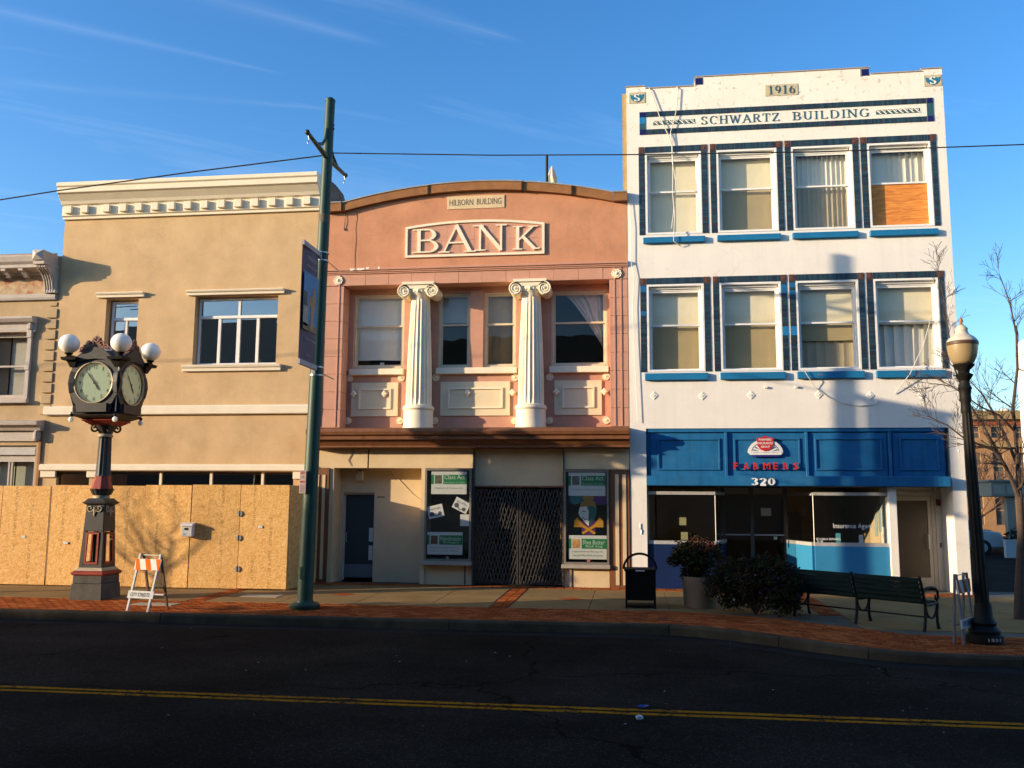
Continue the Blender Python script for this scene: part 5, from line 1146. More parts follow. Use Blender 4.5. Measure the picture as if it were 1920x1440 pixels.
# windows
def swin(r_, i):
    zb, zt, zf, s0, s1 = ROWS[r_]; (ta, tb), (fa, fb_), (sa, sb) = TXs[i], FXs[i], SXs[i]
    names = ('upper', 'lower'); lab = ['first', 'second', 'third', 'fourth'][i] + ' window of the ' + ('top' if r_ == 0 else 'middle') + ' row'
    if r_ == 0 and i == 3: lab = 'top-row window half boarded with orange plywood'
    c_ = .145
    ex = {(1, 0): [(.90, .97, (.02, .15, .34)), (.64, .68, (.02, .15, .34))]}.get((r_, i)); ex2 = {(1, 1): [(.86, .95, (.02, .15, .34)), (.38, .49, (.02, .22, .50))]}.get((r_, i)); ex3 = {(1, 2): [(.84, .89, (.02, .15, .34)), (.93, .97, (.02, .15, .34)), (.38, .49, (.02, .22, .50))]}.get((r_, i))
    m = MB(); y = .0; cw = .05
    # casing set in the reveal
    m.box(fa, fa + cw, -.012, .16, zb, zf); m.box(fb_ - cw, fb_, -.012, .16, zb, zf); m.box(fa + cw, fb_ - cw, -.012, .16, zf - cw, zf); m.box(fa + cw, fb_ - cw, -.012, .2, zb, zb + .05)
    a, b = fa + cw, fb_ - cw; c, d = zb + .05, zf - cw
    m.box(a, a + .035, .10, .18, c, d); m.box(b - .035, b, .10, .18, c, d); m.box(a + .035, b - .035, .06, .18, d - .05, d); m.box(a + .035, b - .035, .10, .18, d - .09, d - .05)
    w = m.build('window', WHITEF, sw, bevel=.004); w['label'] = lab
    tiles(ta + c_, tb - (.135), zt - .15, zt, True, -.004, .031).build('tile_head', TILE, w)
    tiles(ta, ta + c_ - .003, zb, zt - .152, False, -.004, .034, ex or ex3).build('tile_jamb', TILE, w); tiles(tb - .132, tb, zb, zt - .152, False, -.004, .034, ex2).build('tile_jamb', TILE, w)
    for x_ in (ta, tb - .132):
        k_ = MB().box(x_, x_ + .132, -.016, .002, zt - .15, zt); cc = (x_ + .066, zt - .075)
        k_.lathe([(.05, .0), (.05, .004), (.035, .008), (.02, .004), (.012, .010)], 0, 0, 12); nv = 60
        for q in range(8, len(k_.v)): vx, vy, vz = k_.v[q]; k_.v[q] = (cc[0] + vx, -.016 - vz, cc[1] + vy)
        k_.build('corner_rosette', ROSB, w)
    MB().box(sa, sb, -.085, .02, s0, s1).build('sill', BLUES, w, bevel=.008)
    a += .035; b -= .035; d -= .09; mt = c + (d - c) * .565; rl = .038
    for (za, zb2, yy, gm_, nmz) in ((mt - rl / 2, d, .115, GLASS, 'upper_sash'), (c, mt + rl / 2, .150, GLASS if (r_, i) in ((0, 0), (1, 3)) else SCREEN, 'lower_sash')):
        if r_ == 0 and i == 3 and nmz == 'lower_sash':
            box('plywood', PLY, w, a, b, .13, .145, za, zb2 - .03); box('meeting_rail', WHITEF, w, a, b, .10, .128, zb2 - .04, zb2); continue
        q = MB(); q.box(a, a + rl, yy, yy + .03, za, zb2); q.box(b - rl, b, yy, yy + .03, za, zb2); q.box(a + rl, b - rl, yy, yy + .03, zb2 - rl, zb2); q.box(a + rl, b - rl, yy, yy + .03, za, za + rl); q.build(nmz, WHITEF, w)
        MB().quad((a + rl, yy + .015, za + rl), (b - rl, yy + .015, za + rl), (b - rl, yy + .015, zb2 - rl), (a + rl, yy + .015, zb2 - rl)).build('pane', gm_, w)
    yb_ = .27
    if (r_, i) == (0, 2): vblinds(w, a, b, c, d, yb_, 11)
    elif (r_, i) == (0, 3): vblinds(w, a + .42, b, mt, d, yb_, 6); roller(w, a, a + .42, mt, d, yb_ + .02, BLINDV)
    elif (r_, i) == (1, 2): roller(w, a, b, mt - .38, d, yb_); vblinds(w, a, b, c, mt - .36, yb_ + .05, 6)
    elif (r_, i) == (1, 3): roller(w, a, b, mt - .05, d, yb_); vblinds(w, a, b, c, mt - .05, yb_ + .04, 6, .06)
    else:
        roller(w, a, b, c + (.0 if i else .0), d, yb_, None, .006)
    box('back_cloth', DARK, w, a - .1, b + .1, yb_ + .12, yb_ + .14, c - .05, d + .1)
for r_ in (0, 1):
    for i in range(4): swin(r_, i)
sq = MB(); sq.add([(-.10, 0, 0), (0, 0, -.10), (.10, 0, 0), (0, 0, .10), (-.08, -.016, 0), (0, -.016, -.08), (.08, -.016, 0), (0, -.016, .08)], [(4, 5, 6, 7), (0, 1, 5, 4), (1, 2, 6, 5), (2, 3, 7, 6), (3, 0, 4, 7)]); sq.box(-.015, .015, -.03, -.016, -.012, .012)
sqm = sq.mesh('anchor_plate', WHITEB)
for x_, z_ in ((.50, 4.29), (1.56, 4.27), (2.62, 4.28), (4.06, 4.28), (5.14, 4.25), (6.20, 4.25)): link('anchor_plate', sqm, sw, (x_, .001, z_))
stb = MB().box(-.03, .03, -.05, .0, -.02, .02).mesh('bracket_stub', WHITEB)
for x_ in (2.94, 3.59): link('bracket_stub', stb, sw, (x_, .001, 4.45))
# blue fascia over the shop front
fas = box('fascia', BLUE, sw, .33, 6.64, .07, .39, 2.40, 3.545); fas['label'] = 'blue panelled fascia over the shop front'
MB().box(.33, 6.64, .02, .068, 3.47, 3.54).build('top_rail', BLUE, fas); 
for (a, b) in ((.42, 2.02), (2.08, 3.73), (3.80, 5.44), (5.56, 6.60)):
    q = MB(); z0_, z1_ = 2.50, 3.43
    p_ = MB().box(a, b, .035, .071, z0_, z1_).build('fascia_panel', BLUE, fas, bevel=.004)
    ia, ib, i0, i1, t_ = a + .14, b - .10, z0_ + .13, z1_ - .10, .035
    q.box(ia, ib, .005, .036, i0, i0 + t_); q.box(ia, ib, .005, .036, i1 - t_, i1); q.box(ia, ia + t_, .005, .036, i0 + t_, i1 - t_); q.box(ib - t_, ib, .005, .036, i0 + t_, i1 - t_); q.build('panel_moulding', BLUE, p_, bevel=.003)
for x_ in (2.05, 3.765, 5.50): box('panel_divider', BLUE, fas, x_ - .028, x_ + .028, -.02, .071, 2.49, 3.46, .004)
MB().prism([(.33, 2.285), (6.62, 2.285), (6.645, 2.30), (6.645, 2.50), (.33, 2.50), (.33, 2.30)], 'y', -.17, .37).build('lower_fascia', BLUE, fas, bevel=.006)
# insurance logo: fan-shaped sunrise board with a red shield and blue underline
lx, lz = 2.885, 3.005
lg = MB(); lg.prism([(lx + .375 * math.cos(R(a)), lz + .30 * math.sin(R(a))) for a in range(0, 181, 10)], 'y', -.035, .0); logo = lg.build('logo_board', mat('logo white', (.74, .73, .70), .6), fas); logo['label'] = 'fan-shaped insurance logo with red shield'
k = MB()
for a0, a1, r0, r1 in ((0, 180, .305, .315), ):
    for a in range(0, 180, 10):
        k.quad(*[(lx + r_ * math.cos(R(q)), -.037, lz + r_ * .8 * math.sin(R(q))) for (r_, q) in ((.285, a), (.30, a), (.30, a + 10), (.285, a + 10))])
for a in (18, 36, 54, 126, 144, 162):
    k.add([(lx + .13 * math.cos(R(a)), -.037, lz + .10 * math.sin(R(a))), (lx + .27 * math.cos(R(a - 4)), -.037, lz + .215 * math.sin(R(a - 4))), (lx + .27 * math.cos(R(a + 4)), -.037, lz + .215 * math.sin(R(a + 4)))], [(0, 1, 2)])
k.build('sun_rays', mat('logo navy', (.04, .05, .13), .6), logo)
RED = mat('sign red', (.50, .022, .018), .5)
MB().prism([(lx - .18, lz + .325), (lx - .06, lz + .345), (lx, lz + .375), (lx + .06, lz + .345), (lx + .18, lz + .325), (lx + .17, lz + .16), (lx + .10, lz + .07), (lx, lz + .03), (lx - .10, lz + .07), (lx - .17, lz + .16)], 'y', -.05, -.034).build('red_shield', RED, logo)
k = MB(); sans(k, 'FARMERS', lx - .135, lz + .265, .27, .048, -.0515, bold=.012); sans(k, 'INSURANCE', lx - .165, lz + .185, .33, .052, -.0515, bold=.012); sans(k, 'GROUP', lx - .095, lz + .11, .19, .048, -.0515, bold=.012); k.build('lettering', mat('sign white', (.8, .8, .77), .6), logo)
MB().prism([(lx - .33, lz - .045), (lx + .33, lz - .045), (lx + .36, lz - .01), (lx + .33, lz + .035), (lx - .33, lz + .035), (lx - .36, lz - .01)], 'y', -.045, -.0355).build('ribbon', MATS['logo white'], logo)
k = MB(); sans(k, 'Symbol of Superior Service', lx - .27, lz - .005, .54, .022, -.0465); k.build('lettering', INK, logo)
box('underline', mat('logo blue', (.02, .02, .22), .5), logo, lx - .28, lx + .28, -.03, .0, lz - .085, lz - .047)
fl_ = [('F', .085), ('A', .11), ('R', .10), ('M', .14), ('E', .085), ('R', .10), ('S', .10)]; x_ = 2.19
for i, (ch, w_) in enumerate(fl_):
    cx_ = 2.20 + i * .211
    k = MB(); sans(k, ch, cx_, 2.645, w_ * 1.05, .148, -.045, bold=.02)
    vs_ = list(k.v); fcs = list(k.f); k2 = MB()
    n_ = len(vs_); k2.add(vs_ + [(a, b + .025, c) for a, b, c in vs_], fcs + [tuple(q + n_ for q in reversed(f)) for f in fcs])
    edges = {}
    for f in fcs:
        for q in range(len(f)):
            e = (f[q], f[(q + 1) % len(f)]); edges[e] = 1
    side = [(a, b, b + n_, a + n_) for (a, b) in edges if (b, a) not in edges]
    k2.f += side; k2.c += [None] * len(side); k2.mi += [0] * len(side)
    k2.build('sign_letter', RED, fas)
for i, ch in enumerate('320'): serif(MB(), ch, 2.545 + i * .178, 2.30, .15, .155, -.165, -.205, 1.55).build('house_number', mat('sign white', (.8, .8, .77)), fas)
# shop front below the fascia
BULK = BLUEL
def pane(par, p0, p1, z0, z1, m=SHOPGL): return MB().quad((p0[0], p0[1], z0), (p1[0], p1[1], z0), (p1[0], p1[1], z1), (p0[0], p0[1], z1)).build('pane', m, par)
def bay(pts_, lab, bulk):
    """shop window following a plan polyline, with head, sill and bulkhead"""
    w = None
    for (a, b) in zip(pts_[:-1], pts_[1:]):
        d = Vector((b[0] - a[0], b[1] - a[1], 0)).normalized(); nrm = Vector((d.y, -d.x, 0)); up_ = (0, 0, 1)
        m = MB(); A = Vector((a[0], a[1], 0)); B = Vector((b[0], b[1], 0))
        m.bar(A + Vector((0, 0, 2.125)), B + Vector((0, 0, 2.125)), .06, .07); m.bar(A + Vector((0, 0, 1.045)), B + Vector((0, 0, 1.045)), .12, .075)
        if w is None: w = m.build('shop_window', ALUM, sw); w['label'] = lab
        else: m.build('window_rails', ALUM, w)
        pane(w, a, b, 1.08, 2.09)
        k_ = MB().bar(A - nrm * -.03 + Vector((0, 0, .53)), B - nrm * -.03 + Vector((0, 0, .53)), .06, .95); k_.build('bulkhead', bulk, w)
    for p in pts_[1:-1]: MB().bar((p[0], p[1], 1.08), (p[0], p[1], 2.09), .012, .012).build('glass_joint', ALUM, w)
    return w
lw = bay([(.34, .12), (1.80, .12), (2.10, 1.35)], 'left shop window over the blue bulkhead darkened for shade', mat('shade-darkened bulkhead blue', (.002, .016, .075), .5, .1, 2))  # left bulkhead: the blue paint again, with its shade put into the colour
rw = bay([(3.55, 1.35), (3.88, .12), (5.41, .12)], 'right shop window lettered Insurance Agency', BLUEL)
k = MB(); sans(k, 'Insurance Agency', 4.28, 1.36, .88, .135, .10); k.build('window_lettering', mat('sign white', (.8, .8, .77)), rw)
k = MB(); sans(k, 'SE HABLA ESPAÑOL', 3.91, 1.135, .52, .055, .10, bold=.01); k.build('window_lettering', mat('sign white', (.8, .8, .77)), rw)
for (x_, w_, z1_, mm) in ((4.34, .10, 1.28, mat('turquoise flyer', (.10, .42, .42), .7)), (4.82, .09, 1.25, PAPER), (3.95, .12, 1.125, PAPER)): box('flyer', mm, rw, x_, x_ + w_, .17, .175, 1.085, z1_)
for (x_, z_) in ((1.02, 1.42), (1.05, 1.10)): box('flyer', mat('yellowed flyer', (.36, .34, .16), .8), lw, x_, x_ + .15, .2, .205, z_, z_ + .17)
DRF = mat('bronze door frame', (.13, .115, .095), .45, .1, 4, metal=.3)
ent = MB(); yd = 1.38
for x_ in (2.08, 2.74, 3.50): ent.box(x_ - .045, x_ + .045, yd, yd + .08, .06, 2.28)
ent.box(2.125, 2.695, yd, yd + .08, 2.03, 2.12); ent.box(2.785, 3.455, yd, yd + .08, 2.03, 2.12); ent.box(2.125, 2.695, yd, yd + .08, .06, .2); ent.box(2.785, 3.455, yd, yd + .08, .06, .2)
en = ent.build('entrance_doors', DRF, sw); en['label'] = 'recessed glazed double doors behind the bush'
for (a, b) in ((2.125, 2.695), (2.785, 3.455)): pane(en, (a, yd + .04), (b, yd + .04), .2, 2.03, glass('dark tinted glass', .04, (.3, .3, .3))); box('push_bar', ALUM, en, a, b, yd - .03, yd, 1.17, 1.20)
pane(en, (2.125, yd + .04), (3.455, yd + .04), 2.12, 2.28); box('door_notice', PAPER, en, 2.95, 3.18, yd + .03, yd + .035, 1.62, 1.80); box('door_sticker', PAPER, en, 3.22, 3.30, yd + .03, yd + .035, 1.08, 1.15)
# soffit, floor and rooms behind the glass
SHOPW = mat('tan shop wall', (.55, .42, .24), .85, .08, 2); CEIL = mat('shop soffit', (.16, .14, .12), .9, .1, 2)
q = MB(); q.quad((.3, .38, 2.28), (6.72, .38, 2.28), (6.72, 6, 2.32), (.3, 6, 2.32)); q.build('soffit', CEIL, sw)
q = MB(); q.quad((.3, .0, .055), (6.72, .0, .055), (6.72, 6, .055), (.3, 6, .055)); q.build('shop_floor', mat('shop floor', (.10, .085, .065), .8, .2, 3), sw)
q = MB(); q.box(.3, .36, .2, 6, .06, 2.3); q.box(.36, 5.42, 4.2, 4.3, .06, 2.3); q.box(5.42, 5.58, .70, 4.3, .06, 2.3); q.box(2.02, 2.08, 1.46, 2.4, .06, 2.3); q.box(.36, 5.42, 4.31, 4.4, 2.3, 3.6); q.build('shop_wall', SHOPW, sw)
q = MB()
for (ya, za, hh) in ((.35, 1.42, .5), (.62, 1.30, .62), (.95, 1.2, .7)): q.box(5.405, 5.418, ya, ya + .2, za, za + hh)
q.build('wall_posters', mat('pale teal posters', (.30, .38, .36), .8, .25, 18), sw); box('desk', mat('dark desk', (.08, .05, .03), .6), sw, 4.2, 5.2, 2.2, 2.8, .06, .85); box('cabinet', mat('grey cabinet', (.2, .19, .17), .6), sw, 3.9, 4.3, 3.9, 4.19, .06, 1.7)
# side entry at the right: white post, door, end pier
box('post', WHITEB, sw, 5.415, 5.585, .0, .70, .05, 2.28, .01)
sd = MB(); ys = .78
sd.box(5.59, 5.68, ys, ys + .08, .06, 2.20); sd.box(6.52, 6.60, ys, ys + .08, .06, 2.20); sd.box(5.68, 6.52, ys, ys + .08, 2.10, 2.20)
sdo = sd.build('side_door', mat('beige door frame', (.45, .40, .31), .6, .06, 4), sw); sdo['label'] = 'beige framed side door beside the corner pier'
q = MB(); q.box(5.69, 5.78, ys + .01, ys + .06, .10, 2.09); q.box(6.44, 6.515, ys + .01, ys + .06, .10, 2.09); q.box(5.78, 6.44, ys + .01, ys + .06, 1.99, 2.09); q.box(5.78, 6.44, ys + .01, ys + .06, .10, .32); q.build('door_leaf', MATS['beige door frame'], sdo)
MB().quad((5.78, ys + .03, .32), (6.44, ys + .03, .32), (6.44, ys + .03, 1.99), (5.78, ys + .03, 1.99)).build('pane', mat('frosted brown pane', (.12, .09, .055), .35, .1, 3, spec=.4), sdo)
MB().tube([(6.42, ys, .95), (6.42, ys - .06, .95), (6.42, ys - .06, 1.25), (6.42, ys, 1.25)], .014, 6).build('door_handle', PAPER, sdo)
q = MB(); q.box(6.60, 6.729, ys - .02, ys + .08, .05, 2.28); q.box(5.59, 6.60, ys + .02, ys + .1, 2.20, 2.28); q.build('entry_wall', mat('beige entry wall', (.56, .50, .40), .8, .06, 3), sw)
box('pier_side', WHITEB, sw, 6.728, 6.99, .395, .9, .0, 2.28); box('alarm_bell', mat('alarm red', (.20, .04, .03), .5), sw, 6.62, 6.70, ys - .06, ys - .021, 1.88, 2.02); box('bell_push', ALUMD, sw, 6.65, 6.69, ys - .03, ys - .021, .98, 1.08)
MB().tube([(.16, -.012, 1.45), (.16, -.012, 1.35), (.19, -.012, 1.30), (.17, -.012, 1.22)], .012, 5).build('conduit', ALUM, sw)

# ------------------------------------------------------------------ street clock
CX, CY = -10.38, -3.62
clk = thing('street_clock', 'ornate charcoal and red street clock with four dials and globe lamps', 'clock', (CX, CY, GZ(CY)))
def sq(k, hw0, z0, hw1, z1, cx=CX, cy=CY):
    k.add([(cx - hw0, cy - hw0, z0), (cx + hw0, cy - hw0, z0), (cx + hw0, cy + hw0, z0), (cx - hw0, cy + hw0, z0), (cx - hw1, cy - hw1, z1), (cx + hw1, cy - hw1, z1), (cx + hw1, cy + hw1, z1), (cx - hw1, cy + hw1, z1)],
          [(0, 3, 2, 1), (4, 5, 6, 7), (0, 1, 5, 4), (1, 2, 6, 5), (2, 3, 7, 6), (3, 0, 4, 7)])
STONEB = mat('dark granite', (.075, .068, .058), .85, .3, 5, .3, 40)
k = MB(); sq(k, .335, -.02, .315, .30); sq(k, .305, .301, .300, .455); k.build('plinth', STONEB, clk, bevel=.012)
k = MB(); sq(k, .30, .456, .33, .475); sq(k, .335, .476, .335, .52); sq(k, .325, .521, .295, .545); k.build('red_moulding', CLOCKR, clk, bevel=.01)
k = MB(); sq(k, .285, .546, .275, .57); sq(k, .262, .571, .245, .60); k.build('gilt_moulding', CLOCKG, clk)
# pedestal: four tapering corner posts round an open glazed case, solid above
k = MB(); z0_, z1_, h0, h1 = .60, 1.29, .235, .205
for sx in (-1, 1):
    for sy in (-1, 1):
        a = [(CX + sx * h0, CY + sy * h0, z0_), (CX + sx * (h0 - .075), CY + sy * h0, z0_), (CX + sx * (h0 - .075), CY + sy * (h0 - .075), z0_), (CX + sx * h0, CY + sy * (h0 - .075), z0_)]
        b = [(CX + sx * h1, CY + sy * h1, z1_), (CX + sx * (h1 - .065), CY + sy * h1, z1_), (CX + sx * (h1 - .065), CY + sy * (h1 - .065), z1_), (CX + sx * h1, CY + sy * (h1 - .065), z1_)]
        k.add(a + b, [(0, 1, 2, 3), (4, 7, 6, 5), (0, 4, 5, 1), (1, 5, 6, 2), (2, 6, 7, 3), (3, 7, 4, 0)])
sq(k, .232, .595, .230, .66); k.build('pedestal', CLOCKB, clk)
k = MB(); sq(k, .212, 1.291, .190, 1.80); k.build('pedestal_upper', CLOCKB, clk, bevel=.012)
k = MB()
for (dx, dy) in ((0, -1), (1, 0), (0, 1), (-1, 0)):
    t = Vector((-dy, dx, 0)); n_ = Vector((dx, dy, 0)); C0 = Vector((CX, CY, 0))
    for s_ in (-1, 1): k.bar(C0 + n_ * .226 + t * s_ * .125 + Vector((0, 0, .67)), C0 + n_ * .207 + t * s_ * .115 + Vector((0, 0, 1.27)), .035, .03, tuple(n_))
    k.bar(C0 + n_ * .226 - t * .105 + Vector((0, 0, .685)), C0 + n_ * .226 + t * .105 + Vector((0, 0, .685)), .035, .03, tuple(n_)); k.bar(C0 + n_ * .207 - t * .1 + Vector((0, 0, 1.255)), C0 + n_ * .207 + t * .1 + Vector((0, 0, 1.255)), .035, .03, tuple(n_))
k.build('case_frame', CLOCKR, clk)
box('movement', IRON, clk, CX - .06, CX + .06, CY - .06, CY + .06, .66, 1.15)
k = MB(); sq(k, .195, 1.80, .245, 1.84); sq(k, .245, 1.841, .245, 1.862); sq(k, .225, 1.863, .17, 1.93); k.build('pedestal_cap', CLOCKB, clk, bevel=.008)
k = MB()
for (dx, dy) in ((0, -1), (1, 0), (0, 1), (-1, 0)):
    t = Vector((-dy, dx, 0)); n_ = Vector((dx, dy, 0)); C0 = Vector((CX, CY, 0)) + n_ * .205
    for s_ in (-1, 1):
        sp = []
        for i in range(20):
            a = i / 19; ang = R(200) + a * R(420); rr = .062 * (1 - a) + .012; sp.append(C0 + t * s_ * (.095 + rr * math.cos(ang)) + Vector((0, 0, 1.735 + rr * math.sin(ang))))
        k.tube(sp, .013, 5); k.tube([C0 + t * s_ * .04 + Vector((0, 0, 1.72)), C0 + t * s_ * .02 + Vector((0, 0, 1.66)), C0 + Vector((0, 0, 1.60))], .012, 5)
    k.tube([C0 + Vector((0, 0, 1.76)), C0 + Vector((0, 0, 1.58))], [.022, .012], 6)
k.build('scroll_ornament', CLOCKG, clk)
MB().lathe([(.15, 1.93), (.15, 1.975), (.13, 1.99)], CX, CY, 20).build('neck_ring', CLOCKG, clk, smooth=40)
k = MB(); o = []; n2 = 48
for (rr, z) in ((.13, 1.985), (.165, 2.00), (.185, 2.05), (.215, 2.105), (.15, 2.11)):
    for i in range(n2):
        a = 2 * math.pi * i / n2; s_ = 1 + (.07 * abs(math.cos(a * 6)) if rr > .16 else 0); o.append((CX + rr * s_ * math.cos(a), CY + rr * s_ * math.sin(a), z + (.012 * abs(math.cos(a * 6)) if rr > .2 else 0)))
k.add(o, [(q * n2 + i, q * n2 + (i + 1) % n2, (q + 1) * n2 + (i + 1) % n2, (q + 1) * n2 + i) for q in range(4) for i in range(n2)]); k.build('petal_collar', CLOCKB, clk)
MB().lathe([(.205, 2.105), (.20, 2.14), (.165, 2.27), (.150, 2.36)], CX, CY, 8, rot=R(22.5)).build('red_collar', CLOCKR, clk)
k = MB(); o = []; n2 = 64
for (f, rr) in ((0, .148), (.05, .145), (.95, .122), (1, .128)):
    for i in range(n2):
        a = 2 * math.pi * i / n2; g = .11 * (abs(math.sin(a * 6)) ** .7) if 0 < f < 1 else 0; o.append((CX + rr * (1 - g) * math.cos(a), CY + rr * (1 - g) * math.sin(a), 2.36 + .78 * f))
k.add(o, [(q * n2 + i, q * n2 + (i + 1) % n2, (q + 1) * n2 + (i + 1) % n2, (q + 1) * n2 + i) for q in range(3) for i in range(n2)]); k.build('fluted_shaft', CLOCKB, clk, smooth=25)
MB().lathe([(.13, 3.13), (.145, 3.15), (.135, 3.18), (.12, 3.20)], CX, CY, 20).build('gilt_ring', CLOCKG, clk, smooth=40)
MB().lathe([(.12, 3.19), (.14, 3.24), (.20, 3.33), (.22, 3.36)], CX, CY, 20).build('capital', CLOCKB, clk, smooth=40)
for (dx, dy) in ((1, 1), (1, -1), (-1, 1), (-1, -1)):
    u_ = Vector((dx, dy, 0)).normalized(); C0 = Vector((CX, CY, 3.30)); sp = []
    for i in range(24):
        a = i / 23; ang = R(110) - a * R(480); rr = .075 * (1 - a) + .014; sp.append(C0 + u_ * (.20 + rr * math.cos(ang)) + Vector((0, 0, rr * math.sin(ang))))
    MB().tube(sp, .022, 6).build('capital_scroll', CLOCKB, clk, smooth=60)
k = MB(); sq(k, .20, 3.361, .26, 3.40); sq(k, .27, 3.401, .30, 3.43); sq(k, .32, 3.431, .34, 3.46); k.build('red_base_moulding', CLOCKR, clk, bevel=.01)
k = MB(); sq(k, .30, 3.461, .46, 3.54); sq(k, .46, 3.541, .47, 3.58); k.build('head_base', CLOCKB, clk, bevel=.01)
# head: four lobed face plates with a round opening each
outline = [(-.30, 3.58), (.30, 3.58), (.34, 3.60), (.36, 3.74), (.41, 3.78), (.44, 3.86), (.52, 3.98), (.555, 4.16), (.53, 4.34), (.46, 4.48), (.43, 4.60), (.36, 4.64), (.24, 4.74), (.12, 4.82), (0, 4.845), (-.12, 4.82), (-.24, 4.74), (-.36, 4.64), (-.43, 4.60), (-.46, 4.48), (-.53, 4.34), (-.555, 4.16), (-.52, 3.98), (-.44, 3.86), (-.41, 3.78), (-.36, 3.74), (-.34, 3.60)]
DZ = 4.165
def ray_out(a):
    best = None; dx, dz = math.cos(a), math.sin(a)
    for (p, q) in zip(outline, outline[1:] + outline[:1]):
        ex, ez = q[0] - p[0], q[1] - p[1]; den = dx * ez - dz * ex
        if abs(den) < 1e-9: continue
        t = (p[0] * ez - (p[1] - DZ) * ex) / den; s_ = (p[0] * dz - (p[1] - DZ) * dx) / den
        if t > 0 and -1e-6 <= s_ <= 1 + 1e-6: best = t if best is None else max(best, t)
    return best
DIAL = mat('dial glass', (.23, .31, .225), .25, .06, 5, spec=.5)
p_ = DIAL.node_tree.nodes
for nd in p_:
    if nd.type == 'BSDF_PRINCIPLED': nd.inputs['Emission Color'].default_value = (.80, .72, .36, 1); nd.inputs['Emission Strength'].default_value = .075  # faint warm emission on all four dials stands in for light coming through
def face(rot, lab, hr, mn):
    """one dial face, modelled towards -Y and turned about the clock's axis"""
    T_ = Matrix.Translation((CX, CY, 0)) @ Matrix.Rotation(rot, 4, 'Z')
    def out(k_, nm, m_, par, smooth=None):
        k_.v = [tuple(T_ @ Vector(v)) for v in k_.v]; return k_.build(nm, m_, par, smooth=smooth)
    n_ = 72; rr = .395; k_ = MB(); ang = [2 * math.pi * i / n_ for i in range(n_)]
    oo = [(ray_out(a) * math.cos(a), DZ + ray_out(a) * math.sin(a)) for a in ang]; ii = [(rr * math.cos(a), DZ + rr * math.sin(a)) for a in ang]
    y0, y1 = -.50, -.40
    vs_ = [(x, y0, z) for x, z in oo] + [(x, y0, z) for x, z in ii] + [(x * .97, y1, DZ + (z - DZ) * .97) for x, z in oo] + [(x, y1, z) for x, z in ii]; fs = []
    for i in range(n_):
        j = (i + 1) % n_; fs += [(i, j, n_ + j, n_ + i), (i, 2 * n_ + i, 2 * n_ + j, j), (n_ + i, n_ + j, 3 * n_ + j, 3 * n_ + i)]
    k_.add(vs_, fs); f_ = out(k_, 'clock_face', CLOCKB, clk); f_['label'] = lab
    k_ = MB(); k_.tube([(.40 * math.cos(a), -.505, DZ + .40 * math.sin(a)) for a in ang] + [(.40, -.505, DZ)], .022, 8, False); out(k_, 'bezel', mat('worn brass', (.36, .28, .18), .4, .2, 12, metal=.4), f_, 60)
    k_ = MB(); k_.add([(.39 * math.cos(a), -.470, DZ + .39 * math.sin(a)) for a in ang], [tuple(range(n_))]); out(k_, 'dial', DIAL, f_)
    k_ = MB()
    for h in range(1, 13):
        a = R(90 - 30 * h); s_ = str(h); w_ = .05 if h < 10 and h != 1 else (.022 if h == 1 else .075)
        sans(k_, s_, .315 * math.cos(a) - w_ / 2, DZ + .315 * math.sin(a) - .036, w_, .072, -.473, bold=.008)
    for q in range(60):
        a = R(6 * q); k_.quad(*[(r_ * math.cos(a + d_), -.4725, DZ + r_ * math.sin(a + d_)) for r_, d_ in ((.365, -.006), (.38, -.006), (.38, .006), (.365, .006))])
    out(k_, 'numerals', INK, f_)
    k_ = MB()
    for (ad, L_, w_, tail, yy) in ((hr, .20, .026, .06, -.480), (mn, .30, .018, .10, -.486)):
        a = R(90 - ad); d = Vector((math.cos(a), 0, math.sin(a))); s_ = Vector((-d.z, 0, d.x)); c_ = Vector((0, yy, DZ))
        k_.add([c_ - d * tail - s_ * w_ * .5, c_ - d * tail + s_ * w_ * .5, c_ + s_ * w_ * .5, c_ + d * L_ * .62 + s_ * w_ * .9, c_ + d * L_, c_ + d * L_ * .62 - s_ * w_ * .9, c_ - s_ * w_ * .5], [(0, 1, 2, 3, 4, 5, 6)])
    k_.add([(.03 * math.cos(2 * math.pi * i / 12), -.489, DZ + .03 * math.sin(2 * math.pi * i / 12)) for i in range(12)], [tuple(range(12))]); out(k_, 'hands', INK, f_)
    # shelf panel under the dial and arched board above it
    k_ = MB().box(-.31, .31, -.545, -.49, 3.59, 3.76); out(k_, 'shelf_panel', CLOCKB, f_)
    k_ = MB().prism([(-.43, 4.60), (-.30, 4.585), (-.16, 4.62), (0, 4.635), (.16, 4.62), (.30, 4.585), (.43, 4.60), (.36, 4.66), (.24, 4.76), (.12, 4.84), (0, 4.865), (-.12, 4.84), (-.24, 4.76), (-.36, 4.66)], 'y', -.54, -.49); out(k_, 'arch_board', CLOCKB, f_)
    # crest of scrolls
    k_ = MB().prism([(-.30, 4.80), (-.26, 4.86), (-.21, 4.86), (-.18, 4.95), (-.11, 4.97), (-.08, 5.05), (-.03, 5.03), (0, 5.10), (.03, 5.03), (.08, 5.05), (.11, 4.97), (.18, 4.95), (.21, 4.86), (.26, 4.86), (.30, 4.80), (.15, 4.83), (0, 4.86), (-.15, 4.83)], 'y', -.50, -.47)
    cm = mat('rust red crest', (.13, .045, .035), .6, .25, 10, .3, 50); cr2 = out(k_, 'crest', cm, f_)
    k_ = MB()
    for s_ in (-1, 1):
        for (bx_, bz_, r0) in ((.10, 4.93, .065), (.20, 4.88, .045)):
            k_.tube([(s_ * (bx_ + (r0 * (1 - i / 15) + .008) * math.cos(R(-60 + 28 * i))), -.508, bz_ + (r0 * (1 - i / 15) + .008) * math.sin(R(-60 + 28 * i))) for i in range(16)], .012, 5)
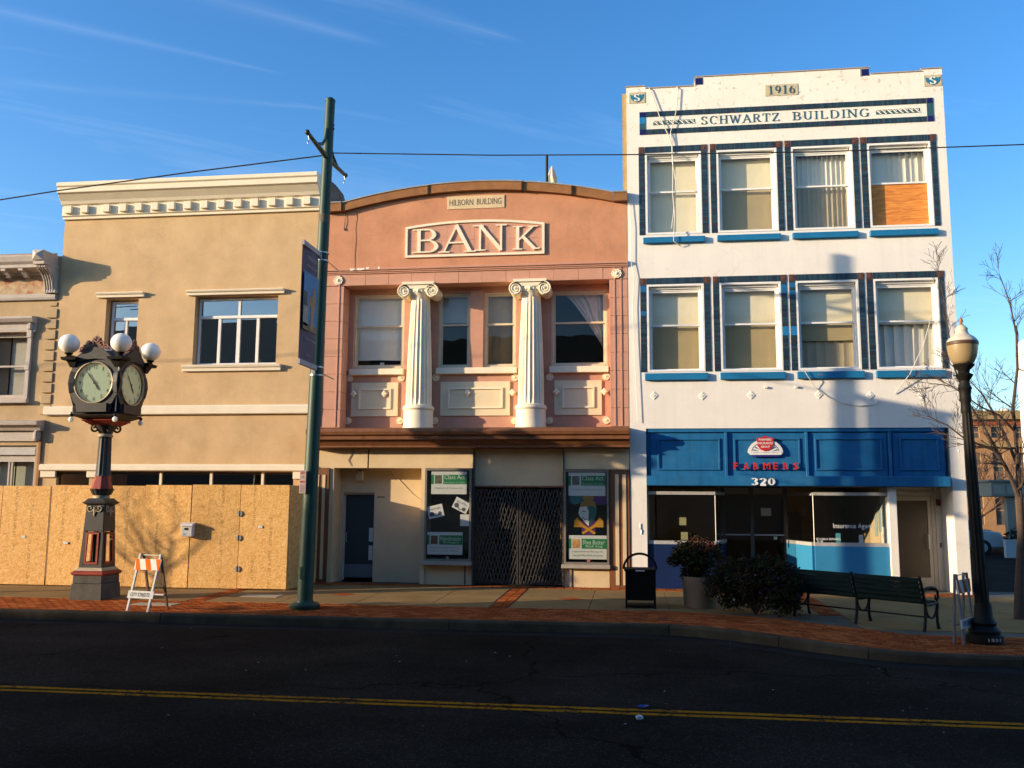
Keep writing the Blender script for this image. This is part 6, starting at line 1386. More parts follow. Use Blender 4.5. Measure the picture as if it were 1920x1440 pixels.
    k_.tube([(.055 * math.cos(R(24 * i)), -.508, 5.03 + .055 * math.sin(R(24 * i))) for i in range(16)], .011, 5)
    out(k_, 'crest_scrolls', mat('copper scroll', (.40, .20, .13), .6, .15, 12), cr2, 60)
face(0, 'front dial facing the street', 145, 322); face(math.pi / 2, 'dial facing right along the street', 145, 322)
face(math.pi, None, 145, 322); face(-math.pi / 2, None, 145, 322)
for o_ in bpy.data.objects:
    if o_.get('label') is None and 'label' in o_.keys(): del o_['label']
OPAL = mat('opal glass', (.88, .84, .76), .3, .03, 5, spec=.4)
for nd in OPAL.node_tree.nodes:
    if nd.type == 'BSDF_PRINCIPLED': nd.inputs['Subsurface Weight'].default_value = 1.0; nd.inputs['Subsurface Radius'].default_value = (1, .95, .85); nd.inputs['Subsurface Scale'].default_value = .16
for (sx, sy) in ((-1, -1), (1, -1), (1, 1), (-1, 1)):
    gx, gy = CX + sx * .545, CY + sy * .545
    k = MB(); sq(k, .05, 4.44, .06, 4.47, gx - sx * .12, gy - sy * .12); sq(k, .055, 4.471, .11, 4.60, gx - sx * .08, gy - sy * .08); sq(k, .15, 4.601, .17, 4.66, gx - sx * .06, gy - sy * .06)
    k.bar((gx - sx * .25, gy - sy * .25, 4.60), (gx, gy, 4.66), .12, .1); b_ = k.build('lamp_bracket', IRON, clk, bevel=.006)
    MB().lathe([(.05, 4.66), (.06, 4.68), (.035, 4.70), (.075, 4.735), (.08, 4.75)], gx, gy, 16).build('lamp_cup', IRON, b_, smooth=40)
    MB().sphere((gx, gy, 4.935), .195, 24, 14, .96).build('globe', OPAL, b_, smooth=80)
    lx_, ly_ = CX + sx * .46, CY + sy * .46
    MB().lathe([(.012, 3.60), (.012, 3.56), (.03, 3.555), (.03, 3.51), (.018, 3.505)], lx_, ly_, 10).build('bulb_socket', IRON, clk, smooth=40)
    MB().sphere((lx_, ly_, 3.45), .05, 12, 8, 1.1).build('bulb', OPAL, clk, smooth=80)
    k = MB()
    cp_ = [(CX + sx * .47, CY + sy * .47, 4.52 - i * .03) for i in range(30)]
    if (sx, sy) == (1, -1): MB().tube([(CX + .50 - .05 * i / 9, CY - .50 + .05 * i / 9, 4.50 - .92 * i / 9) for i in range(10)], .012, 5).build('bead_chain', OPAL, clk)
k = MB(); sq(k, .36, 3.58, .40, 4.50); k.build('inner_case', mat('deep maroon', (.035, .014, .012), .6), clk)
k = MB(); sq(k, .44, 4.52, .40, 4.60); sq(k, .36, 4.60, .12, 4.86); k.build('head_roof', CLOCKB, clk)

# ------------------------------------------------------------------ green pole, banner, wire
PX, PY = -5.85, -4.40; PZ = GZ(PY)
pole = thing('utility_pole', 'tall dark green steel pole with cross arms at the kerb', 'pole', (PX, PY, PZ))
def px_at(z): return PX + .16 * z / 9.55
k = MB(); k.tube([(px_at(z), PY, z) for z in (0, 2, 4, 6, 8, 9.55)], [.142, .132, .121, .111, .100, .092], 28); k.build('shaft', GREENP, pole, smooth=40)
MB().lathe([(.255, PZ), (.275, PZ + .03), (.275, PZ + .075), (.235, PZ + .10), (.16, PZ + .115), (.15, PZ + .15)], PX, PY, 28).build('base_flange', GREENP, pole, smooth=50)
MB().lathe([(.098, 9.53), (.10, 9.56), (.06, 9.60)], px_at(9.55), PY, 24).build('cap', GREENP, pole, smooth=40)
box('access_cover', GREENP, pole, PX - .06, PX + .05, PY - .152, PY - .125, .52, .74, .015)
for s_ in (-1, 1):
    y1 = PY + s_ * 1.08; x_ = px_at(8.4)
    k = MB(); k.tube([(x_, PY + s_ * .05, 8.40), (x_, y1, 8.46)], [.05, .034], 10); k.tube([(x_, PY + s_ * .08, 8.95), (x_, PY + s_ * .14, 8.72), (x_, PY + s_ * .30, 8.56), (x_, PY + s_ * .55, 8.46)], .03, 8)
    k.sphere((x_, y1, 8.46), .05, 10, 6); a_ = k.build('cross_arm', GREENP, pole, smooth=50)
    MB().tube([(x_, y1 - s_ * .06, 8.42), (x_ + .02, y1 - s_ * .06, 8.34), (x_ - .015, y1 - s_ * .06, 8.30), (x_, y1 - s_ * .06, 8.27)], .010, 5).build('hook', ZINC, a_)
for z_ in (6.53, 6.38, 4.36, 4.21): MB().lathe([(.125, z_ - .012), (.125, z_ + .012)], px_at(z_), PY, 24).build('steel_band', ZINC, pole, smooth=30)
MB().lathe([(.105, 7.12), (.108, 7.2), (.106, 7.28)], px_at(7.2), PY, 24).build('rust_band', mat('rusted band', (.12, .10, .07), .8, .4, 14), pole, smooth=30)
for z_ in (6.46, 4.29):
    MB().box(px_at(z_) - .03, px_at(z_) + .03, PY - .17, PY - .10, z_ - .07, z_ + .07).build('banner_clamp', ZINC, pole)
    MB().tube([(px_at(z_), PY + .1, z_), (px_at(z_), PY + .98, z_ - .02)], .012, 6).build('banner_rod', ZINC, pole)
MB().sphere((px_at(9) + .08, PY, 9.05), .03, 8, 6).build('bolt', GREENP, pole); MB().sphere((px_at(8.9) + .085, PY, 8.98), .03, 8, 6).build('bolt', GREENP, pole)
# banner hung between two arms towards the road
ban = thing('street_banner', 'vertical navy street banner with a blue photo panel on the green pole', 'banner', (px_at(5.4), -4.95, 4.3))
bx_ = px_at(5.4)
BANN = mat('banner navy', (.12, .10, .135), .75, .08, 4); bme = MB(); n_ = 12
o = []
for i in range(n_ + 1):
    f = i / n_; y = -4.56 - .78 * f
    for z in (4.30, 6.50): o.append((bx_ + .018 * math.sin(f * 5), y, z))
bme.add(o, [(2 * i, 2 * i + 2, 2 * i + 3, 2 * i + 1) for i in range(n_)]); bc = bme.build('cloth', BANN, ban)
for z in (6.47, 4.33): MB().box(bx_ - .016, bx_ + .032, -5.38, -4.52, z - .045, z + .045).build('arm_sleeve', mat('grey sleeve', (.42, .38, .37), .7), ban)
def yz(y0, y1, z0, z1, dx, nm, m_, par): return MB().quad((bx_ + .024 + dx, y0, z0), (bx_ + .024 + dx, y1, z0), (bx_ + .024 + dx, y1, z1), (bx_ + .024 + dx, y0, z1)).build(nm, m_, par)
ph = yz(-5.30, -4.58, 4.93, 5.98, 0, 'photo_panel', mat('banner blue', (.08, .24, .44), .7, .15, 3), ban)
yz(-5.30, -4.58, 4.93, 5.05, .002, 'photo_ground', mat('banner tan', (.22, .16, .09), .7, .2, 6), ph); yz(-5.29, -5.06, 5.0, 5.36, .002, 'photo_building', mat('banner cream', (.34, .32, .26), .7, .25, 14), ph); yz(-5.28, -5.12, 5.36, 5.62, .002, 'photo_foliage', mat('banner dark', (.07, .09, .07), .7, .4, 20), ph)
k = MB(); X_ = bx_ + .029
k.add([(X_, y, z) for (y, z) in ((-4.95, 4.95), (-4.80, 4.95), (-4.78, 5.25), (-4.72, 5.40), (-4.70, 5.56), (-4.76, 5.62), (-4.74, 5.72), (-4.80, 5.78), (-4.86, 5.72), (-4.86, 5.63), (-4.98, 5.55), (-5.06, 5.40), (-5.0, 5.36), (-4.94, 5.42), (-4.92, 5.28))], [tuple(range(15))]); k.build('photo_figure', mat('banner figure', (.40, .24, .12), .7, .3, 10), ph)
def yzf(x, y, z): return (bx_ + .03, x, z)
k = MB(); sans(k, 'VALLEJO', -5.16, 6.20, .44, .095, 0, xf=yzf); sans(k, 'a Living Town', -5.22, 6.07, .56, .065, 0, xf=yzf); sans(k, 'CALIFORNIA', -5.10, 4.75, .50, .05, 0, xf=yzf); sans(k, 'vallejo', -5.10, 4.47, .26, .04, 0, xf=yzf); k.build('lettering', mat('banner grey print', (.42, .38, .40), .7), ban)
# parking notice strapped to the pole
pk = thing('parking_notice', 'narrow pinkish parking notice strapped to the green pole', 'sign', (PX - .06, PY - .16, 2.0))
box('plate', mat('notice pink', (.50, .36, .33), .6, .06, 10), pk, PX - .115, PX + .005, PY - .165, PY - .158, 2.04, 2.46, .004)
k = MB(); sans(k, 'NO', PX - .10, 2.385, .08, .055, PY - .1665, bold=.02); sans(k, 'PARKING', PX - .105, 2.23, .095, .04, PY - .1665, bold=.01); k.build('red_print', RED, pk)
k = MB(); 
for i in range(5): sans(k, ('7AM TO 9AM', 'TUESDAY', 'STREET', 'SWEEPING', 'TOW AWAY')[i], PX - .10, 2.175 - i * .028, .085, .016, PY - .1665)
sans(k, '7-9', PX - .09, 2.31, .06, .04, PY - .1665); k.build('dark_print', INK, pk)
# overhead wire
wire = thing('overhead_wire', 'black overhead wire crossing the sky and the white building', 'wire', (px_at(8.5), PY, 8.45))
k = MB()
P0 = (px_at(8.5) - .05, PY, 8.46); pl = [(-30, -4.4, 7.3), (-20, -4.4, 7.45), (-12.49, -4.4, 7.84), (-11.2, -4.4, 7.985), (-8.5, -4.4, 8.24), P0]
k.tube(pl, .013, 6); k.build('left_span', INK, wire, smooth=60)
k = MB(); pr_ = [(px_at(8.5) + .05, PY, 8.50), (-2.5, -4.4, 8.31), (0, -4.4, 8.205), (3.47, -4.4, 8.10), (6.74, -4.4, 8.075), (12, -4.4, 8.2), (18, -4.4, 8.5)]; k.tube(pr_, .011, 6); k.build('right_span', INK, wire, smooth=60)

# ------------------------------------------------------------------ barricades
def barricade(name, label, loc, rot, small_txt=True, grey=False, sp_=.26):
    b_ = thing(name, label, 'barricade', (loc[0], loc[1], GZ(loc[1])), 'folding street barricades')
    T_ = Matrix.Translation((loc[0], loc[1], GZ(loc[1]))) @ Matrix.Rotation(rot, 4, 'Z')
    LEGW = mat('white painted timber', (.55, .52, .46), .85, .15, 9, spec=.08, stain=((.3, .2, .12), 9, .6, 3)); LEGD = mat('dark timber', (.10, .055, .03), .8, .2, 9)
    if grey: LEGW = mat('grey weathered timber', (.17, .15, .15), .8, .2, 9); LEGD = LEGW
    def out(k_, nm, m_, par, bev=.004):
        k_.v = [tuple(T_ @ Vector(v)) for v in k_.v]; return k_.build(nm, m_, par, bevel=bev)
    for s_ in (-1, 1):
        out(MB().bar((s_ * .225, -sp_, 0), (s_ * .225, -.015, .97), .045, .03, (0, 1, 0)), 'leg', LEGW, b_); out(MB().bar((s_ * .19, sp_, 0), (s_ * .19, .015, .97), .045, .03, (0, 1, 0)), 'leg', LEGD, b_)
    def fy(z, o_=.0): return -sp_ + (sp_ - .015) * z / .97 - .02 - o_
    for (za, zb_, nm, m_) in ((.70, .885, 'striped_board', mat('reflective white', (.62, .63, .58), .85, .06, 20, spec=.08)), (.22, .345, 'name_board', mat('white board', (.50, .50, .48), .85, .12, 9, spec=.08))):
        k_ = MB(); w_ = .28
        k_.add([(-w_, fy(za), za), (w_, fy(za), za), (w_, fy(zb_), zb_), (-w_, fy(zb_), zb_), (-w_, fy(za) + .018, za), (w_, fy(za) + .018, za), (w_, fy(zb_) + .018, zb_), (-w_, fy(zb_) + .018, zb_)], [(0, 1, 2, 3), (7, 6, 5, 4), (0, 4, 5, 1), (1, 5, 6, 2), (2, 6, 7, 3), (3, 7, 4, 0)])
        bd = out(k_, nm, m_, b_, 0)
        if nm == 'striped_board':
            k_ = MB()
            for c_ in (-.30, -.06, .18):
                q = []
                for (xx, zz) in ((c_ + .06, za), (c_ + .17, za), (c_ + .09 , zb_), (c_ - .02, zb_)):
                    q.append((max(-w_ + .001, min(w_ - .001, xx)), fy(zz, .002), zz))
                if q[0][0] < q[1][0] - .01: k_.add(q, [(0, 1, 2, 3)])
            out(k_, 'orange_stripes', mat('reflective orange', (.70, .13, .012), .85, .08, 20, spec=.08), bd, 0)
        elif small_txt:
            k_ = MB(); sans(k_, 'CITY STREETS', -.22, .252, .42, .062, 0, bold=.02, xf=lambda x, y, z: (x, fy(z, .003), z)); out(k_, 'lettering', mat('stencil navy', (.03, .03, .07), .7, .3, 40), bd, 0)
    out(MB().bar((-.19, sp_ * .77, .25), (.19, sp_ * .77, .25), .10 if sp_ > .2 else .02, .02, (0, 0, 1)), 'rear_brace', LEGW, b_); out(MB().tube([(-.23, 0, .95), (.23, 0, .95)], .008, 6), 'hinge_rod', ZINC, b_)
barricade('barricade', 'orange and white striped barricade stencilled CITY STREETS beside the clock', (-8.46, -5.06), R(-13))
barricade('barricade', 'folded barricade seen edge-on beside the black lamp post', (4.66, -6.32), R(54), True, True, .07)

# ------------------------------------------------------------------ litter bin
tb = thing('litter_bin', 'black square litter bin with an arched hood rail on the sidewalk', 'bin', (.12, -3.15, GZ(-3.15)))
z0_ = GZ(-3.15); BINB = mat('black bin', (.008, .007, .006), .7, .2, 8, spec=.12)
k = MB(); k.box(-.135, .375, -3.40, -2.90, z0_ + .14, z0_ + .66); k.build('body', BINB, tb, bevel=.01)
for i in range(11): box('bin_slat', BINB, tb, -.14 + .047 * i, -.108 + .047 * i, -3.415, -3.401, z0_ + .15, z0_ + .65)
box('rim', BINB, tb, -.17, .41, -3.43, -2.87, z0_ + .66, z0_ + .70, .008); box('rim_label', PAPER, tb, .04, .20, -3.436, -3.431, z0_ + .665, z0_ + .685)
for sx in (-.15, .37):
    for sy in (-3.40, -2.92): box('leg', BINB, tb, sx, sx + .03, sy, sy + .03, z0_ - .005, z0_ + .68)
MB().tube([(.12 + .30 * math.cos(R(a)), -3.15, z0_ + .68 + .285 * math.sin(R(a))) for a in range(0, 181, 12)], .022, 8).build('hood_rail', BINB, tb, smooth=60)
k = MB(); k.box(-.13, .37, -3.39, -2.91, z0_ + .02, z0_ + .05); k.build('foot_frame', BINB, tb)

# ------------------------------------------------------------------ leaves, planter, bush
LEAF = attr_mat('leaf', .75, .12, 0, 40, .1)
def leaves(k, c, rad, n_, size, cols_, hollow=.45, flat=1.0, zmin=None):
    for _ in range(n_):
        while True:
            p = Vector((random.uniform(-1, 1), random.uniform(-1, 1), random.uniform(-1, 1)))
            if hollow < p.length < 1: break
        q = Vector((c[0] + p.x * rad[0], c[1] + p.y * rad[1], c[2] + p.z * rad[2]))
        if zmin is not None and q.z < zmin: continue
        a = Vector((random.gauss(0, 1), random.gauss(0, 1), random.gauss(0, .7))).normalized(); b = a.cross(Vector((random.gauss(0, 1), random.gauss(0, 1), random.gauss(0, 1)))).normalized()
        s_ = size * random.uniform(.6, 1.3); k.cur = random.choice(cols_)
        k.add([q - a * s_, q + b * s_ * .38, q + a * s_, q - b * s_ * .38], [(0, 1, 2, 3)])
def clumps(k, c, rad, nc, n_, size, cols_, cr, zmin=None):
    for _ in range(nc):
        while True:
            p = Vector((random.uniform(-1, 1), random.uniform(-1, 1), random.uniform(-1, 1)))
            if p.length < 1: break
        q = (c[0] + p.x * rad[0], c[1] + p.y * rad[1], c[2] + p.z * rad[2]); r_ = cr * random.uniform(.7, 1.25)
        leaves(k, q, (r_, r_, r_ * .85), n_, size, cols_, .3, zmin=zmin)
plp = thing('planter', 'round beige concrete planter with a reddish shrub beside the litter bin', 'planter', (1.22, -2.98, GZ(-3)))
z0_ = GZ(-2.98); PLC = mat('beige concrete', (.24, .165, .105), .85, .12, 4, .3, 60)
MB().lathe([(.28, z0_ - .004), (.30, z0_ + .04), (.325, z0_ + .45), (.345, z0_ + .50), (.345, z0_ + .56), (.31, z0_ + .56), (.30, z0_ + .48)], 1.22, -2.98, 32).build('pot', PLC, plp, smooth=40)
shb = thing('planter_shrub', 'bushy green shrub with red tips growing in the beige planter', 'shrub', (1.20, -2.98, z0_ + .5))
GC = [(.018, .022, .007), (.024, .030, .009), (.012, .015, .006), (.035, .040, .010), (.05, .016, .008), (.03, .012, .007)]
k = MB(); clumps(k, (1.17, -2.98, .88), (.42, .40, .30), 60, 55, .045, GC, .16); k.build('foliage', LEAF, shb, fixn=False)
k = MB(); clumps(k, (1.28, -2.98, 1.12), (.30, .3, .12), 22, 22, .03, [(.18, .03, .015), (.12, .025, .015), (.09, .04, .015)], .12); k.build('red_tips', LEAF, shb, fixn=False)
k = MB()
for i in range(7): a = R(51 * i); k.tube([(1.2, -2.98, z0_ + .45), (1.2 + .2 * math.cos(a), -2.98 + .2 * math.sin(a), .85), (1.2 + .36 * math.cos(a), -2.98 + .36 * math.sin(a), 1.0)], [.016, .01, .006], 5)
k.build('stem', mat('stem brown', (.06, .04, .025), .9), shb)
bsh = thing('flowering_bush', 'sprawling purple-flowered bush between the planter and the bench', 'bush', (2.05, -3.85, GZ(-3.85)))
k = MB()
for (c, rad, nc) in (((1.70, -3.55, .48), (.40, .35, .38), 60), ((2.15, -3.85, .55), (.50, .42, .44), 95), ((2.50, -4.15, .42), (.36, .34, .34), 50), ((2.35, -3.6, .75), (.45, .35, .25), 40)): clumps(k, c, rad, nc, 46, .042, GC + [(.016, .028, .010)], .15, .0)
k.build('foliage', LEAF, bsh, fixn=False)
k = MB()
for (c, rad, nc) in (((1.75, -3.62, .50), (.42, .36, .38), 18), ((2.2, -3.95, .52), (.52, .46, .42), 42), ((2.52, -4.22, .38), (.36, .34, .32), 28)): clumps(k, c, rad, nc, 7, .022, [(.13, .035, .15), (.18, .05, .17), (.09, .03, .13), (.24, .10, .24)], .17, .02)
k.build('flowers', LEAF, bsh, fixn=False)['kind'] = 'stuff'
k = MB()
for i in range(16): a = R(23 * i); r_ = random.uniform(.2, .65); k.tube([(2.1, -3.85, .0), (2.1 + r_ * .5 * math.cos(a), -3.85 + r_ * .45 * math.sin(a), .35), (2.1 + r_ * math.cos(a), -3.85 + r_ * .8 * math.sin(a), .75)], [.014, .01, .005], 5)
k.build('stem', MATS['stem brown'], bsh)
k = MB()
for i in range(70):      # straggling sprigs that break the outline
    a_ = random.uniform(0, 2 * math.pi); e_ = random.uniform(.1, 1.25); big = i % 3
    c_, rr_ = ((2.1, -3.85, .45), (.62, .5, .55)) if big else ((1.17, -2.98, .90), (.46, .44, .36))
    d_ = Vector((math.cos(a_) * math.cos(e_) * rr_[0], math.sin(a_) * math.cos(e_) * rr_[1], math.sin(e_) * rr_[2])); p0 = Vector(c_) + d_ * .6; p1 = Vector(c_) + d_ * random.uniform(1.05, 1.38) + Vector((0, 0, random.uniform(-.06, .05)))
    k.cur = (.035, .022, .012); k.tube([p0, (p0 + p1) / 2 + Vector((0, 0, .03)), p1], [.006, .004, .003], 4)
    for q in range(9): leaves(k, tuple(p0.lerp(p1, .3 + .08 * q)), (.035, .035, .035), 2, random.uniform(.02, .05), GC, 0)
k.build('sprigs', LEAF, bsh, fixn=False)['kind'] = 'stuff'
stem_flowers = [(1.42, -3.72, .28, (.5, .2, .02)), (1.36, -3.7, .24, (.5, .3, .04)), (1.72, -3.95, .26, (.6, .6, .55))]
k = MB()
for (x_, y_, z_, c_) in stem_flowers:
    k.cur = c_
    for q in range(5): a = R(72 * q); k.add([(x_, y_, z_), (x_ + .022 * math.cos(a), y_ - .004, z_ + .022 * math.sin(a)), (x_ + .022 * math.cos(a + .7), y_ - .004, z_ + .022 * math.sin(a + .7))], [(0, 1, 2)])
k.build('bright_blooms', LEAF, bsh, fixn=False)['kind'] = 'stuff'

# ------------------------------------------------------------------ bench
e1 = Vector((.746, -.665, 0)); e2 = Vector((.665, .746, 0)); B0 = Vector((2.75, -3.90, 0))
bench = thing('bench', 'long dark green slatted bench with cast-iron arms, seen from behind', 'bench', (3.6, -4.6, GZ(-4.6)))
def bp(s_, d, z): v = B0 + e1 * s_ + e2 * d; return (v.x, v.y, GZ(-4.6) + z + (GZ(v.y) - GZ(-4.6)) * .8)
LB = 2.24
for i, (za, da) in enumerate(((.46, .015), (.538, -.01), (.616, -.035), (.694, -.06), (.772, -.085))):
    for (sa, sb) in ((.03, LB / 2 - .03), (LB / 2 + .03, LB - .03)): MB().bar(bp(sa, da, za), bp(sb, da, za), .028, .073, (e2.x * .3, e2.y * .3, 1)).build('back_slat', BENCHG, bench, bevel=.006)
for i in range(5):
    for (sa, sb) in ((.03, LB / 2 - .03), (LB / 2 + .03, LB - .03)): MB().bar(bp(sa, .08 + i * .085, .42 - .008 * i * (i < 2)), bp(sb, .08 + i * .085, .42 - .008 * i * (i < 2)), .07, .028).build('seat_slat', BENCHG, bench, bevel=.005)
for j, s_ in enumerate((0, LB / 2, LB)):
    k = MB()
    k.tube([bp(s_, -.03, .0), bp(s_, .02, .15), bp(s_, .045, .40), bp(s_, .015, .48), bp(s_, -.06, .72), bp(s_, -.10, .80)], [.028, .024, .026, .026, .024, .02], 8)
    k.tube([bp(s_, .46, .0), bp(s_, .42, .12), bp(s_, .43, .28), bp(s_, .46, .40)], [.03, .022, .022, .026], 8)
    k.tube([bp(s_, .03, .395), bp(s_, .25, .385), bp(s_, .46, .40)], .022, 8)
    k.tube([bp(s_, .06 + .18 - .185 * math.cos(R(a)), .385 - .20 * math.sin(R(a))) for a in range(0, 181, 15)], .017, 6)
    k.sphere(bp(s_, -.105, .81), .03, 8, 6)
    sup = k.build('bench_support', IRON, bench, smooth=60)
    if j != 1:
        pts = [bp(s_, .0, .60), bp(s_, .10, .645), bp(s_, .26, .65), bp(s_, .40, .63), bp(s_, .48, .57), bp(s_, .49, .49), bp(s_, .44, .44), bp(s_, .39, .47), bp(s_, .40, .53)]
        MB().tube(pts, [.016, .02, .022, .022, .022, .02, .018, .016, .014], 8).build('arm_rest', IRON, sup, smooth=60)
MB().tube([bp(0, .24, .19), bp(LB, .24, .19)], .014, 6).build('tie_rod', IRON, bench)

# ------------------------------------------------------------------ lamp post
LX, LY = 4.96, -6.28; z0_ = GZ(LY)
lamp = thing('street_lamp', 'black fluted street lamp with acorn glass globe at the right', 'street lamp', (LX, LY, z0_))
def lx_at(z): return LX - .02 * z
MB().lathe([(.24, z0_), (.25, z0_ + .03), (.245, z0_ + .11), (.20, z0_ + .13), (.215, z0_ + .17), (.15, z0_ + .24), (.17, z0_ + .28), (.125, z0_ + .36), (.115, z0_ + .50), (.105, z0_ + .56)], LX, LY, 28).build('base', IRON, lamp, smooth=35)
k = MB(); o = []; n2 = 48; zs_ = [.5, .6, 1.2, 2.2, 3.28]
for z in zs_:
    rr = .098 - .030 * (z - .5) / 2.8
    for i in range(n2): a = 2 * math.pi * i / n2; g = .10 * (abs(math.sin(a * 6)) ** .7); o.append((lx_at(z) + rr * (1 - g) * math.cos(a), LY + rr * (1 - g) * math.sin(a), z))
k.add(o, [(q * n2 + i, q * n2 + (i + 1) % n2, (q + 1) * n2 + (i + 1) % n2, (q + 1) * n2 + i) for q in range(len(zs_) - 1) for i in range(n2)]); k.build('fluted_shaft', IRON, lamp, smooth=25)
tx = lx_at(3.7)
MB().lathe([(.066, 3.26), (.075, 3.30), (.068, 3.34), (.068, 3.42), (.085, 3.46), (.078, 3.52), (.085, 3.60), (.10, 3.63), (.075, 3.68), (.07, 3.74), (.105, 3.79), (.128, 3.83), (.10, 3.845), (.075, 3.86), (.085, 3.90), (.14, 3.955), (.15, 3.975), (.14, 3.99)], tx, LY, 24).build('capital', IRON, lamp, smooth=35)
ACORN = glass('amber acorn glass', .06, (.9, .8, .6), .08)
GLOBE = mat('frosted amber glass', (.50, .36, .18), .3, .06, 4, spec=.5); CREAMG = mat('frosted cream glass', (.60, .52, .40), .3, .05, 4, spec=.5)
for nd in GLOBE.node_tree.nodes:
    if nd.type == 'BSDF_PRINCIPLED': nd.inputs['Transmission Weight'].default_value = 0.35; nd.inputs['Roughness'].default_value = .35
MB().lathe([(.12, 3.985), (.155, 4.03), (.19, 4.11), (.208, 4.20), (.215, 4.275)], tx, LY, 28).build('globe', GLOBE, lamp, smooth=60)
MB().lathe([(.219, 4.27), (.223, 4.285), (.221, 4.315), (.216, 4.325)], tx, LY, 28).build('globe_band', mat('dark brown band', (.09, .05, .03), .5), lamp, smooth=40)
MB().lathe([(.215, 4.32), (.205, 4.35), (.165, 4.395), (.115, 4.43), (.095, 4.455), (.085, 4.485), (.090, 4.515), (.075, 4.545), (.045, 4.57), (.035, 4.58)], tx, LY, 28).build('globe_lid', CREAMG, lamp, smooth=50)
MB().lathe([(.03, 4.575), (.035, 4.59), (.015, 4.60), (.026, 4.625), (.03, 4.65), (.018, 4.68), (.004, 4.695)], tx, LY, 14).build('finial', mat('copper finial', (.36, .17, .09), .5, .2, 20), lamp, smooth=50)
k = MB(); sans(k, '1551', LX - .09, z0_ + .045, .18, .045, 0, bold=.02, xf=lambda x, y, z: (LX + .252 * math.sin((x - LX) / .25 + .18), LY - .252 * math.cos((x - LX) / .25 + .18), z)); k.build('post_number', mat('number white', (.5, .5, .5), .7), lamp)

# ------------------------------------------------------------------ loose cables on the white building
cab = thing('loose_cables', 'pale loose cables hanging in a V down the left of the white building', 'cable', (.9, -.05, 11.5))
CABM = mat('white cable', (.66, .60, .52), .6)
for i, pts in enumerate(([(.48, .0, 11.57), (.50, -.04, 11.50), (.62, -.04, 11.15), (.72, -.05, 10.80), (.90, -.05, 10.38), (.99, -.05, 10.10), (1.0, -.05, 9.6), (.98, -.14, 8.9), (1.02, -.14, 8.4), (.99, -.14, 7.95), (.98, -.15, 7.8), (1.15, -.03, 7.7)],
                         [(1.12, .0, 11.56), (1.15, -.04, 11.48), (1.12, -.04, 11.1), (1.08, -.05, 10.85), (.96, -.05, 10.42), (.985, -.05, 10.2), (.99, -.04, 9.7), (1.06, -.10, 9.2), (1.0, -.12, 8.5), (.94, -.12, 8.1)])):
    MB().tube(pts, .011, 5).build('cable', CABM, cab, smooth=80)
cab2 = thing('sagging_cable', 'thin white cable sagging below the middle-row windows of the white building', 'cable', (4.5, -.03, 4.4))
MB().tube([(3.75, -.14, 4.79), (3.85, -.14, 4.62), (4.0, -.03, 4.42), (4.25, -.03, 4.22), (4.55, -.03, 4.08), (4.9, -.03, 4.02), (5.2, -.03, 4.05), (5.3, -.03, 4.12)], .009, 5).build('cable', CABM, cab2, smooth=80)
MB().tube([(6.50, -.02, 6.0), (6.25, -.12, 5.3), (5.95, -.14, 4.70), (5.65, -.02, 4.28)], .010, 5).build('cable', CABM, cab2, smooth=80)

# ------------------------------------------------------------------ bare trees
BARK = mat('bare bark', (.075, .050, .036), .9, .25, 14, .4, 60)
def grow(mb, p, d, r, L_, depth, spread=.55, up=.12, mn=.0032):
    """recursive bare branch"""
    n_ = 3; pts = [Vector(p)]; q = Vector(p); dd = Vector(d).normalized(); rs = [r]
    for i in range(n_):
        dd = (dd + Vector((random.gauss(0, .13), random.gauss(0, .13), random.gauss(0, .10) + up * .4))).normalized(); q = q + dd * L_ / n_; pts.append(q.copy()); rs.append(max(mn, r * (1 - .42 * (i + 1) / n_)))
    mb.tube(pts, rs, 5 if r > .012 else 4, False)
    if depth <= 0: return
    for i in range(1, n_ + 1):
        for _ in range(2 if (depth > 1 or i == n_) else 1):
            if i < n_ and random.random() < .25: continue
            ax = Vector((random.gauss(0, 1), random.gauss(0, 1), random.gauss(0, 1))).normalized(); nd = (dd + ax * spread * random.uniform(.7, 1.4) + Vector((0, 0, up))).normalized()
            grow(mb, pts[i], nd, max(mn, rs[i] * .62), L_ * random.uniform(.55, .78), depth - 1, spread, up, mn)
def limb(mb, pts, r0, r1, depth, every=1, L_=.5, up=.1):
    k_ = len(pts); rs = [r0 + (r1 - r0) * i / (k_ - 1) for i in range(k_)]; mb.tube(pts, rs, 7, False)
    for i in range(1, k_):
        t = (Vector(pts[i]) - Vector(pts[i - 1])).normalized()
        for _ in range(every):
            ax = Vector((random.gauss(0, 1), random.gauss(0, .8), random.gauss(0, 1))).normalized(); grow(mb, Vector(pts[i]) * .6 + Vector(pts[i - 1]) * .4 if _ % 2 else pts[i], (t * .7 + ax * .8).normalized(), max(.004, rs[i] * .5), L_ * random.uniform(.7, 1.2), depth, .6, up)
        
random.seed(21)
tr = thing('bare_tree', 'leafless street tree with fine twigs at the right edge', 'tree', (6.52, -3.65, GZ(-3.65)))
k = MB(); k.tube([(6.46, -3.65, -.02), (6.50, -3.65, .6), (6.58, -3.65, 1.4), (6.60, -3.65, 2.05)], [.088, .070, .060, .054], 12, False); k.build('trunk', BARK, tr, smooth=60)
k = MB()
limb(k, [(6.60, -3.65, 1.95), (6.50, -3.66, 2.30), (6.36, -3.7, 2.62), (6.18, -3.75, 2.86), (6.0, -3.8, 2.93), (5.72, -3.85, 3.02), (5.40, -3.9, 3.28), (5.12, -3.9, 3.42)], .042, .006, 2, 2, .34)
limb(k, [(6.60, -3.65, 2.05), (6.62, -3.6, 2.9), (6.60, -3.6, 3.6), (6.72, -3.6, 4.3), (6.74, -3.6, 4.9), (6.66, -3.6, 5.5), (6.52, -3.6, 6.0)], .040, .006, 2, 2, .42)
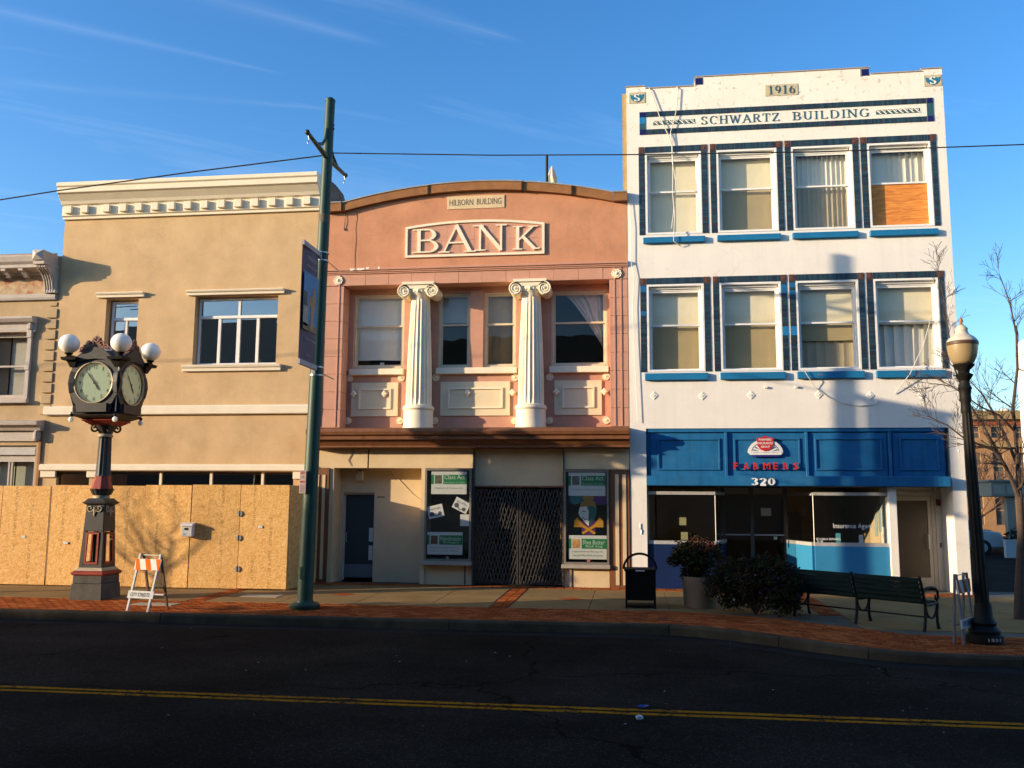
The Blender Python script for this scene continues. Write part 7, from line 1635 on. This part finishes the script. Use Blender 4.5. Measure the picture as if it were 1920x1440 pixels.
limb(k, [(6.36, -3.7, 2.62), (6.10, -3.7, 3.2), (5.80, -3.72, 3.75), (5.62, -3.75, 4.3), (5.55, -3.78, 4.9), (5.50, -3.8, 5.5), (5.42, -3.8, 6.0)], .024, .005, 2, 2, .30)
limb(k, [(6.60, -3.65, 2.2), (7.0, -3.6, 2.9), (7.25, -3.55, 3.8), (7.3, -3.5, 4.8)], .036, .007, 2, 2, .42)
limb(k, [(6.60, -3.65, 2.6), (6.5, -3.3, 3.3), (6.3, -3.1, 3.9), (6.1, -3.0, 4.2)], .03, .008, 2, 2, .36)
limb(k, [(6.60, -3.6, 3.2), (6.3, -3.8, 3.45), (5.95, -3.9, 3.6), (5.5, -3.95, 3.95), (5.2, -3.95, 4.0)], .022, .006, 2, 2, .32)
crown = k.build('crown', BARK, tr, fixn=False)
MB().tube([(5.62 + .05 * math.sin(i * .9), -3.78, 6.05 - .16 * i) for i in range(22)], .006, 5).build('light_string', mat('string cable', (.6, .58, .54), .7), tr)
bl = MB().sphere((0, 0, 0), .014, 8, 6, 1.6).mesh('string_light', PAPER, 60)
for i in range(0, 22, 2): link('string_light', bl, tr, (5.64 + .05 * math.sin(i * .9), -3.80, 6.04 - .16 * i))
# street tree off to the left, whose shadow falls on the hoarding
random.seed(5)
T2 = (-18.3, -5.3)
t2 = thing('bare_tree', 'leafless street tree on the sidewalk left of the view, shading the hoarding', 'tree', (*T2, GZ(T2[1])))
k = MB(); k.tube([(T2[0], T2[1], -.02), (T2[0] + .02, T2[1], 1.2), (T2[0] + .05, T2[1], 2.3)], [.10, .085, .06], 10, False); k.build('trunk', BARK, t2, smooth=60)
k = MB()
for (dx, dy, dz, L_) in ((-.55, .1, 1, .95), (.60, -.1, 1, .95), (.15, .2, 1.3, .9), (-.9, .1, .75, .8), (.9, .1, .55, .8)): grow(k, (T2[0] + .05, T2[1], 2.1 + random.uniform(-.2, .2)), (dx, dy, dz), .030, L_, 2, .5, .12, .005)
k.build('crown', BARK, t2, fixn=False)

# ------------------------------------------------------------------ beyond the lot, at the right
bb = thing('brick_building', 'tan brick building with red string course far beyond the lot', 'building', (27, 44, -.2))
BRK = mat('tan far brick', (.36, .20, .095), .9, .15, 1.2, .2, 8); BRKR = mat('red string course', (.30, .07, .03), .85, .15, 2); FARW = mat('far window glass', (.10, .095, .085), .25, .3, 2)
FX0, FX1, FY = 17.5, 34.0, 40.0
wall_holes(MB(), FX0, FX1, -.6, 7.6, FY, .4, [(FX0 + 1.0 + i * 1.35, FX0 + 1.65 + i * 1.35, z0, z1, .2) for i in range(11) for (z0, z1) in ((6.05, 6.75), (3.4, 5.1), (.6, 2.4))]).build('wall', BRK, bb)
box('core', BRK, bb, FX0 + .05, FX1 - .05, FY + .45, FY + 12, -.6, 7.3); box('cornice', mat('tan cornice', (.33, .22, .10), .85), bb, FX0 - .2, FX1 + .2, FY - .3, FY + .4, 7.2, 7.75); box('string_course', BRKR, bb, FX0, FX1, FY - .08, FY + .002, 6.85, 7.05)
box('ledge', mat('tan cornice', (.33, .22, .10)), bb, FX0, FX1, FY - .15, FY + .003, 5.45, 5.75)
for i in range(11):
    for (z0, z1) in ((6.05, 6.75), (3.4, 5.1), (.6, 2.4)):
        xa = FX0 + 1.0 + i * 1.35; w_ = box('window', FARW, bb, xa, xa + .65, FY + .15, FY + .19, z0, z1); box('sash_bar', BRK, w_, xa, xa + .65, FY + .12, FY + .149, (z0 + z1) / 2 - .04, (z0 + z1) / 2 + .04)
MB().sphere((24.6, 43, 7.9), .35, 14, 8).build('roof_dome', PAPER, bb, smooth=80)
wb = thing('white_block', 'tall white rendered building at the right edge beyond the tree', 'building', (24, 24, -.2))
k = MB().prism([(19.5, -.6), (28, -.6), (28, 10.6), (20.6, 10.6), (20.0, 10.35), (19.65, 10.1), (19.5, 9.8)], 'y', 20, 28); k.build('wall', WHITEB, wb)
for z0 in (2.2, 5.2, 8.2):
    for x0 in (21.5, 24.5): w_ = box('window', FARW, wb, x0, x0 + 1.2, 19.96, 19.999, z0, z0 + 1.5); box('sill', WHITEB, wb, x0 - .05, x0 + 1.25, 19.9, 19.999, z0 - .12, z0 - .001)
pc = thing('portico', 'grey flat-roofed canopy on a square column beyond the lot', 'canopy', (15.5, 19, -.05))
PCG = mat('grey green render', (.30, .27, .21), .8, .08, 2)
box('roof_slab', PCG, pc, 14.55, 17.2, 19, 22, 2.22, 2.82, .02); box('roof_cap', PCG, pc, 14.45, 17.3, 18.9, 22.1, 2.821, 2.9)
for i in range(5): box('roof_panel', mat('grey green panel', (.36, .33, .26), .8), pc, 14.65 + i * .5, 15.05 + i * .5, 18.97, 18.999, 2.32, 2.68)
box('column', PCG, pc, 15.20, 15.52, 19.2, 19.52, -.1, 2.219); box('column', PCG, pc, 16.7, 17.0, 19.2, 19.5, -.1, 2.219)
lwl = thing('low_wall', 'low white garden wall at the far side of the lot', 'wall', (14.2, 15, 0)); box('wall_body', mat('white low wall', (.58, .57, .55), .8, .08, 2), lwl, 13.45, 16.0, 15, 15.2, -.1, .58); box('wall_cap', mat('white low wall', (.58, .57, .55)), lwl, 13.42, 16.0, 14.97, 15.23, .581, .62)
hg = thing('dark_hedge', 'dark clipped hedge behind the low white wall', 'hedge', (15, 16, 0)); k = MB(); clumps(k, (15.3, 16.6, .55), (1.0, .5, .45), 40, 40, .10, [(.012, .018, .010), (.018, .025, .012)], .35); k.build('foliage', LEAF, hg, fixn=False); box('root_mass', mat('hedge core', (.01, .012, .008), .9), hg, 14.6, 16.0, 16.4, 16.8, -.1, .6)
def car(name, label, loc, col, van=False):
    c = thing(name, label, 'car', loc, None); X, Y, Z = loc; pm = mat('car paint ' + label[:8], col, .3, .04, 3, coat=.6); L_ = 4.3
    pr = [(-2.15, .30), (-2.15, .72), (-1.9, .86), (-1.0, .92), (-.45, 1.38), (.95, 1.42), (1.45, .98), (2.05, .90), (2.15, .62), (2.12, .30)] if not van else [(-2.15, .32), (-2.15, 1.0), (-1.95, 1.62), (.85, 1.66), (1.25, 1.08), (2.1, .98), (2.15, .60), (2.12, .32)]
    MB().prism([(X + a, Z + b) for a, b in pr], 'y', Y, Y + 1.7).build('body', pm, c, bevel=.05)
    gl_ = [(-.95, .95), (-.42, 1.33), (.9, 1.36), (1.32, .98)] if not van else [(-1.85, 1.08), (-1.75, 1.52), (.75, 1.56), (1.1, 1.1)]
    MB().prism([(X + a, Z + b) for a, b in gl_], 'y', Y - .01, Y + 1.71).build('windows', FARW, c)
    for wx in (-1.35, 1.35):
        for wy in (Y - .02, Y + 1.52):
            w_ = MB().prism([(X + wx + .31 * math.cos(R(a)), Z + .31 + .31 * math.sin(R(a))) for a in range(0, 360, 18)], 'y', wy, wy + .2).build('wheel', BLACK, c); MB().prism([(X + wx + .18 * math.cos(R(a)), Z + .31 + .18 * math.sin(R(a))) for a in range(0, 360, 30)], 'y', wy - .01, wy + .21).build('rim', ZINC, w_)
    for yy in (Y + .15, Y + 1.3): box('headlight', PAPER, c, X + 2.11, X + 2.16, yy, yy + .25, Z + .62, Z + .74); box('tail_light', RED, c, X - 2.17, X - 2.13, yy, yy + .25, Z + .62, Z + .74)
car('parked_car', 'white van parked beyond the low wall', (13.6, 24, -.12), (.62, .62, .60), True); car('parked_car', 'teal car parked nearer than the white van', (13.0, 20.5, -.1), (.03, .16, .14)); car('parked_car', 'pale silver car parked nearest the low wall', (12.1, 17.2, -.08), (.5, .52, .5))
random.seed(31)
ft = thing('bare_tree', 'small reddish leafless tree in front of the tan brick building', 'tree', (17.9, 30, -.2)); k = MB(); k.tube([(17.9, 30, -.2), (17.9, 30, 1.2)], [.14, .1], 8, False); k.build('trunk', BARK, ft)
k = MB(); 
for (dx, dz) in ((-.6, 1), (.5, 1), (.1, 1.2), (-.9, .7), (.9, .6)): grow(k, (17.9, 30, 1.1), (dx, random.uniform(-.4, .4), dz), .06, 1.7, 3, .5, .15, .012)
k.build('crown', mat('reddish twigs', (.16, .085, .05), .9), ft, fixn=False)

# ------------------------------------------------------------------ litter on the road
lit = MB(); q = []
for i in range(5):
    for j in range(4): q.append((.02 + i * .03, -10.56 + j * .03, ROADZ + .01 + random.uniform(0, .03)))
lit.add(q, [(i * 4 + j, i * 4 + j + 1, (i + 1) * 4 + j + 1, (i + 1) * 4 + j) for i in range(4) for j in range(3)]); o = lit.build('litter', mat('blue wrapper', (.02, .05, .20), .5)); tag(o, 'crumpled blue wrapper on the road by the yellow line', 'litter')
lit = MB(); lit.sphere((.04, -11.02, ROADZ + .02), .035, 9, 6, .6); lit.v = [(x + random.uniform(-.012, .012), y + random.uniform(-.01, .01), z + random.uniform(-.004, .008)) for x, y, z in lit.v]; o = lit.build('litter', PAPER); tag(o, 'small crumpled white paper on the road below the yellow line', 'litter')

# ------------------------------------------------------------------ the other side of the street (behind the viewer): it shades the road and stands in the window reflections
OPP = [(-110, -46.8, 8.15, (.30, .24, .18)), (-46.7, -30.0, 10.45, (.34, .20, .13)), (-29.9, -14.0, 10.8, (.28, .26, .22)), (-13.9, 1.0, 9.9, (.36, .30, .22)), (1.1, 16, 10.6, (.25, .17, .13)), (16.1, 45, 9.0, (.3, .28, .25))]
for i, (a, b, h, c) in enumerate(OPP):
    ob = thing('opposite_building', ['low plain', 'brown brick', 'tall grey', 'cream', 'dark brick', 'pale'][i] + ' building across the street, behind the viewer', 'building', ((a + b) / 2, -28, 0), 'buildings across the street')
    hs_ = []; x = a + 1.2
    while x + 1.4 < b - .6:
        hs_ += [(x, x + 1.3, 4.6, 6.4, .2)]; x += 2.6
    wm = MB(); wall_holes(wm, a, b, -.4, h, 0, .3, hs_); wm.v = [(x_, -21.8 - y_, z_) for x_, y_, z_ in wm.v]; wm.build('wall', mat('opposite wall %d' % i, c, .9, .1, 1), ob)
    box('core', mat('opposite wall %d' % i, c), ob, a + .02, b - .02, -34, -22.12, -.4, h - .4); box('parapet', mat('opposite wall %d' % i, c), ob, a, b, -22.1, -21.9, h, h + .001)
    for (xa, xb, za, zb, d_) in hs_: box('window', FARW, ob, xa, xb, -22.02, -21.98, za, zb)
